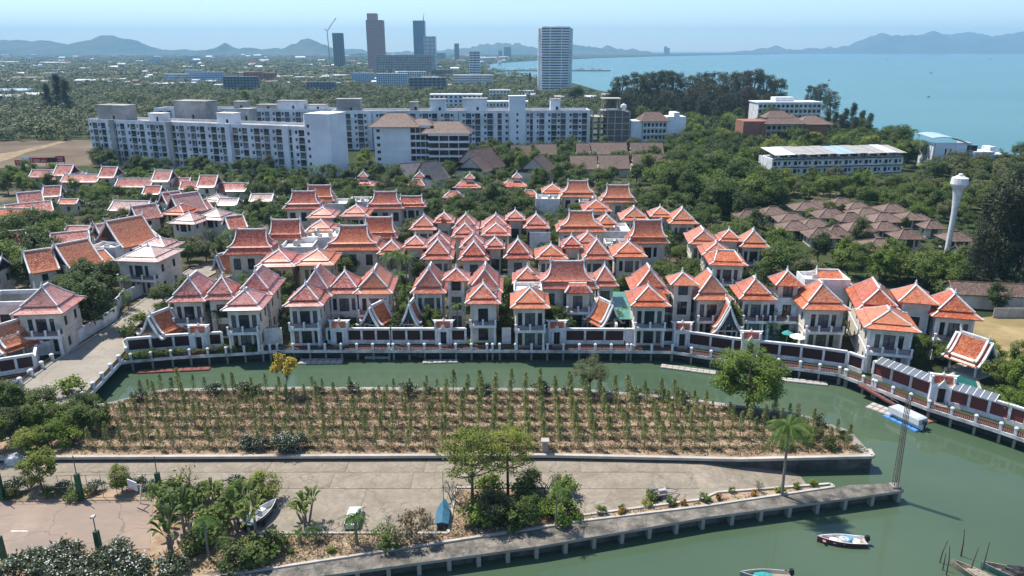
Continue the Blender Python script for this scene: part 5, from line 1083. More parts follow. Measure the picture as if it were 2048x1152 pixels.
tower('condominium_tower', 848, 872, 74, 1800, 'slim white condominium tower in front of the glass tower', 'condo_w', floors=26, slabs=True, depth=.9)
t, Wd, dp, H = tower('dark_tower', 667, 686, 66, 2100, 'dark grey tower under construction beside the crane', 'slate', 'glass', 36, 5, .9); p = At(661, 137, 2090)
t = thing('tower_crane', (p.x, 2090, ZG), 'tall thin tower crane with raised jib left of the dark tower', 'crane'); zt = At(661, 62, 2090).z - ZG; q = MB(); q.bar((0, 0, 0), (-2, 0, zt), 1.8, 1.8); q.build('mast', M['steel'], t); q = MB(); e = At(672, 36, 2090); q.bar((-2, 0, zt), (e.x - p.x, 0, e.z - ZG), 1.6, 1.6); q.bar((-2, 0, zt), (-9, 0, zt + 6), 1.4, 1.4); q.build('jib', M['steel'], t)
tower('condominium_tower', 938, 960, 105, 1250, 'white mid-rise tower by the marina road', 'condo_w', floors=12, slabs=True, depth=.9); tower('far_tower', 909, 918, 87, 3600, 'slim grey tower far along the bay', 'slate', floors=24, cols=3); tower('far_tower', 1008, 1022, 94, 5200, 'hazy blue twin tower across the bay', 'slate', floors=22, cols=4); tower('far_tower', 997, 1004, 101, 5300, 'low hazy tower left of the twin tower', 'slate', floors=16, cols=3)
tower('far_tower', 1328, 1334, 93, 9000, 'hazy tower left of the pair on the far shore', 'slate', floors=30, cols=3); tower('far_tower', 1334, 1339, 96, 9100, 'hazy shorter tower right of the pair on the far shore', 'slate', floors=30, cols=3); tower('far_tower', 873, 890, 106, 4200, 'long hazy block behind the slim tower', 'slate', floors=10, cols=5)
for xl, xr, top, base, wl_, fl, cl, lb in [(700, 745, 146, 166, 'palebl', 5, 12, 'pale blue apartment block left of the turreted one'), (750, 812, 147, 172, 'palebl', 6, 14, 'pale blue apartment block with turrets'), (816, 890, 155, 180, 'slate', 4, 8, 'dark grey unfinished block among trees'), (905, 985, 150, 169, 'condo_w', 4, 18, 'white gabled resort block near the marina'),
                                           (795, 850, 143, 158, 'condo', 4, 12, 'white apartment wing behind the dark block'), (862, 905, 140, 152, 'slate', 4, 8, 'dark low block below the slim tower'), (322, 372, 148, 163, 'condo', 3, 16, 'long white block in the left plain'), (366, 400, 140, 161, 'condo_w', 5, 8, 'stepped white block in the left plain'),
                                           (396, 440, 144, 166, 'palebl', 5, 9, 'blue block beside the stepped white one'), (440, 508, 153, 180, 'slate', 5, 10, 'grey blue slab block among trees'), (483, 520, 144, 164, 'orngr', 5, 8, 'orange red block, left one'), (520, 548, 146, 162, 'orngr', 4, 8, 'pinkish red block, right one'), (608, 665, 164, 184, 'slate', 4, 9, 'dark concrete block below the sheds')]:
    D = G(0, base).y; tower('mid_rise', xl, xr, top, D, lb, wl_, floors=fl, cols=cl, depth=.25, cat='apartment block')
for xl, xr, top, base, fl, cl, lb in [(857, 962, 190, 214, 3, 11, 'long white low hotel behind the condominium'), (970, 1056, 204, 216, 1, 12, 'low white columned wing right of the long hotel'), (978, 1020, 181, 194, 2, 6, 'pale house among trees below the shore tower'), (1038, 1068, 182, 192, 1, 5, 'white shed roof near the shore tower')]:
    D = G(0, base).y; t, Wd, dp, H = tower('low_hotel', xl, xr, top, D, lb, 'condo_w', floors=fl, cols=cl, depth=.3, cat='building', win=.5); q = MB(); q.box(Wd / 2, dp / 2, H, Wd + 1, dp + 1, .6); q.build('roof_slab', M['condo_w'], t)
rr_ = random.Random(55)
for k in range(16):
    xl = rr_.uniform(10, 960); base = rr_.uniform(116, 150); wpx = rr_.uniform(9, 24); tower('mid_rise', xl, xl + wpx, base - rr_.uniform(5, 11), G(0, base).y, 'small %s block in the hazy town plain' % ['white', 'pale blue', 'grey'][k % 3], ['condo_w', 'palebl', 'rawc'][k % 3], floors=rr_.randint(3, 6), cols=rr_.randint(4, 8), depth=.4, cat='apartment block')
# scattered far houses and sheds
M['shed_g'] = mat('green_sheet', (.30, .48, .40), .6, .1, .1); M['roofr'] = mat('far_red_roof', (.34, .15, .10), .8, .2, .1)
def shed_mesh(nm, rm, wm):
    w_ = MB(); w_.box(0, 0, 0, 1, 1, 1)
    for k in range(4): w_.box(-.36 + .24 * k, -.5, .3, .1, .02, .4, mi=1)
    r_ = MB(); 
    for s in (-1, 1): r_.quad((-.55, s * .58, .95), (.55, s * .58, .95), (.55, 0, 1.35), (-.55, 0, 1.35))
    for s in (-1, 1): r_.poly([(s * .5, -.5, 1), (s * .5, .5, 1), (s * .5, 0, 1.32)])
    return w_.mesh('wall', [M[wm], M['glass']]), r_.mesh('roof', M[rm])
SH = [shed_mesh('a', 'zinc_w', 'condo_w'), shed_mesh('b', 'zinc', 'condo'), shed_mesh('c', 'roofr', 'cream'), shed_mesh('d', 'zinc_b', 'condo_w'), shed_mesh('e', 'tile_b', 'cream')]
SHN = ['white metal roof', 'grey metal roof', 'red roof', 'blue metal roof', 'brown roof']
random.seed(77); SHEDS = []
spots = [(60, 160, 55, 5, 4), (28, 188, 70, 8, 3), (20, 200, 60, 8, 0), (70, 196, 40, 8, 0), (110, 128, 60, 3, 0), (190, 165, 60, 5, 0), (225, 162, 50, 4, 1), (20, 128, 40, 4, 1), (120, 150, 60, 3, 1), (330, 172, 40, 5, 0), (560, 156, 50, 4, 1), (630, 158, 70, 4, 1), (670, 154, 60, 3, 0), (1000, 186, 28, 6, 4), (1210, 196, 16, 5, 0), (1180, 200, 22, 5, 0), (1120, 200, 22, 5, 1), (1060, 196, 20, 5, 0)]
for k in range(170):
    y = 113 + 62 * random.random() ** 1.3; spots.append((random.uniform(-10, 1010 if y < 150 else 930), y, random.uniform(5, 20), random.uniform(2, 6), random.choice([0, 0, 1, 2, 3, 4])))
for x, y, wd, h, kd in spots:
    p = G(x, y); k = mpp(p.y); t = thing('far_building', p, '%s building in the hazy plain behind the condominiums' % SHN[kd], 'building', 'small buildings in the far plain', random.uniform(-.25, .25)); t.scale = (wd * k, max(7, min(30, wd * k * .5)), max(3.5, min(14, h * k))); put('wall', SH[kd][0], t); put('roof', SH[kd][1], t); FOOT.append((p.x, p.y - 14, wd * k * .5, 26, 0))
# marina
a, b = G(975, 141), G(1218, 140); m = MB(); m.box((a.x + b.x) / 2, (a.y + b.y) / 2, -.5, b.x - a.x, 14, 3); struct('breakwater', m, M['conc'])
m = MB()
for k in range(60):
    x = random.uniform(980, 1200); p = G(x, random.uniform(137.5, 141), .5); L = random.uniform(9, 16); m.box(p.x, p.y - 20, -.2, L, 4, 2.2, random.uniform(-.3, .3)); m.box(p.x, p.y - 20, 2, L * .4, 3, 1.6); m.box(p.x, p.y - 20, 2, .35, .35, random.uniform(12, 22))
tag(m.build('moored_yachts', M['gloss']), 'mass of small white yachts moored along the far marina breakwater', 'yachts', kind='stuff')
for i, (x, y) in enumerate([(1658, 161), (1862, 146), (1857, 194), (1774, 119), (1980, 119)]):
    p = G(x, y, 0); t = thing('distant_boat', p, 'tiny boat far out on the turquoise sea, %s' % ['nearest the seaside casuarinas', 'middle of the bay', 'nearest the modern house', 'pale one near the far shore', 'dark one near the right edge'][i], 'boat'); L = 6 * mpp(p.y); m = MB(); m.rings([(L * .35, L * .1, -.3), (L * .5, L * .15, L * .12)], closed_top=True); m.build('hull', M['black' if i != 3 else 'gloss'], t); m = MB(); m.box(L * .1, 0, L * .12, L * .3, L * .2, L * .16); m.build('cabin', M['conc_d'], t)
# billboards
M['red'] = mat('sign_red', (.42, .02, .03), .6, .05, .5); D = 326
def board(xl, xr, yt, yb, m, text, label, size=.6):
    a, b = At(xl, yb, D), At(xr, yt, D); t = thing('billboard', ((a.x + b.x) / 2, D, ZG), label, 'billboard', 'roadside billboards'); wd, z0, z1 = b.x - a.x, a.z - ZG, b.z - ZG
    q = MB(); q.box(0, 0, z0, wd, .25, z1 - z0); q.build('board', M[m], t)
    for s in (-.35, .35): q = MB(); q.box(s * wd, .2, 0, .2, .2, z0 + .1); q.build('post', M['steel'], t)
    for i, (tx, sc_, ox, oz) in enumerate(text):
        c = bpy.data.curves.new('lettering', 'FONT'); c.body = tx; c.size = (z1 - z0) * sc_; c.align_x = 'CENTER'; c.align_y = 'CENTER'; c.extrude = .02; c.materials.append(M['trim'])
        tmp = bpy.data.objects.new('lettering', c); me = bpy.data.meshes.new_from_object(tmp); bpy.data.objects.remove(tmp)
        o = bpy.data.objects.new('lettering', me); COL.objects.link(o); o.parent = t; o.location = (ox * wd, -.16, z0 + (z1 - z0) * oz); o.rotation_euler = (math.pi / 2, 0, 0)
board(31, 43.5, 320, 331, 'red', [('Tops', .45, 0, .68), ('daily', .35, 0, .25)], 'small red roadside billboard at the left end'); board(44.5, 59, 314, 324, 'white', [], 'blank pale billboard between the red ones'); board(60.5, 95, 315, 325.5, 'red', [('Tops', .95, -.2, .5), ('daily', .55, .27, .42)], 'wide red roadside billboard with white lettering'); board(96, 111.5, 315, 325, 'panel', [], 'dark roadside billboard right of the wide red one'); board(112.5, 128.5, 312, 324, 'red', [('Tops', .5, 0, .66), ('daily', .4, 0, .28)], 'red roadside billboard at the right end')

# ================================================================== FOREGROUND THINGS
def hull_mesh(L, B, Dp, wall=.08, floor=.25, n=14, full=2.2):
    """open boat along +x (bow at +x): outer skin, rim, inner skin and sole"""
    o = MB(); st = []
    for i in range(n + 1):
        s = i / n; x = -L / 2 + L * s; b = B / 2 * (1 - max(0, (s - .35) / .65) ** full) * (.86 + .14 * min(1, s / .3)); b = max(b, .02); sh = Dp * (1 + .35 * s ** 2); st.append((x, b, sh))
    for k in range(n):
        (x0, b0, h0), (x1, b1, h1) = st[k], st[k + 1]
        for e in (-1, 1):
            A_ = [(x0, e * b0 * .55, -.15), (x1, e * b1 * .55, -.15 + (.0 if k < n - 3 else .1)), (x1, e * b1, h1), (x0, e * b0, h0)]
            o.quad(*(A_ if e < 0 else A_[::-1])); i0, i1 = max(b0 - wall, .0), max(b1 - wall, .0)
            R = [(x0, e * b0, h0), (x1, e * b1, h1), (x1, e * i1, h1), (x0, e * i0, h0)]; o.quad(*(R if e < 0 else R[::-1]), 1)
            I = [(x0, e * i0, h0), (x1, e * i1, h1), (x1, e * i1 * .8, floor), (x0, e * i0 * .8, floor)]; o.quad(*(I if e < 0 else I[::-1]), 1)
        o.quad((x0, -b0 * .55, -.15), (x0, b0 * .55, -.15), (x1, b1 * .55, -.15), (x1, -b1 * .55, -.15))
        o.quad((x0, -max(b0 - wall, 0) * .8, floor), (x1, -max(b1 - wall, 0) * .8, floor), (x1, max(b1 - wall, 0) * .8, floor), (x0, max(b0 - wall, 0) * .8, floor), 2)
    x, b, h = st[0]; o.quad((x, -b * .55, -.15), (x, -b, h), (x, b, h), (x, b * .55, -.15)); o.quad((x + .06, b - wall, h), (x + .06, -b + wall, h), (x + .06, -b * .8, floor), (x + .06, b * .8, floor), 1)
    return o
def lump(cx, cy, cz, rx, ry, rz, seed, n=9, m=7):
    """draped heap: noisy half ellipsoid"""
    q = MB(); rs = random.Random(seed)
    for j in range(m + 1):
        ph = math.pi / 2 * j / m
        for i in range(n):
            t = 2 * math.pi * i / n; k = .85 + .3 * rs.random(); q.v.append((cx + rx * k * math.cos(t) * math.cos(ph) ** .6, cy + ry * k * math.sin(t) * math.cos(ph) ** .6, cz + rz * math.sin(ph) * (.85 + .2 * rs.random())))
    for j in range(m):
        for i in range(n): q.f.append((j * n + i, j * n + (i + 1) % n, (j + 1) * n + (i + 1) % n, (j + 1) * n + i)); q.m.append(0)
    return q
M['navy'] = mat('dark_hull', (.03, .035, .04), .4, .2, 2); M['tarp_b'] = mat('blue_tarpaulin', (.025, .13, .21), .55, .3, 2.5, bump=.6, bscale=5, dirt=(.05, .10, .13), dirt_scale=2); M['tarp_g'] = mat('grey_tarpaulin', (.47, .49, .51), .7, .12, 2, bump=.6, bscale=4)
M['wood'] = mat('weathered_wood', (.30, .25, .19), .9, .25, 3); M['cloth1'] = mat('blue_sheet', (.10, .32, .45), .8, .2, 3); M['cloth2'] = mat('crimson_cloth', (.35, .03, .06), .8, .2, 3); M['teal2'] = mat('teal_boat_paint', (.16, .27, .25), .6, .15, 2)
def motor(parent, x, z):
    q = MB(); q.box(x, 0, z, .45, .42, .5, taper=.75); q.box(x - .05, 0, z - .75, .18, .14, .8); q.bar((x + .2, 0, z + .25), (x + .7, 0, z + .35), .05, .05); q.build('outboard_motor', M['black'], parent)
# skiff on the front canal
p = G(1682, 1086, 0); t = thing('skiff', Vector((p.x, p.y, 0)), 'small white and maroon skiff with tarps and outboard on the front canal', 'boat', None, math.pi - .10)
h = hull_mesh(5.0, 1.6, .55); h.build('hull', [M['maroon'], M['gloss'], M['conc_w']], t); motor(t, -2.6, .6)
for i, (x, y, rx, ry, rz, m) in enumerate([(-.2, .1, .65, .55, .55, 'tarp_g'), (-.75, -.15, .6, .5, .4, 'cloth1'), (.8, .1, .5, .45, .35, 'canvas'), (1.55, .05, .3, .3, .35, 'cloth2'), (-1.5, .1, .5, .5, .3, 'gloss')]): lump(x, y, .25, rx, ry, rz, i).build('tarp', M[m], t)
for x in (-2.0, .3, 1.9): q = MB(); q.box(x, 0, .42, .28, 1.3, .05); q.build('bench', M['wood'], t)
# boats at the bottom edge
p = G(1530, 1158, 0); t = thing('fishing_boat', Vector((p.x, p.y, 0)), 'teal fishing boat cut by the bottom edge, with motor box', 'boat', None, math.pi - .05); h = hull_mesh(5.0, 1.5, .6); h.build('hull', [M['teal2'], M['conc_w'], M['wood']], t); motor(t, -2.5, .75); lump(.2, 0, .3, 1.0, .5, .35, 9).build('tarp', M['teal'], t)
p = G(1958, 1160, 0); t = thing('fishing_boat', Vector((p.x, p.y, 0)), 'weathered wooden boat with heaped nets among the stakes', 'boat', None, 2.2); h = hull_mesh(5.5, 1.6, .6); h.build('hull', [M['wood'], M['wood'], M['wood']], t); lump(0, 0, .3, 1.3, .6, .7, 12).build('net_heap', M['wood'], t)
p = G(2030, 1156, 0); t = thing('fishing_boat', Vector((p.x, p.y, 0)), 'dark covered boat at the bottom right corner', 'boat', None, 2.6); h = hull_mesh(6.0, 1.8, .6); h.build('hull', [M['teal2'], M['wood'], M['wood']], t); lump(-.3, 0, .4, 1.4, .75, .9, 15).build('tarp', M['black'], t)
# covered speedboat by the docks
p = G(1812, 846, 0); a_ = math.atan2((G(1842, 858, 0) - G(1775, 826, 0)).y, (G(1842, 858, 0) - G(1775, 826, 0)).x); t = thing('speedboat', Vector((p.x, p.y + .3, .28)), 'speedboat under a pale grey cover on the blue cradle', 'boat', None, a_ + math.pi)
h = hull_mesh(5.6, 2.0, .7); h.build('hull', [M['gloss'], M['gloss'], M['conc_w']], t); q = MB(); q.rings([(2.5, 1.04, .62), (2.35, .9, 1.35), (2.0, .75, 1.5)], -.2, 0, closed_top=True); q.build('cover', M['tarp_g'], t); motor(t, -2.9, .7)
# jet ski
p = G(756, 702, 0); t = thing('jet_ski', Vector((p.x, p.y, .25)), 'blue jet ski on its white floating cradle', 'jet ski', None, .1); q = MB(); q.rings([(1.3, .45, 0), (1.5, .55, .3), (1.2, .4, .5), (.5, .2, .62)], closed_top=True); q.build('hull', mat('ski_blue', (.03, .30, .55), .4, .1, 2), t); q = MB(); q.box(-.3, 0, .6, 1.1, .36, .22, taper=.8); q.build('seat', M['black'], t); q = MB(); q.bar((.45, 0, .55), (.3, 0, .95), .12, .12); q.bar((.3, -.35, .95), (.3, .35, .95), .06, .06); q.build('handlebar', M['black'], t)
# boats and car on the lot
p = G(885, 1050, ZL); t = thing('sailing_dinghy', Vector((p.x, p.y + 1.2, ZL + .35)), 'sailing boat under blue tarpaulin with thin mast on the concrete lot', 'boat', None, math.pi / 2); h = hull_mesh(5.6, 1.9, .7); h.build('hull', [M['navy'], M['gloss'], M['wood']], t)
q = MB(); st = [(-2.9, .98, .75, 1.0), (-1.5, 1.02, .8, 1.25), (0, 1.0, .85, 1.35), (1.4, .72, .95, 1.3), (2.4, .32, 1.05, 1.2), (2.85, .06, 1.1, 1.12)]
for a, b in zip(st, st[1:]):
    for e in (-1, 1):
        k = [(a[0], e * a[1], a[2]), (b[0], e * b[1], b[2]), (b[0], 0, b[3]), (a[0], 0, a[3])]; q.quad(*(k if e < 0 else k[::-1])); k = [(a[0], e * a[1], a[2] - .35), (b[0], e * b[1], b[2] - .35), (b[0], e * b[1], b[2]), (a[0], e * a[1], a[2])]; q.quad(*(k if e < 0 else k[::-1]))
q.poly([(-2.9, .98, .75), (-2.9, 0, 1.0), (-2.9, -.98, .75)]); q.build('tarpaulin', M['tarp_b'], t); q = MB(); q.tube([(.8, 0, .8), (.8, 0, 7.2)], [.07, .04], 6); q.build('mast', M['steel'], t)
t.scale = (.74,) * 3; t.location.z -= .09
for x in (-1.6, 1.2): q = MB(); q.box(x, 0, -.36, .3, 1.2, .3); q.build('chock', M['wood'], t)
p = G(524, 1040, ZL); t = thing('motorboat', Vector((p.x, p.y, ZL + .45)), 'open white motorboat parked on a trailer behind the banana trees', 'boat', None, 1.15); h = hull_mesh(5.8, 2.1, .8); h.build('hull', [M['navy'], M['gloss'], M['steel']], t); q = MB(); q.box(.2, 0, .3, .9, .9, .75, taper=.8); q.build('console', M['gloss'], t); t.scale = (.84,) * 3; t.location.z -= .07; q = MB(); q.bar((-2.2, 0, -.25), (3.8, 0, -.25), .12, .12); q.build('trailer', M['steel'], t)
for s in (-1, 1): q = MB(); q.tube([(-.8, s * .95, -.14), (-.8, s * 1.15, -.14)], .3, 12); q.build('wheel', M['black'], t)
p = G(700, 1067, ZL); t = thing('parked_car', Vector((p.x, p.y + 2.2, ZL)), 'white hatchback car parked nose away on the lot behind the fan palm', 'car', None, math.pi / 2 + .02); q = MB()
prof = [(-2.1, .35, .55, .80), (-2.08, .35, .95, .84), (-1.9, .3, 1.0, .86), (-.9, .3, 1.0, .88), (.9, .3, .98, .88), (1.9, .32, .82, .84), (2.1, .35, .6, .74)]
for a, b in zip(prof, prof[1:]):
    for e in (-1, 1):
        k = [(a[0], e * a[3], a[1]), (b[0], e * b[3], b[1]), (b[0], e * b[3], b[2] - .05), (a[0], e * a[3], a[2] - .05)]; q.quad(*(k if e < 0 else k[::-1])); k = [(a[0], e * a[3], a[2] - .05), (b[0], e * b[3], b[2] - .05), (b[0], e * (b[3] - .08), b[2]), (a[0], e * (a[3] - .08), a[2])]; q.quad(*(k if e < 0 else k[::-1]))
    q.quad((a[0], -a[3] + .08, a[2]), (b[0], -b[3] + .08, b[2]), (b[0], b[3] - .08, b[2]), (a[0], a[3] - .08, a[2]))
for a in (prof[0], prof[-1]): q.quad((a[0], -a[3], a[1]), (a[0], a[3], a[1]), (a[0], a[3], a[2]), (a[0], -a[3], a[2]))
q.build('body', M['gloss'], t); q = MB(); q.rings([(1.5, .80, .98), (.95, .66, 1.46)], -.45, 0); q.build('window_glass', M['glass'], t); q = MB(); q.rings([(.97, .68, 1.45), (.9, .6, 1.52)], -.45, 0, closed_top=True); q.build('roof', M['gloss'], t)
for s in (-1, 1):
    q = MB(); q.box(-2.09, s * .72, .72, .06, .2, .34); q.build('tail_light', M['red'], t)
    for x in (-1.3, 1.3): q = MB(); q.tube([(x, s * .70, .32), (x, s * .90, .32)], .32, 14); wo = q.build('wheel', M['black'], t); q = MB(); q.tube([(x, s * .89, .32), (x, s * .915, .32)], .18, 10); q.build('rim', M['steel'], wo)
    q = MB(); q.box(.55, s * .95, .98, .12, .16, .12); q.build('mirror', M['gloss'], t)
t.scale = (.86,) * 3; q = MB(); q.box(-2.13, 0, .38, .1, 1.5, .18); q.build('bumper', M['gloss'], t); q = MB(); q.box(-2.125, 0, .68, .02, .45, .14); q.build('number_plate', M['trim'], t)
p = G(30, 918, ZI); t = thing('covered_load', Vector((p.x, p.y, ZL)), 'pale tarpaulin heap at left edge of the lot', 'tarpaulin'); lump(0, 0, 0, 1.1, .9, 1.3, 31, 10, 8).build('tarpaulin', M['tarp_g'], t); q = MB(); q.box(0, 0, 0, 1.6, 1.2, .12); q.build('pallet', M['wood'], t)
p = G(1322, 992, ZL); t = thing('boat_trailer', Vector((p.x, p.y, ZL)), 'small empty trailer of grey tubes on the right lot', 'trailer', None, .25); q = MB()
for s in (-1, 1): q.bar((-1.6, s * .6, .5), (1.2, s * .6, .5), .08, .1); q.bar((1.2, s * .6, .5), (2.1, 0, .5), .08, .1)
for x in (-1.6, -.5, .6): q.bar((x, -.6, .5), (x, .6, .5), .08, .08)
for s in (-.3, .3): q.bar((-1.7, s, .85), (.4, s, .85), .14, .1); q.bar((-1.2, s, .5), (-1.2, s, .85), .06, .06)
q.build('frame', M['steel'], t)
for s in (-1, 1): q = MB(); q.tube([(-.6, s * .66, .3), (-.6, s * .86, .3)], .3, 12); q.build('wheel', M['black'], t)
q = MB(); q.box(.1, 0, .55, .9, .7, .3); q.build('tool_box', M['conc_w'], t)
# lattice mast
p = G(1790, 973, ZQ); e = At(1812, 790, p.y); Hm = e.z - ZQ; t = thing('lattice_mast', p, 'tall rusty lattice mast on the tip of the quay', 'mast'); lean = (At(1812, 790, p.y).x - p.x) / Hm * .35
legs = [(-.24, -.24), (.24, -.24), (.24, .24), (-.24, .24)]; N = 22
P_ = lambda k, z: (legs[k][0] * (1 - .25 * z / Hm) + lean * z, legs[k][1] * (1 - .25 * z / Hm), z)
for k in range(4): q = MB(); q.tube([P_(k, 0), P_(k, Hm)], .032, 5); q.build('leg', M['rust'], t)
q = MB()
for i in range(N):
    z0, z1 = Hm * i / N, Hm * (i + 1) / N
    for k in range(4): q.bar(P_(k, z0), P_((k + 1) % 4, z1), .028, .028); q.bar(P_(k, z1), P_((k + 1) % 4, z1), .025, .025)
q.build('bracing', M['rust'], t); q = MB(); q.box(0, 0, 0, 1.0, 1.0, .22); q.build('base', M['conc'], t)
# basketball stand, court pillars with lamps, fence
p = G(280, 1008, ZL); t = thing('basketball_stand', p, 'basketball backboard on leaning stand at the court end', 'basketball hoop', None, -.5); q = MB(); q.bar((0, 0, 0), (0, .5, 2.2), .12, .12); q.bar((0, .5, 2.2), (0, -.4, 2.7), .1, .1); q.build('stand', M['trim'], t)
q = MB(); q.box(0, -.45, 2.2, 1.5, .05, 1.0); q.build('backboard', mat('clear_board', (.55, .58, .6), .3, .1, 1), t); q = MB()
for a, b in (((-.77, 2.2), (.77, 2.2)), ((-.77, 3.2), (.77, 3.2)), ((-.77, 2.2), (-.77, 3.2)), ((.77, 2.2), (.77, 3.2))): q.bar((a[0], -.48, a[1]), (b[0], -.48, b[1]), .08, .08)
q.build('board_frame', M['trim'], t); q = MB(); q.tube([(.23 * math.cos(i * math.pi / 5), -.75 + .23 * math.sin(i * math.pi / 5), 2.35) for i in range(11)], .025, 4); q.build('rim', M['red'], t)
GP = 'green court pillars'
for i, (x, y, hh, lamp) in enumerate([(6, 1000, 4.2, 0), (163, 1000, 4.2, 0), (321, 992, 3.8, 0), (8, 1120, 4.4, 1), (200, 1106, 4.2, 1)]):
    p = G(x, y, ZL); t = thing('court_pillar', p, 'ivy-green concrete court pillar, ' + ['back left corner of the court', 'back middle of the court', 'back right beside the banana leaves', 'front left with lamp', 'front right with lamp above the white flowers'][i], 'lamp post', GP); q = MB(); q.box(0, 0, 0, .5, .5, hh * (.62 if lamp else .8), taper=.9); q.build('pillar', M['green'], t); q = MB(); q.tube([(0, 0, hh * .6), (0, 0, hh * (1.0 if lamp else 1.35))], .05, 6); po = q.build('pole', M['rust'], t)
    if lamp:
        q = MB(); q.box(0, 0, hh, .42, .55, .16, taper=.8); q.build('lamp_head', M['conc_w'], po)
t = thing('court_fence', G(-20, 1001, ZL), 'thin wire fence along the back of the sports court', 'fence'); o0 = G(-20, 1001, ZL); L = G(321, 994, ZL) - o0
for k in range(13): q = MB(); d = L * (k / 12); q.tube([d, d + Vector((0, 0, 3.0))], .03, 5); q.build('post', M['rust'], t)
for z in (.1, 1.5, 3.0): q = MB(); q.tube([Vector((0, 0, z)), L + Vector((0, 0, z))], .022, 4); q.build('rail', M['rust'], t)
# stakes, pillar stub, poles
for i, (x, y, hh, lx_, nm) in enumerate([(1878, 1125, 2.6, .5, 'leaning stake left of the leaning trio'), (1885, 1140, 2.0, .05, 'short stake in the leaning trio'), (1893, 1150, 3.4, -.2, 'curved stake in the leaning trio'), (1922, 1112, 3.2, -.15, 'thick single dark stake standing alone'), (1938, 1150, 3.2, .45, 'stake beside the wooden boat'), (1962, 1150, 3.8, .2, 'tallest thin stake above the wooden boat')]):
    p = G(x, y, 0); t = MB(); t.tube([(0, 0, -1.2), (lx_ * .3, 0, hh * .5), (lx_, .1, hh)], [.07 if i != 3 else .12, .06, .03], 6); o = t.build('mooring_stake', M['rust'], None, (p.x, p.y, 0)); tag(o, 'bare wooden ' + nm, 'stake', 'wooden stakes in the canal')
p = G(1090, 905, ZI); t = thing('concrete_stub', p, 'small grey concrete pillar standing in the plantation', 'pillar'); q = MB(); q.box(0, 0, 0, .8, .8, 1.6, taper=.85); q.build('pillar', M['conc'], t); q = MB(); q.box(0, 0, 1.6, 1.0, 1.0, .2); q.build('cap', M['conc_w'], t)
for i, (x, y, tp, lb) in enumerate([(1808, 430, 398, 'thin utility pole in the woods left of the water tower'), (1670, 405, 372, 'thin utility pole behind the bungalows'), (1992, 372, 338, 'utility pole above the scrub at right edge'), (1318, 350, 315, 'lamp pole behind the tall round trees')]):
    p = G(x, y); hh = At(x, tp, p.y).z - ZG; t = thing('utility_pole', p, lb, 'pole', 'utility poles'); q = MB(); q.tube([(0, 0, 0), (0, 0, hh)], [.16, .1], 6); q.build('shaft', M['conc_w'], t); q = MB(); q.bar((-.9, 0, hh * .94), (.9, 0, hh * .94), .1, .1); q.build('cross_arm', M['conc_w'], t)

# ================================================================== VEGETATION
RNG = np.random.default_rng(5)
def mesh_np(name, V_, F_, mats, mi=None):
    me = bpy.data.meshes.new(name); nv, nf = len(V_), len(F_); k = F_.shape[1]
    me.vertices.add(nv); me.vertices.foreach_set('co', np.ascontiguousarray(V_, dtype=np.float32).ravel())
    me.loops.add(nf * k); me.loops.foreach_set('vertex_index', np.ascontiguousarray(F_, dtype=np.int32).ravel())
    me.polygons.add(nf); me.polygons.foreach_set('loop_start', np.arange(0, nf * k, k, dtype=np.int32))
    for m in mats: me.materials.append(m)
    if mi is not None: me.polygons.foreach_set('material_index', np.ascontiguousarray(mi, dtype=np.int32))
    me.update(calc_edges=True); return me
def leaves(P, size, rng, up=.35, aspect=.6, vary=.4, ctr=None, ob=0.0):
    """one leaf-sized quad per point, random tilt biased to face up"""
    n = len(P); N = rng.normal(size=(n, 3)); N[:, 2] = np.abs(N[:, 2]) + up
    if ctr is not None: D_ = P - np.array(ctr); D_ /= np.linalg.norm(D_, axis=1)[:, None] + 1e-6; N = N + D_ * ob
    N /= np.linalg.norm(N, axis=1)[:, None]
    T = rng.normal(size=(n, 3)); T -= N * (T * N).sum(1)[:, None]; T /= np.linalg.norm(T, axis=1)[:, None]; B = np.cross(N, T)
    s = size * (1 - vary + 2 * vary * rng.random(n))[:, None]; a = T * s * .5; b = B * s * .5 * aspect
    V_ = np.stack([P - a, P - b * 1.0 + a * .1, P + a, P + b * 1.0 + a * .1], 1).reshape(-1, 3); F_ = np.arange(n * 4).reshape(-1, 4); return V_, F_
def clump_pts(rng, C, R, n):
    C, R = np.array(C, float), np.array(R, float); w = R ** 2; k = rng.choice(len(C), n, p=w / w.sum()); d = rng.normal(size=(n, 3)); d /= np.linalg.norm(d, axis=1)[:, None]
    r = R[k] * rng.random(n) ** .45; return C[k] + d * r[:, None] * np.array([1, 1, .75])
def crown(rng, cz, rx, rz, ncl, rcl, bottom=-.55):
    C, R = [], []
    while len(C) < ncl:
        d = rng.normal(size=3); d /= np.linalg.norm(d)
        if d[2] < bottom: continue
        q = .55 + .45 * rng.random(); C.append((d[0] * rx * q, d[1] * rx * q, cz + d[2] * rz * q)); R.append(rcl * (.65 + .7 * rng.random()))
    return C, R
def trunk_mesh(rng, h, r, C, nl=6, m='bark', bend=.3):
    q = MB(); b = rng.normal(size=2) * bend; top = (b[0], b[1], h); q.tube([(0, 0, -.3), (b[0] * .3, b[1] * .3, h * .5), top], [r, r * .8, r * .6], 6)
    idx = rng.permutation(len(C))[:nl]
    for i in idx: c = C[i]; q.tube([(b[0] * .8, b[1] * .8, h * (.7 + .2 * rng.random())), ((c[0] + top[0]) * .5, (c[1] + top[1]) * .5, (c[2] + h) * .5 + .15), c], [r * .5, r * .32, r * .12], 5)
    return q.mesh('trunk', M[m])
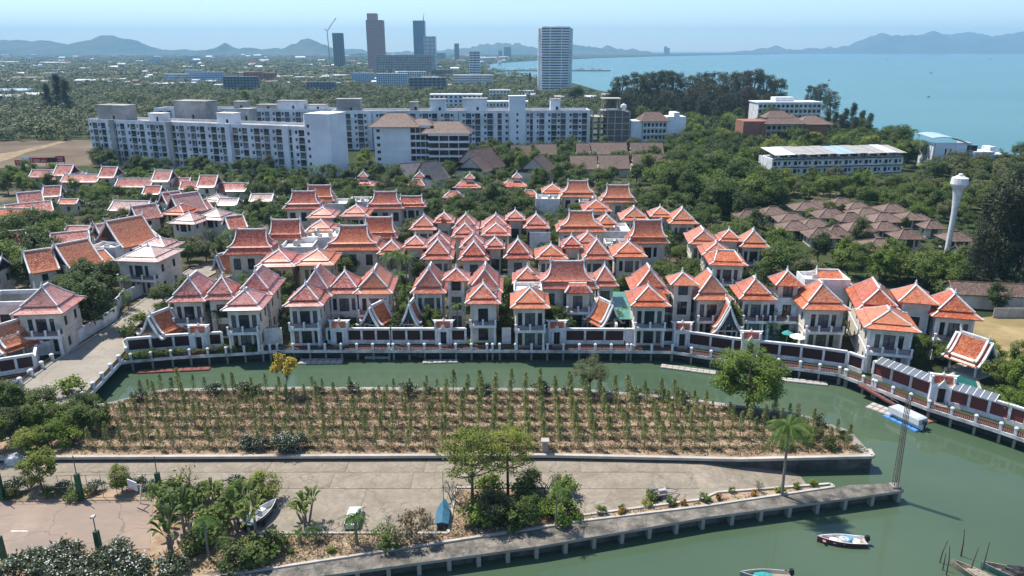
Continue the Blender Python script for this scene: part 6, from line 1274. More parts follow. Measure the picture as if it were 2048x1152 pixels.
L_ = dict(dark=leaf_mat('leaf_dark', (0.046, 0.069, 0.019), (0.108, 0.154, 0.032)), mid=leaf_mat('leaf_mid', (0.055, 0.087, 0.017), (0.137, 0.183, 0.033)), bright=leaf_mat('leaf_bright', (0.078, 0.133, 0.018), (0.187, 0.253, 0.032), .3), olive=leaf_mat('leaf_olive', (0.084, 0.100, 0.037), (0.184, 0.192, 0.074)),
          yellow=leaf_mat('leaf_yellowgreen', (0.133, 0.174, 0.027), (0.267, 0.293, 0.046), .3), casu=leaf_mat('leaf_casuarina', (0.044, 0.058, 0.031), (0.110, 0.120, 0.062), .1), casub=leaf_mat('leaf_brownish', (0.067, 0.056, 0.034), (0.133, 0.107, 0.067), .1), palm=leaf_mat('leaf_palm', (0.047, 0.094, 0.019), (0.131, 0.213, 0.040)), plum=leaf_mat('leaf_plumeria', (0.060, 0.080, 0.040), (0.120, 0.147, 0.067)), sap=leaf_mat('leaf_sapling', (0.150, 0.184, 0.053), (0.299, 0.315, 0.106)),
          dry=leaf_mat('leaf_dry', (.20, .155, .09), (.38, .30, .18)), flower=leaf_mat('blossom_white', (.62, .60, .52), (.75, .74, .70)), gold=leaf_mat('blossom_gold', (.42, .30, .02), (.60, .46, .06)), croton=leaf_mat('croton_orange', (.16, .07, .02), (.34, .17, .03)), far=leaf_mat('wood_mass', (0.037, 0.055, 0.022), (0.107, 0.128, 0.041), .1, nscale=.02))
KIND = {}
def reg(kind, variants): KIND[kind] = variants         # list of [(part name, mesh)]
def broad(seed, h, cz, rx, rz, ncl, rcl, n, size, leaf, r=.22, nl=6, bark='bark', bottom=-.55):
    g = np.random.default_rng(seed); C, R = crown(g, cz, rx, rz, ncl, rcl, bottom); V_, F_ = leaves(clump_pts(g, C, R, n), size, g, ctr=(0, 0, cz - rz * .5), ob=1.3)
    return [('trunk', trunk_mesh(g, h, r, C, nl, bark)), ('crown', mesh_np('crown', V_, F_, [L_[leaf]]))]
for kd, lf in (('dark_tree', 'dark'), ('mid_tree', 'mid'), ('bright_tree', 'bright'), ('olive_tree', 'olive'), ('yellow_tree', 'yellow')):
    reg(kd, [broad(10 + i * 7 + len(kd), 2.0, 4.0 + .4 * i, [3.1, 3.7, 2.6, 3.4][i], [2.7, 2.4, 3.5, 3.0][i], [36, 44, 34, 50][i], [1.2, 1.05, 1.15, .95][i], 4200, .38, lf, bottom=-.8) for i in range(4)])
reg('shrub', [broad(80 + i, .6, 1.1, 1.3, .95, 16, .55, 900, .26, lf, .06, 5, bottom=-.8) for i, lf in enumerate(['mid', 'dark', 'mid'])]); reg('bright_shrub', [broad(90 + i, .5, .9, 1.1, .8, 14, .5, 800, .24, 'bright', .06, 5, bottom=-.8) for i in range(2)])
reg('big_tree', [broad(140, 2.4, 5.4, 4.8, 4.3, 90, 1.15, 15000, .32, 'bright', .4, 14, bottom=-.75)])
reg('wispy_tree', [broad(150, 2.2, 3.8, 2.6, 2.0, 40, .75, 4200, .2, 'olive', .14, 14)])
def casuarina(seed, leaf):
    g = np.random.default_rng(seed); C, R = [], []
    for k in range(95):
        z = 1.2 + 14.3 * g.random() ** .9; rr = (1 - (z - 1.2) / 16) * 3.3 + .35; a = g.random() * 6.28; q = rr * (.35 + .65 * g.random()); C.append((q * math.cos(a), q * math.sin(a), z + .3 * q)); R.append(.75 + .55 * g.random())
    V_, F_ = leaves(clump_pts(g, C, R, 6500), .5, g, 0, .28); return [('trunk', trunk_mesh(g, 13, .3, C, 16, 'bark', .4)), ('crown', mesh_np('crown', V_, F_, [L_[leaf]]))]
reg('casuarina', [casuarina(200 + i, 'casu') for i in range(3)]); reg('brown_casuarina', [casuarina(210, 'casub')])
def round_casu(seed, leaf):
    g = np.random.default_rng(seed); C, R = [], []
    for k in range(120):
        z = 2.5 + 14.5 * g.random() ** .8; rr = 5.0 * math.sqrt(max(.05, 1 - ((z - 9) / 9.5) ** 2)); a = g.random() * 6.28; q = rr * (.45 + .55 * g.random()); C.append((q * math.cos(a), q * math.sin(a), z)); R.append(.8 + .8 * g.random())
    V_, F_ = leaves(clump_pts(g, C, R, 7500), .6, g, 0, .3); return [('trunk', trunk_mesh(g, 10, .35, C, 18, 'bark', .5)), ('crown', mesh_np('crown', V_, F_, [L_[leaf]]))]
reg('shore_casuarina', [round_casu(230 + i, ['casu', 'casu', 'casub'][i]) for i in range(3)])
def frond(V_, F_, base, az, L, rise, droop, nl, wl, g, roll=0):
    """arched rachis with leaflets both sides"""
    d = np.array([math.cos(az), math.sin(az), 0]); s = np.array([-math.sin(az), math.cos(az), 0]); prev = None
    for i in range(nl + 1):
        t = i / nl; p = base + d * L * (t - .18 * t * t) + np.array([0, 0, rise * t - droop * t * t]); w_ = wl * (math.sin(math.pi * min(1, .12 + .88 * t)) ** .6) * (1.05 - .5 * t)
        if prev is not None:
            for e in (-1, 1):
                k = len(V_); tip = p + s * e * w_ + d * L * .12 + np.array([0, 0, -w_ * (.45 + .3 * g.random())]); pm_ = prev + (p - prev) * .8; V_ += [prev, pm_, tip, (prev + tip) * .5 - np.array([0, 0, .02])]; F_.append((k, k + 1, k + 2, k + 3))
        prev = p
def palm(seed, heads, nf, L, rise, droop, nl, wl, r, leaf='palm', bark='bark_g'):
    g = np.random.default_rng(seed); V_, F_ = [], []; q = MB()
    for (x, y, h) in heads:
        bx, by = x * .35 + g.normal() * .1, y * .35; q.tube([(bx, by, -.3), ((bx + x) / 2 + g.normal() * .12, (by + y) / 2, h * .5), (x, y, h)], [r * 1.3, r, r * .85], 7)
        for k in range(nf):
            u = k / nf; frond(V_, F_, np.array([x, y, h]), k * 2.4 + g.random() * .4, L * (.8 + .3 * g.random()), rise * (1.25 - 1.5 * u) + .1, droop * (.6 + .7 * g.random()), nl, wl, g)
    return [('trunk', q.mesh('trunk', M[bark])), ('crown', mesh_np('crown', np.array(V_), np.array(F_), [L_[leaf]]))]
reg('areca_palm', [palm(300 + i, [(g_.normal() * .7, g_.normal() * .7, 1.6 + 3.2 * g_.random()) for _ in range(5)], 9, 1.9, 1.2, 1.5, 8, .42, .05) for i, g_ in enumerate([np.random.default_rng(31), np.random.default_rng(32)])])
reg('royal_palm', [palm(310 + i, [(.2, .1, 6.2)], 15, 2.4, 1.3, 2.3, 10, .5, .14) for i in range(2)]); reg('coconut_palm', [palm(320, [(.7, 0, 9.0)], 36, 3.4, 2.1, 2.7, 24, .85, .16), palm(322, [(-.5, .3, 9.4)], 24, 3.5, 1.7, 3.2, 24, .64, .16)])
reg('fan_palm', [palm(330, [(.1, 0, 3.0)], 16, 1.9, 1.2, 1.9, 9, .45, .15)]); reg('small_palm', [palm(335, [(0, 0, 1.4)], 12, 1.4, .9, 1.4, 8, .32, .09)])
def banana(seed, heads, nf, L, wl, rise):
    g = np.random.default_rng(seed); V_, F_ = [], []; q = MB()
    for (x, y, h) in heads:
        q.tube([(x * .4, y * .4, -.2), (x, y, h)], [.14, .10], 6)
        for k in range(nf):
            az = k * 2.4 + g.random(); d = np.array([math.cos(az), math.sin(az), 0]); s = np.array([-math.sin(az), math.cos(az), 0]); n = 6; rows = []; R_ = rise * (.7 + .6 * g.random())
            for i in range(n + 1):
                t = i / n; p = np.array([x, y, h]) + d * L * (t * .8 - .1 * t * t) + np.array([0, 0, R_ * t * 1.5 - R_ * 1.0 * t * t]); w_ = wl * (0.06 if t < .22 else math.sin(math.pi * min(.98, (t - .15) / .87)) ** .5); rows.append((p - s * w_ + np.array([0, 0, w_ * .3]), p, p + s * w_ + np.array([0, 0, w_ * .3])))
            for a, b in zip(rows, rows[1:]):
                for e in (0, 1): k2 = len(V_); V_ += [a[e], a[e + 1], b[e + 1], b[e]]; F_.append((k2, k2 + 1, k2 + 2, k2 + 3))
    return [('trunk', q.mesh('trunk', M['bark_g'])), ('crown', mesh_np('crown', np.array(V_), np.array(F_), [L_['mid']]))]
reg('banana_plant', [banana(350, [(0, 0, 1.7), (.8, .3, 1.3), (-.6, .5, 2.0), (.2, -.7, 1.0)], 9, 1.6, .17, 2.2), banana(351, [(0, 0, 2.4), (.5, -.4, 1.8)], 8, 1.6, .16, 2.4)])
def frangi(seed, n, fl, h=2.0, rx=1.7, leaf='plum'):
    g = np.random.default_rng(seed); q = MB(); tips = []
    def br(p, d, L, r, k):
        e = p + d * L; q.tube([p, e], [r, r * .8], 5, cap=False)
        if k == 0: tips.append(e); return
        for _ in range(2 if g.random() < .55 else 3):
            d2 = d + g.normal(size=3) * .55; d2[2] = max(.12, d2[2]); d2 /= np.linalg.norm(d2); br(e, d2, L * (.7 + .2 * g.random()), r * .7, k - 1)
    for _ in range(3):
        d = np.array([g.normal() * .5, g.normal() * .5, 1.0]); d /= np.linalg.norm(d); br(np.array([g.normal() * .1, g.normal() * .1, -.1]), d, h * .36, .09, 3)
    T = np.array(tips); k = g.integers(len(T), size=n); P = T[k] + g.normal(size=(n, 3)) * np.array([.24, .24, .14]); V1, F1 = leaves(P, .34, g, .3, .4); m = int(n * fl)
    parts = [('trunk', q.mesh('trunk', M['bark_g'])), ('crown', mesh_np('crown', V1, F1, [L_[leaf]]))]
    if m: P = T[g.integers(len(T), size=m)] + g.normal(size=(m, 3)) * np.array([.22, .22, .12]) + np.array([0, 0, .14]); V2, F2 = leaves(P, .13, g, 1.0, .9); parts.append(('blossom', mesh_np('blossom', V2, F2, [L_['flower']])))
    return parts
reg('frangipani', [frangi(400 + i, 950, .17) for i in range(4)]); reg('bare_tree', [frangi(420, 60, 0, 2.6), frangi(421, 90, 0, 2.4, leaf='yellow')]); reg('dead_tree', [frangi(425, 1500, 0, 2.8, leaf='dry')])
def gold(seed):
    g = np.random.default_rng(seed); C, R = crown(g, 3.6, 1.3, 1.8, 26, .5); V_, F_ = leaves(clump_pts(g, C, R, 1500), .2, g, .5, .9); V2, F2 = leaves(clump_pts(g, C, R, 300), .25, g); return [('trunk', trunk_mesh(g, 2.6, .09, C, 16, 'bark_g')), ('crown', mesh_np('crown', V2, F2, [L_['olive']])), ('blossom', mesh_np('blossom', V_, F_, [L_['gold']]))]
reg('golden_tree', [gold(440)])
def terminalia(seed):
    g = np.random.default_rng(seed); C, R = [], []; q = MB(); q.tube([(0, 0, -.2), (.05, 0, 3), (0, .05, 6.0)], [.16, .12, .05], 6)
    for z, rr, nn in ((3.4, 2.5, 9), (4.3, 2.7, 11), (5.2, 2.4, 10), (6.0, 1.5, 7)):
        for k in range(nn):
            a = k * 6.28 / nn + g.random() * .6; q_ = rr * (.7 + .3 * g.random()); e = (q_ * math.cos(a), q_ * math.sin(a), z + .35 + .4 * g.random()); q.tube([(0, 0, z - .5), (e[0] * .6, e[1] * .6, z - .05), e], [.05, .035, .015], 4)
            for f in (.55, .8, 1.0): C.append((e[0] * f, e[1] * f, e[2])); R.append(.5)
    P = clump_pts(g, C, R, 6500); V_, F_ = leaves(P, .15, g, .9, .7); return [('trunk', q.mesh('trunk', M['bark'])), ('crown', mesh_np('crown', V_, F_, [L_['yellow']]))]
reg('umbrella_tree', [terminalia(460), terminalia(461)])
def sapling(seed, leaf='sap', n=330):
    g = np.random.default_rng(seed); z = .7 + 2.6 * g.random(n) ** .85; rr = (.43 * (1 - ((z - .7) / 3.0) ** 1.5) + .06) * g.random(n) ** .5 * 1.1; a = g.random(n) * 6.28; P = np.stack([rr * np.cos(a), rr * np.sin(a), z + .25 * rr], 1); V_, F_ = leaves(P, .30, g, 0, .25); q = MB(); q.tube([(0, 0, -.1), (g.normal() * .05, g.normal() * .05, 3.1)], [.045, .012], 5); tm = q
    return [('trunk', tm.mesh('trunk', M['bark'])), ('crown', mesh_np('crown', V_, F_, [L_[leaf]]))]
reg('sapling', [sapling(500 + i, ['sap', 'sap', 'sap', 'olive'][i], [360, 320, 270, 220][i]) for i in range(4)])
reg('croton', [broad(520 + i, .3, .5, .55, .5, 9, .3, 420, .2, lf, .03, 3, bottom=-.9) for i, lf in enumerate(['croton', 'yellow', 'mid'])])
PLANTS = []
def plant(kind, x, y, z, s=1.0, desc=None, where=None, v=None, sz=None, rot=None, name=None):
    va = KIND[kind]; v = random.randrange(len(va)) if v is None else v; rot = random.random() * 6.28 if rot is None else rot
    o = put(name or kind, None, None, (x, y, z), rot, (s, s, sz if sz else s * random.uniform(.9, 1.1)))
    for nm, me in va[v]: put(nm, me, o)
    PLANTS.append((o, kind, desc, where)); return o
def pt_in(p, poly):
    x, y = p; c = False; n = len(poly)
    for i in range(n):
        a, b = poly[i], poly[i - 1]
        if (a[1] > y) != (b[1] > y) and x < (b[0] - a[0]) * (y - a[1]) / (b[1] - a[1]) + a[0]: c = not c
    return c
TAKEN = {}
def free(x, y, d):
    k = (int(x // 6), int(y // 6))
    for i in (-1, 0, 1):
        for j in (-1, 0, 1):
            for (a, b) in TAKEN.get((k[0] + i, k[1] + j), ()):
                if (a - x) ** 2 + (b - y) ** 2 < d * d: return False
    TAKEN.setdefault(k, []).append((x, y)); return True
ROADW = [tuple(G(*p, 2.0)[:2]) for p in ROAD]
def zone(px, kinds, spacing, smin, smax, seed, margin=.6, z=ZG, tries=40, where=None):
    R_ = random.Random(seed); poly = [tuple(G(*p, z)[:2]) for p in px]; xs = [p[0] for p in poly]; ys = [p[1] for p in poly]; n = 0
    A_ = abs(area2(poly)) / 2; N = int(A_ / spacing ** 2 * 1.6)
    for _ in range(N * 3):
        if n >= N: break
        x, y = R_.uniform(min(xs), max(xs)), R_.uniform(min(ys), max(ys))
        if not pt_in((x, y), poly) or inside_foot(x, y, margin) or pt_in((x, y), ROADW): continue
        if not free(x, y, spacing): continue
        n += 1; kd = R_.choices([k for k, _ in kinds], [w_ for _, w_ in kinds])[0]; random.seed(R_.random()); plant(kd, x, y, z - .03, R_.uniform(smin, smax) * (2.0 if 'shrub' in kd and smin < 1 else 1), where=where)
    return n
random.seed(3)
# ---- single notable plants: (kind, px, py, z, scale)
for a in [('big_tree', 1496, 815, ZI, 1.0, 'large round bright green tree on the canal edge'), ('wispy_tree', 1180, 786, ZI, 1.05, 'airy olive green tree at the island rim'), ('golden_tree', 572, 790, ZI, 1.25, 'slender tree covered in yellow blossom'), ('umbrella_tree', 945, 1018, ZL, 1.35, 'tall flat-topped light green tree beside the blue tarpaulin boat'), ('umbrella_tree', 1016, 992, ZL, 1.15, 'shorter flat-topped light green tree right of its twin'), ('coconut_palm', 1566, 988, ZL + .1, .92, 'tall lone coconut palm at the end of the planting strip'),
          ('dead_tree', 826, 1080, ZL, 1.05, 'dry brown leafless tree at the lot kerb'), ('bare_tree', 905, 1000, ZL, .9, 'bare twiggy tree behind the blue tarpaulin boat'), ('bare_tree', 1090, 985, ZL, 1.0, 'bare twiggy tree right of the flat-topped trees'), ('bare_tree', 1128, 975, ZL, .85, 'smaller bare tree beside the lot edge'), ('bare_tree', 1512, 980, ZL, .55, 'little bare shrub left of the coconut palm'), ('bare_tree', 372, 985, ZL, 1.35, 'spreading bare tree behind the banana clump'), ('bare_tree', 655, 1078, ZL, .8, 'thin bare tree left of the white car'), ('bare_tree', 770, 1062, ZL, .6, 'spindly bare tree right of the fan palm'),
          ('fan_palm', 714, 1088, ZL, 1.05, 'stout fan palm in front of the white car'), ('small_palm', 600, 1085, ZL, .95, 'small dark palm, left of two near the lot kerb'), ('small_palm', 630, 1082, ZL, 1.1, 'small dark palm, right of two near the lot kerb'), ('royal_palm', 1110, 1058, ZL, .75, 'slim palm at the right end of the big bed'), ('small_palm', 452, 1110, ZL, 1.2, 'small palm under the banana trees'), ('banana_plant', 612, 1045, ZL, 1.1, 'upright banana plant left of the lot palms'), ('banana_plant', 478, 1058, ZL, 1.5, 'tall ragged banana plant beside the motorboat'), ('banana_plant', 330, 1062, ZL, 1.5, 'broad banana clump at the court corner'), ('banana_plant', 372, 1085, ZL, 1.4, 'banana clump in front of the court corner'), ('banana_plant', 345, 1110, ZL, 1.5, 'lowest banana clump near the bottom edge'), ('banana_plant', 515, 1090, ZL, 1.3, 'banana plant below the motorboat'), ('banana_plant', 415, 1030, ZL, 1.1, 'small banana clump behind the others'),
          ('royal_palm', 420, 1120, ZL, .8, 'slender palm with dark trunk among bananas'), ('mid_tree', 1060, 1055, ZL, .45, 'rounded bush tree in the big bed'), ('bright_shrub', 140, 790, 2.0, 1.7, 'bright lime shrub at the bridge end'), ('dark_tree', 1060, 985, ZL, .42, 'small dark round tree behind the big bed'), ('olive_tree', 985, 1052, ZL, .55, 'dull olive bush tree in the middle of the bed'), ('yellow_tree', 530, 1000, ZL, .55, 'thin yellow-green tree behind the motorboat'), ('yellow_tree', 245, 985, ZL, .42, 'thin tree behind the court fence'), ('yellow_tree', 85, 980, ZL, .6, 'leafy young tree behind the court fence'),
          ('yellow_tree', 1565, 392, ZG, 1.15, 'yellow-green round tree left of the bungalows'), ('bright_tree', 1690, 535, ZG, .95, 'bright green tree above the right canal villas'), ('dark_tree', 1720, 500, ZG, .9, 'dark round tree among the bungalows'), ('bright_tree', 1835, 450, ZG, .95, 'bright crown left of the water tower'), ('dark_tree', 1990, 625, ZG, .7, 'dark bush tree at the boundary wall'),
          ('royal_palm', 795, 600, ZG, 1.45, 'tallest palm left of the attic villa'), ('royal_palm', 812, 590, ZG, 1.3, 'tall palm right of the tallest one'), ('royal_palm', 780, 585, ZG, 1.3, 'tall palm left of the tallest one'), ('areca_palm', 800, 620, ZG, 1.4, 'feathery palm clump under the tall palms'), ('royal_palm', 565, 590, ZG, 1.2, 'tall palm between the two faded roof villas'), ('royal_palm', 582, 580, ZG, 1.25, 'second tall palm between the faded roof villas'), ('royal_palm', 548, 600, ZG, 1.1, 'dark palm right of the four-roof villa'), ('royal_palm', 428, 672, ZG, .95, 'slender palm before the four-roof villa'), ('royal_palm', 438, 676, ZG, .85, 'second slender palm before the four-roof villa'), ('royal_palm', 914, 668, ZG, .85, 'palm before the attic villa'), ('royal_palm', 842, 660, ZG, .8, 'palm behind the small red pavilion'), ('areca_palm', 372, 668, ZG, 1.0, 'feathery palm beside the first garden pavilion')]:
    kd, px, py, z, s, lb = a; p = G(px, py, z); o = plant(kd, p.x, p.y, z, s); o['label'] = lb; TAKEN.setdefault((int(p.x // 6), int(p.y // 6)), []).append((p.x, p.y))
# ---- frangipani along the rim and in beds
for x, y, s in [(285, 800, .85), (432, 788, .8), (485, 790, .9), (520, 785, .6), (640, 790, .6), (705, 788, .85), (815, 789, .9), (862, 790, .6), (972, 790, .85), (1078, 786, .9), (1130, 788, .6), (1264, 796, .85), (1320, 800, .8), (1368, 806, .8), (1640, 848, .7), (560, 902, 1.0), (600, 905, 1.1), (525, 903, .9), (500, 900, .8), (590, 895, 1.0)]: p = G(x, y, ZI); plant('frangipani', p.x, p.y, ZI, s)
for x, y, s in [(60, 1150, 1.3), (110, 1140, 1.4), (150, 1160, 1.4), (210, 1150, 1.4), (250, 1140, 1.3), (290, 1150, 1.3), (90, 1175, 1.3), (180, 1180, 1.4), (260, 1175, 1.4), (320, 1165, 1.3), (30, 1170, 1.3), (130, 1120, 1.0), (235, 1118, 1.0), (60, 980, .8), (130, 985, .7), (30, 985, .9), (190, 983, .7), (270, 985, .9), (300, 983, .7), (350, 990, .9), (390, 1000, .8), (1030, 1045, .7), (470, 975, .7)]: p = G(x, y, ZL); plant('frangipani', p.x, p.y, ZL, s)
zone([(-60, 850), (60, 852), (165, 818), (215, 812), (200, 870), (130, 905), (-60, 912)], [('frangipani', 4), ('mid_tree', 2), ('dark_tree', 2), ('bright_shrub', 2), ('shrub', 2)], 2.3, .42, .62, 5, z=ZI)
zone([(940, 985), (1140, 985), (1145, 1040), (1080, 1055), (930, 1068)], [('shrub', 4), ('bright_shrub', 2), ('croton', 2), ('frangipani', 1)], 1.7, .5, .75, 6, z=ZL + .1)
zone([(540, 1078), (890, 1074), (890, 1080), (560, 1128), (400, 1150), (330, 1150), (330, 1110), (520, 1080)], [('shrub', 3), ('croton', 5), ('bright_shrub', 1)], 1.9, .45, .7, 7, z=ZL + .1)
zone([(330, 990), (470, 990), (510, 1066), (480, 1100), (320, 1095)], [('shrub', 3), ('bright_shrub', 2), ('banana_plant', 1)], 2.0, .55, .8, 8, z=ZL + .1)
for x, y, v, s in [(1180, 1037, 1, 1.3), (1200, 1030, 2, 1.2), (1240, 1026, 0, 1.2), (1258, 1024, 2, .8), (1300, 1012, 1, 1.2), (1338, 1010, 2, 1.6), (1402, 1004, 2, 1.3), (1376, 1006, 0, 1.0), (1440, 1000, 0, 1.1), (1462, 988, 2, 1.0), (1500, 990, 0, .9), (1552, 985, 1, 1.1), (1578, 980, 1, 1.0), (1600, 977, 2, .8), (1625, 975, 1, 1.2), (1290, 1000, 2, 1.3)]: p = G(x + random.gauss(0, 8), y, ZL + .1); plant('croton', p.x, p.y + random.gauss(0, .2), ZL + .1, s * random.uniform(.55, 1.0), v=v)
zone([(-60, 984), (300, 981), (300, 998), (-60, 1000)], [('shrub', 4), ('croton', 2)], 1.6, .32, .42, 9, z=ZL)
zone([(1690, 872), (1640, 850), (1600, 845), (1560, 900), (1690, 905)], [('croton', 2), ('shrub', 3)], 2.0, .28, .4, 10, z=ZI)
for x, y, k, sc_ in [(10, 815, 'dark_tree', .6), (50, 830, 'dark_tree', .65), (95, 838, 'mid_tree', .6), (20, 850, 'dark_tree', .7), (70, 870, 'mid_tree', .6), (120, 862, 'bright_tree', .5), (25, 885, 'dark_tree', .6), (100, 895, 'bright_tree', .5), (150, 850, 'dark_tree', .5), (175, 828, 'mid_tree', .42), (60, 905, 'yellow_tree', .5), (145, 890, 'bright_shrub', 1.3), (-15, 830, 'dark_tree', .7), (-10, 905, 'mid_tree', .6)]: p = G(x, y, 2.0); plant(k, p.x, p.y, 2.0, sc_)
# mangrove tops at the bottom edge
for x in (1150, 1200, 1262, 1310, 1360): p = G(x, 1200 + 12 * (x % 3), 0); plant('bright_tree', p.x, p.y - 2.5, 0, .42)
for x, y in ((2030, 790), (1990, 770), (2010, 830), (1975, 745), (2040, 745), (2060, 800)): p = G(x, y); plant('bright_tree' if x != 1990 else 'mid_tree', p.x, p.y, ZG, .62)
for x, y in ((1855, 705), (1835, 720), (1825, 740), (1878, 722), (1895, 735)): p = G(x, y); plant('mid_tree', p.x, p.y, ZG, .5)
# ---- plantation saplings in rows
yb, yf = G(900, 786, ZI).y, G(900, 896, ZI).y; ROWS = 7; islw = [tuple(p[:2]) for p in inner] ; ip = [tuple(p[:2]) for p in isl]; srow = {}
for r in range(ROWS):
    y = yf + (yb - yf) * r / (ROWS - 1); x = G(150, 896, ZI).x
    while x < G(1690, 860, ZI).x:
        x += 2.12; xx, yy = x + random.gauss(0, .12 if x > -8 else .35), y + random.gauss(0, .12 if x > -8 else .3)
        if not pt_in((xx, yy), ip) or not pt_in((xx + 1.2, yy + 1.0), ip) or (xx - G(1496, 815, ZI).x) ** 2 + (yy - G(1496, 815, ZI).y) ** 2 < 16: continue
        if random.random() < (.05 if -8 < x < 26 else .12): continue
        s = (random.choice([.9, 1.0, 1.05, 1.1, 1.15, 1.25]) * random.uniform(.92, 1.05) if -10 < x < 26 else random.uniform(.7, 1.1)); o = plant('sapling', xx, yy, ZI, s, where=('row', r), v=random.choice([0, 0, 1, 1, 2]) if -10 < x < 26 else random.choice([0, 1, 1, 2, 3]))
# low mounds of darker soil under every row, weeds along them
M['ridge'] = mat('turned_soil', (.17, .105, .07), .95, .35, 1.5, bump=.6, bscale=3, dirt=(.10, .085, .045), dirt_scale=.7, spec=.1)
plot = bpy.data.objects['plantation_ground']; WEED = []; rw_ = random.Random(12)
for r in range(ROWS):
    y = yf + (yb - yf) * r / (ROWS - 1); q = MB(); run = []; x = G(150, 896, ZI).x
    while x < G(1690, 860, ZI).x:
        ok = pt_in((x, y - .6), ip) and pt_in((x + .8, y + 1.0), ip)
        if ok: run.append((x, rw_.uniform(.32, .62), rw_.uniform(.05, .14), rw_.uniform(-.12, .12)))
        if ok and rw_.random() < .9: WEED += [(x + rw_.uniform(-.5, .5), y + rw_.gauss(0, .28)) for _ in range(7)]
        x += .9
    for (xa, wa, ha, ja), (xb, wb, hb_, jb) in zip(run, run[1:]):
        if xb - xa > 1.5: continue
        q.quad((xa, y + ja - wa, ZI + .012), (xb, y + jb - wb, ZI + .012), (xb, y + jb, ZI + hb_), (xa, y + ja, ZI + ha)); q.quad((xa, y + ja, ZI + ha), (xb, y + jb, ZI + hb_), (xb, y + jb + wb, ZI + .012), (xa, y + ja + wa, ZI + .012))
    q.build('soil_ridge', M['ridge'], plot)
g_ = np.random.default_rng(70); P_w = np.array([(a, b, ZI + .14) for a, b in WEED]); P_w = np.concatenate([P_w + g_.normal(size=P_w.shape) * np.array([.14, .14, .07]) for _ in range(4)]); Vw, Fw = leaves(P_w, .30, g_, .1, .35); Vw[:, 2] = np.maximum(Vw[:, 2], ZI + .02)
tag(put('row_weeds', mesh_np('row_weeds', Vw, Fw, [L_['olive']])), 'olive weeds growing along the sapling rows', 'weeds', kind='stuff')
# dry scrub and litter on the bare soil
def scatter_stuff(name, label, cat, polys, n, size, leafm, seed, up=0, aspect=.3, lift=.12, per=5):
    g = np.random.default_rng(seed); rr = random.Random(seed); P = []
    for px, z, share in polys:
        po = [tuple(G(*p, z)[:2]) for p in px]; xs = [p[0] for p in po]; ys = [p[1] for p in po]; k = 0
        while k < n * share:
            x, y = rr.uniform(min(xs), max(xs)), rr.uniform(min(ys), max(ys))
            if pt_in((x, y), po):
                k += 1; c = np.array([x, y, z + lift]); P.append(c + g.normal(size=(per, 3)) * np.array([.22, .22, .10]))
    V_, F_ = leaves(np.concatenate(P), size, g, up, aspect); V_[:, 2] = np.maximum(V_[:, 2], z + .01); return tag(put(name, mesh_np(name, V_, F_, [L_[leafm]])), label, cat, kind='stuff')
IS2 = [(170, 822), (330, 784), (600, 780), (1150, 783), (1340, 798), (1600, 834), (1690, 866), (1735, 905), (1480, 912), (1100, 904), (130, 908)]
scatter_stuff('dry_grass', 'dry brown grass and litter covering the plantation soil', 'grass', [(IS2, ZI, 1.0)], 9000, .34, 'dry', 61, .1); scatter_stuff('low_weeds', 'low olive weeds growing between the saplings', 'weeds', [(IS2, ZI, 1.0)], 1500, .34, 'olive', 62, .2, .35, .16); scatter_stuff('olive_scrub', 'knee-high olive scrub filling the left half of the plantation', 'scrub', [([(170, 822), (330, 784), (600, 780), (860, 782), (860, 885), (180, 890)], ZI, 1.0)], 1200, .34, 'olive', 64, .0, .3, .45, 5); scatter_stuff('leaf_litter', 'fallen leaves on the planting bed soil', 'leaves', [([(905, 985), (1140, 985), (1145, 1040), (905, 1068)], ZL + .1, .3), ([(540, 1075), (1140, 1036), (1640, 974), (1160, 1042), (560, 1132), (330, 1150), (330, 1100)], ZL + .1, .7)], 2600, .28, 'dry', 63, .4, .5, .04, 4)
pts = [DECK[i].lerp(WALL[i], .25) for i in range(3, 6)]
for a, b in zip(pts, pts[1:]):
    for k in range(16): p = a.lerp(b, (k + random.random()) / 16); plant('shrub', p.x, p.y, 1.85, random.uniform(.45, .75))
# ---- village greenery
MIX = [('areca_palm', 4.5), ('royal_palm', 3), ('dark_tree', 2), ('mid_tree', 3), ('olive_tree', 1), ('shrub', 2.2), ('bright_shrub', 1), ('frangipani', 1)]
print('a', zone([(250, 600), (345, 600), (560, 560), (1250, 560), (1720, 600), (1720, 690), (1500, 690), (1250, 668), (280, 690), (250, 660)], [('areca_palm', 3), ('shrub', 4), ('bright_shrub', 2), ('dark_tree', 1), ('mid_tree', 1)], 2.7, .5, .85, 101, .3))
print('b', zone([(440, 545), (450, 450), (560, 385), (1250, 380), (1420, 440), (1540, 520), (1720, 600), (1250, 560), (560, 560)], MIX, 3.4, .55, 1.05, 102, .1))
print('c', zone([(100, 575), (170, 560), (245, 600), (235, 640), (180, 680), (110, 700), (150, 620)], [('dark_tree', 3), ('mid_tree', 1)], 3.4, .8, 1.15, 103))
print('d', zone([(-40, 470), (110, 462), (130, 540), (60, 590), (-40, 600)], [('bright_tree', 3), ('mid_tree', 2), ('dark_tree', 1)], 4.2, .9, 1.25, 104))
print('e', zone([(150, 385), (330, 378), (310, 412), (160, 422)], [('bright_tree', 4), ('areca_palm', 1)], 4.4, .5, .75, 105))
print('f', zone([(-60, 352), (140, 354), (560, 368), (560, 394), (-60, 390)], [('areca_palm', 3), ('bright_tree', 2), ('dark_tree', 1), ('royal_palm', 1)], 4.6, .6, .9, 106))
print('g', zone([(110, 400), (560, 392), (450, 540), (345, 560), (250, 600), (100, 570)], MIX, 3.5, .5, .85, 107))
print('h', zone([(190, 330), (660, 356), (750, 350), (900, 350), (900, 372), (560, 368), (180, 345)], [('areca_palm', 2), ('dark_tree', 3), ('royal_palm', 2)], 4.2, .7, 1.0, 108))
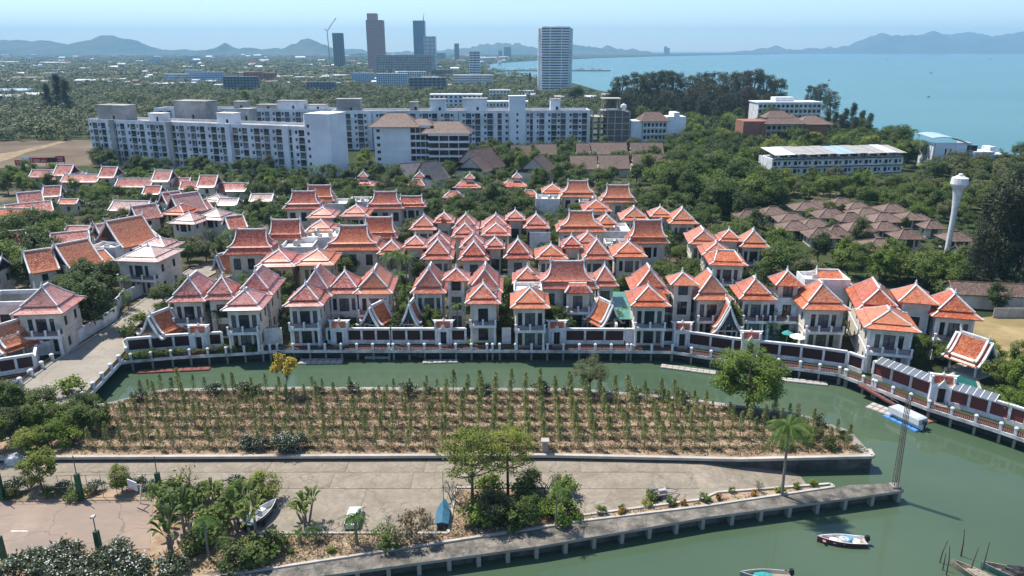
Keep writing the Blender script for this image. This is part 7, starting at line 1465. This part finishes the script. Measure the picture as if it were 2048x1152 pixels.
print('i', zone([(880, 305), (1350, 305), (1360, 378), (900, 378)], [('dark_tree', 4), ('mid_tree', 2), ('areca_palm', 2), ('bright_tree', 1)], 6.2, .7, 1.1, 109))
print('j', zone([(1255, 355), (1450, 342), (1560, 400), (1480, 445), (1360, 420), (1275, 400)], [('bright_tree', 2), ('mid_tree', 3), ('dark_tree', 4)], 5.2, 1.1, 1.6, 110))
print('k', zone([(1440, 345), (1520, 372), (1820, 372), (1950, 395), (1940, 450), (1820, 440), (1700, 405), (1560, 405)], [('mid_tree', 5), ('dark_tree', 3), ('olive_tree', 2), ('bright_tree', 1)], 4.8, .7, 1.0, 111))
print('l', zone([(1400, 450), (1470, 450), (1550, 500), (1620, 520), (1740, 535), (1880, 535), (1960, 560), (1900, 600), (1730, 580), (1560, 545), (1500, 520)], [('mid_tree', 4), ('dark_tree', 3), ('bright_tree', 2), ('areca_palm', 2), ('banana_plant', 1.5), ('olive_tree', 1)], 3.8, .65, 1.05, 112))
print('m', zone([(1480, 400), (1950, 445), (1930, 500), (1740, 500), (1480, 450)], [('dark_tree', 2), ('mid_tree', 2), ('shrub', 2), ('olive_tree', 1), ('areca_palm', 1)], 5.0, .4, .62, 113, .2))
print('n', zone([(1370, 262), (1480, 300), (1540, 330), (1820, 345), (1850, 345), (1830, 300), (1700, 285), (1660, 300), (1500, 310), (1370, 318)], [('dark_tree', 3), ('mid_tree', 3), ('bright_tree', 2), ('yellow_tree', 1.5)], 6.0, 1.1, 1.6, 114))
print('o', zone([(1830, 350), (2040, 330), (2100, 345), (2100, 440), (1950, 430), (1940, 385)], [('mid_tree', 4), ('olive_tree', 4), ('dark_tree', 1)], 5.0, .8, 1.2, 115))
print('p', zone([(1340, 296), (1500, 310), (1520, 345), (1440, 345), (1350, 350)], [('dark_tree', 4), ('mid_tree', 2), ('bright_tree', 1)], 5.4, 1.0, 1.4, 116))
print('q', zone([(190, 322), (235, 312), (250, 330), (200, 340)], [('dark_tree', 1)], 5, 1.0, 1.3, 117))
for x, y, s in [(1240, 232, 1.7), (1275, 236, 1.9), (1310, 230, 2.0), (1345, 236, 1.9), (1380, 228, 1.8), (1405, 238, 1.7), (1430, 232, 1.9), (1455, 236, 2.0), (1478, 228, 2.05), (1500, 236, 1.9), (1525, 230, 1.9), (1552, 232, 1.6), (1260, 246, 1.4), (1330, 248, 1.4), (1420, 250, 1.4), (1490, 250, 1.4), (1385, 246, 1.5), (1295, 222, 1.9), (1225, 240, 1.3), (1250, 252, 1.15), (1285, 250, 1.2), (1315, 254, 1.1), (1350, 252, 1.2), (1370, 256, 1.1), (1405, 252, 1.2), (1440, 256, 1.15), (1465, 252, 1.2), (1510, 250, 1.2), (1535, 246, 1.2), (1400, 226, 1.8), (1330, 222, 1.9), (1660, 236, 1.2), (1640, 226, 1.35), (1620, 222, 1.2)]: p = G(x, y); plant('shore_casuarina', p.x, p.y, ZG, s, v=2 if x in (1490, 1385) else random.choice([0, 1]))
zone([(1215, 250), (1480, 262), (1560, 240), (1560, 262), (1480, 290), (1370, 262)], [('dark_tree', 3), ('mid_tree', 2), ('bright_tree', 1)], 8.0, 1.2, 1.9, 118)
for x, y, s in [(1665, 286, 1.05), (1685, 284, 1.15), (1700, 280, 1.2), (1718, 284, 1.1), (1735, 282, 1.0), (1650, 280, 1.0), (1675, 294, 1.0), (1705, 292, 1.0), (1225, 205, .9), (1060, 168, 1.0)]: p = G(x, y); plant('casuarina', p.x, p.y, ZG, s)
for x, y, s in [(1955, 562, 1.25), (1980, 575, 1.35), (2005, 570, 1.4), (2030, 578, 1.45), (2055, 572, 1.4), (1970, 545, 1.3), (2000, 548, 1.45), (2035, 550, 1.5), (1948, 580, .9), (2065, 590, 1.3)]: p = G(x, y); plant('casuarina', p.x, p.y, ZG, s, sz=s * 1.0)
for x, y, s in [(1770, 296, 1.05), (1798, 300, 1.0), (1822, 302, 1.1), (1744, 290, 1.0), (1700, 300, .9)]: p = G(x, y); plant('coconut_palm', p.x, p.y, ZG, s)
for x, y, s, k in [(125, 232, 2.0, 'casuarina'), (140, 236, 1.8, 'casuarina'), (270, 216, 1.7, 'dark_tree'), (100, 228, 1.4, 'casuarina'), (235, 220, 1.3, 'dark_tree'), (1150, 207, 2.3, 'dark_tree'), (1135, 203, 1.9, 'mid_tree'), (730, 330, .9, 'bright_tree'), (722, 338, .8, 'yellow_tree'), (1300, 196, 1.4, 'dark_tree'), (560, 205, 1.5, 'mid_tree'), (490, 208, 1.6, 'bright_tree'), (640, 205, 1.3, 'mid_tree')]: p = G(x, y); plant(k, p.x, p.y, ZG, s)
# ---- the wood behind the condominiums and the far plain: one mass
def wood_mass():
    g = np.random.default_rng(9); protos = []
    for k in range(4):
        C, R = crown(g, .45, .5, .42, 14, .22, -.8); V_, F_ = leaves(clump_pts(g, C, R, 240), .10, g, .3, .8, ctr=(0, 0, .1), ob=1.8); protos.append(V_)
    lo = []
    for k in range(3): C, R = crown(g, .42, .6, .40, 9, .26); V_, F_ = leaves(clump_pts(g, C, R, 80), .17, g, .3, .9, ctr=(0, 0, .05), ob=2.0); lo.append(V_)
    out = []
    def add(x, y, cell, pr, smin, smax, ar=1.0):
        p = G(x, y)
        if inside_foot(p.x, p.y, 1.0) or pt_in((p.x, p.y), sea_poly): return
        s = random.uniform(smin, smax); V_ = pr[random.randrange(len(pr))]; c, q = math.cos(random.random() * 6), math.sin(random.random() * 6); W_ = V_ * np.array([s * ar, s * ar, s * random.uniform(.7, 1.05)]); a = random.random() * 6.28; c, q = math.cos(a), math.sin(a); out.append(np.stack([W_[:, 0] * c - W_[:, 1] * q + p.x, W_[:, 0] * q + W_[:, 1] * c + p.y, W_[:, 2] + ZG - .3], 1))
    def inpoly(x, y, po): return pt_in((x, y), po)
    near = [(-120, 176), (1000, 172), (1180, 190), (1225, 200), (1220, 232), (1180, 238), (640, 240), (185, 280), (-120, 285)]
    y = 172.0
    while y < 286:
        cell = 4.2 + (y - 172) * .075; x = -120
        while x < 1230:
            xx, yy = x + random.uniform(-cell, cell) * .8, y + random.uniform(-2, 2)
            if inpoly(xx, yy, near): add(xx, yy, cell, protos, 7.5, 13.5)
            x += cell * 2.3
        y += 4.2 if y < 210 else 6
    y = 111.0
    while y < 173:
        x = -30
        while x < 1080:
            xx, yy = x + random.uniform(-7, 7), y + random.uniform(-1.2, 1.2)
            if random.random() < .8: add(xx, yy, 8, lo, 7 + (173 - y) * .06, 12 + (173 - y) * .14, 1.1 + (173 - y) * .03)
            x += 8.5
        y += 1.5 + (y - 111) * .035
    V_ = np.concatenate(out); F_ = np.arange(len(V_)).reshape(-1, 4); print('wood quads', len(F_))
    tag(put('woodland', mesh_np('woodland', V_, F_, [L_['far']])), 'dense green woodland behind the condominiums fading into the far plain', 'woodland', kind='stuff')
sea_poly = [tuple(G(*p)[:2]) for p in COAST] + [(9000, 9000), (9000, 200)]
wood_mass()

# plants wholly hidden behind buildings are left out
from mathutils.bvhtree import BVHTree
bpy.context.view_layer.update(); KIDS = {}
for o in COL.objects:
    if o.parent: KIDS.setdefault(o.parent.name, []).append(o)
pv_, pf_ = [], []; mine = {c.name for r in PLANTS for c in KIDS[r[0].name]}
for o in COL.objects:
    if o.type != 'MESH' or o.name in mine or o.get('kind') or o.name.split('.')[0] in ('window', 'pane', 'post', 'rail', 'panel', 'ridge_trim', 'finial', 'concrete_panel', 'pile'): continue
    bb = o.bound_box; 
    if max(bb[6][k] - bb[0][k] for k in range(3)) * max(o.matrix_world.to_scale()) < 3: continue
    k = len(pv_); mw = o.matrix_world; co = np.empty(len(o.data.vertices) * 3); o.data.vertices.foreach_get('co', co); co = co.reshape(-1, 3) @ np.array(mw.to_3x3()).T + np.array(mw.translation); pv_ += co.tolist(); pf_ += [tuple(i + k for i in p.vertices) for p in o.data.polygons]
tree = BVHTree.FromPolygons(pv_, pf_); camv = Vector((0, 0, CAMH)); keep = []; gone = []; t_0 = __import__('time').time()
for rec in PLANTS:
    o = rec[0]; top = max(max(b[2] for b in c.bound_box) for c in KIDS[o.name]); wd = max(max(b[0] for b in c.bound_box) for c in KIDS[o.name]); see = False
    for fx, fz in ((0, .95), (0, .75), (-.6, .7), (.6, .7), (0, .5), (-.5, .4), (.5, .4), (-.3, .85), (.3, .85)):
        q = o.location + Vector((fx * wd * o.scale.x, 0, fz * top * o.scale.z)); d = q - camv; L = d.length; x_, y_ = proj(q); hit = tree.ray_cast(camv, d.normalized(), L - .5)
        if hit[0] is None and -40 < x_ < 2090 and y_ < 1190: see = True; break
    if see: keep.append(rec)
    else:
        gone += KIDS[o.name] + [o]
bpy.data.batch_remove(gone)
PLANTS = keep

# ================================================================== HAZE
hb = MB(); x0, x1, y0, y1, z0, z1 = -13500, 27500, -9500, 16500, -4, 470
hb.box((x0 + x1) / 2, (y0 + y1) / 2, z0, x1 - x0, y1 - y0, z1 - z0)
hm = bpy.data.materials.new('haze_air'); hm.use_nodes = True; hn = hm.node_tree; hn.nodes.remove(hn.nodes['Principled BSDF'])
pv = hn.nodes.new('ShaderNodeVolumePrincipled'); pv.inputs['Color'].default_value = (0.40, 0.74, 1.0, 1); pv.inputs['Density'].default_value = 0.0001; pv.inputs['Anisotropy'].default_value = 0.0
hn.links.new(pv.outputs[0], hn.nodes['Material Output'].inputs['Volume'])
tag(hb.build('haze', hm), kind='stuff')

# ================================================================== LABELS
LM = [('the plantation rows', 900, 850), ('the sports court', 150, 1040), ('the blue tarpaulin boat', 885, 1040), ('the white car', 698, 1050), ('the parked motorboat', 525, 1040), ('the lattice mast', 1790, 970), ('the road bridge', 200, 760), ('the concrete road', 290, 620), ('the left terrace villa', 80, 640), ('the four-roof villa', 440, 640), ('the corner balcony villa', 620, 640), ('the two-balcony villa', 730, 640), ('the attic villa', 930, 640), ('the saddle roof villa', 1120, 640), ('the green glass roof', 1245, 640), ('the small attic villa', 1370, 640), ('the white link villa', 1580, 640), ('the rightmost canal villa', 1830, 680), ('the garden pond', 1925, 765), ('the pool umbrellas', 1585, 690),
      ('the twin saddle roofs', 520, 500), ('the cluttered roof terrace', 690, 510), ('the back left saddle roof', 610, 420), ('the joined saddle roofs', 790, 420), ('the left hip cluster', 840, 510), ('the middle hip cluster', 890, 460), ('the narrow alley', 960, 510), ('the bare-walled hip villa', 1040, 455), ('the bright red saddle roof', 1170, 450), ('the round pool terrace', 1300, 490), ('the tall back saddle roof', 1155, 385), ('the tree-shaded saddle roof', 1235, 395), ('the three orange hips', 1320, 440), ('the three-tiered orange villa', 1450, 510), ('the bleached pyramid roofs', 380, 435), ('the great orange gable', 250, 460), ('the bleached hip villa', 275, 520), ('the half hidden gable', 165, 510), ('the left edge gables', 30, 420), ('the back gable row', 250, 360), ('the roadside billboards', 80, 325), ('the left condominium', 420, 320), ('the brown-roofed white hotel', 820, 310), ('the resort gable halls', 1000, 320), ('the long brown roofs', 1240, 320), ('the concrete skeleton', 1210, 260), ('the small balcony hotel', 1320, 275), ('the seaside hotel', 1580, 225), ('the terracotta hotel', 1560, 280), ('the shophouse row', 1660, 345), ('the modern house', 1900, 320), ('the bungalow estate', 1650, 440), ('the water tower', 1900, 460), ('the shore tower', 1110, 170), ('the boundary wall', 2000, 625), ('the last village row', 900, 370), ('the dark right casuarinas', 1990, 500), ('the bare field', 80, 300)]
NAMES = dict(dark_tree=('dark green tree', 'tree'), mid_tree=('green leafy tree', 'tree'), bright_tree=('bright green tree', 'tree'), olive_tree=('dull olive tree', 'tree'), yellow_tree=('yellow-green tree', 'tree'), shrub=('green shrub', 'shrub'), bright_shrub=('lime green shrub', 'shrub'), big_tree=('', 'tree'), wispy_tree=('', 'tree'), casuarina=('dark casuarina', 'tree'), brown_casuarina=('brown casuarina', 'tree'), shore_casuarina=('tall grey-green casuarina', 'tree'), areca_palm=('feathery palm clump', 'palm'), royal_palm=('slim palm', 'palm'), coconut_palm=('coconut palm', 'palm'), fan_palm=('fan palm', 'palm'), small_palm=('small palm', 'palm'), banana_plant=('banana clump', 'plant'), frangipani=('white-flowered frangipani', 'shrub'), bare_tree=('bare tree', 'tree'), dead_tree=('dry tree', 'tree'), golden_tree=('yellow tree', 'tree'), umbrella_tree=('flat-topped tree', 'tree'), sapling=('thin sapling', 'sapling'), croton=('small bright shrub', 'shrub'))
ORD = ['first', 'second', 'third', 'fourth', 'fifth', 'sixth', 'seventh', 'eighth', 'ninth', 'tenth', 'eleventh', 'twelfth']
def ordw(i):
    if i < 12: return ORD[i]
    n = i + 1; return '%d%s' % (n, 'th' if 10 <= n % 100 <= 20 else {1: 'st', 2: 'nd', 3: 'rd'}.get(n % 10, 'th'))
GNAME = dict(shrub='garden shrubs', palm='palms', tree='trees', plant='banana clumps', sapling='plantation saplings')
for o, kind, desc, where in PLANTS:
    ds, cat = NAMES[kind]; o['category'] = cat; o['group'] = {'sapling': 'saplings in the plantation rows', 'frangipani': 'white-flowered frangipani shrubs'}.get(kind, kind.replace('_', ' ') + 's in the gardens and woods')
    if 'label' in o: continue
    if where and where[0] == 'row': o['label'] = '%s in the %s plantation row from the front' % (ds, ordw(where[1])); continue
    x, y = proj(o.location); b = min(LM, key=lambda l: ((l[1] - x) / 1.0) ** 2 + ((l[2] - y) * 1.8) ** 2); dx, dy = x - b[1], (y - b[2]) * 1.8
    rel = ('right of' if dx > 0 else 'left of') if abs(dx) > abs(dy) else ('in front of' if dy > 0 else 'behind'); o['label'] = '%s %s %s' % (ds, rel, b[0])
for o in list(COL.objects):
    if o.parent is None and o.get('category') == 'bungalow' or (o.parent is None and o.name.startswith('far_building')): pass
seen = {}
for o in COL.objects:
    if o.parent is None and 'label' in o and o.get('kind') is None: seen.setdefault(o['label'], []).append(o)
for lb, os_ in seen.items():
    if len(os_) > 1:
        os_.sort(key=lambda o: proj(o.location)[0])
        for i, o in enumerate(os_): o['label'] = lb + ', %s from left' % ordw(i)
print('plants', len(PLANTS)); 
from collections import Counter
print(Counter(k for _, k, _, _ in PLANTS))
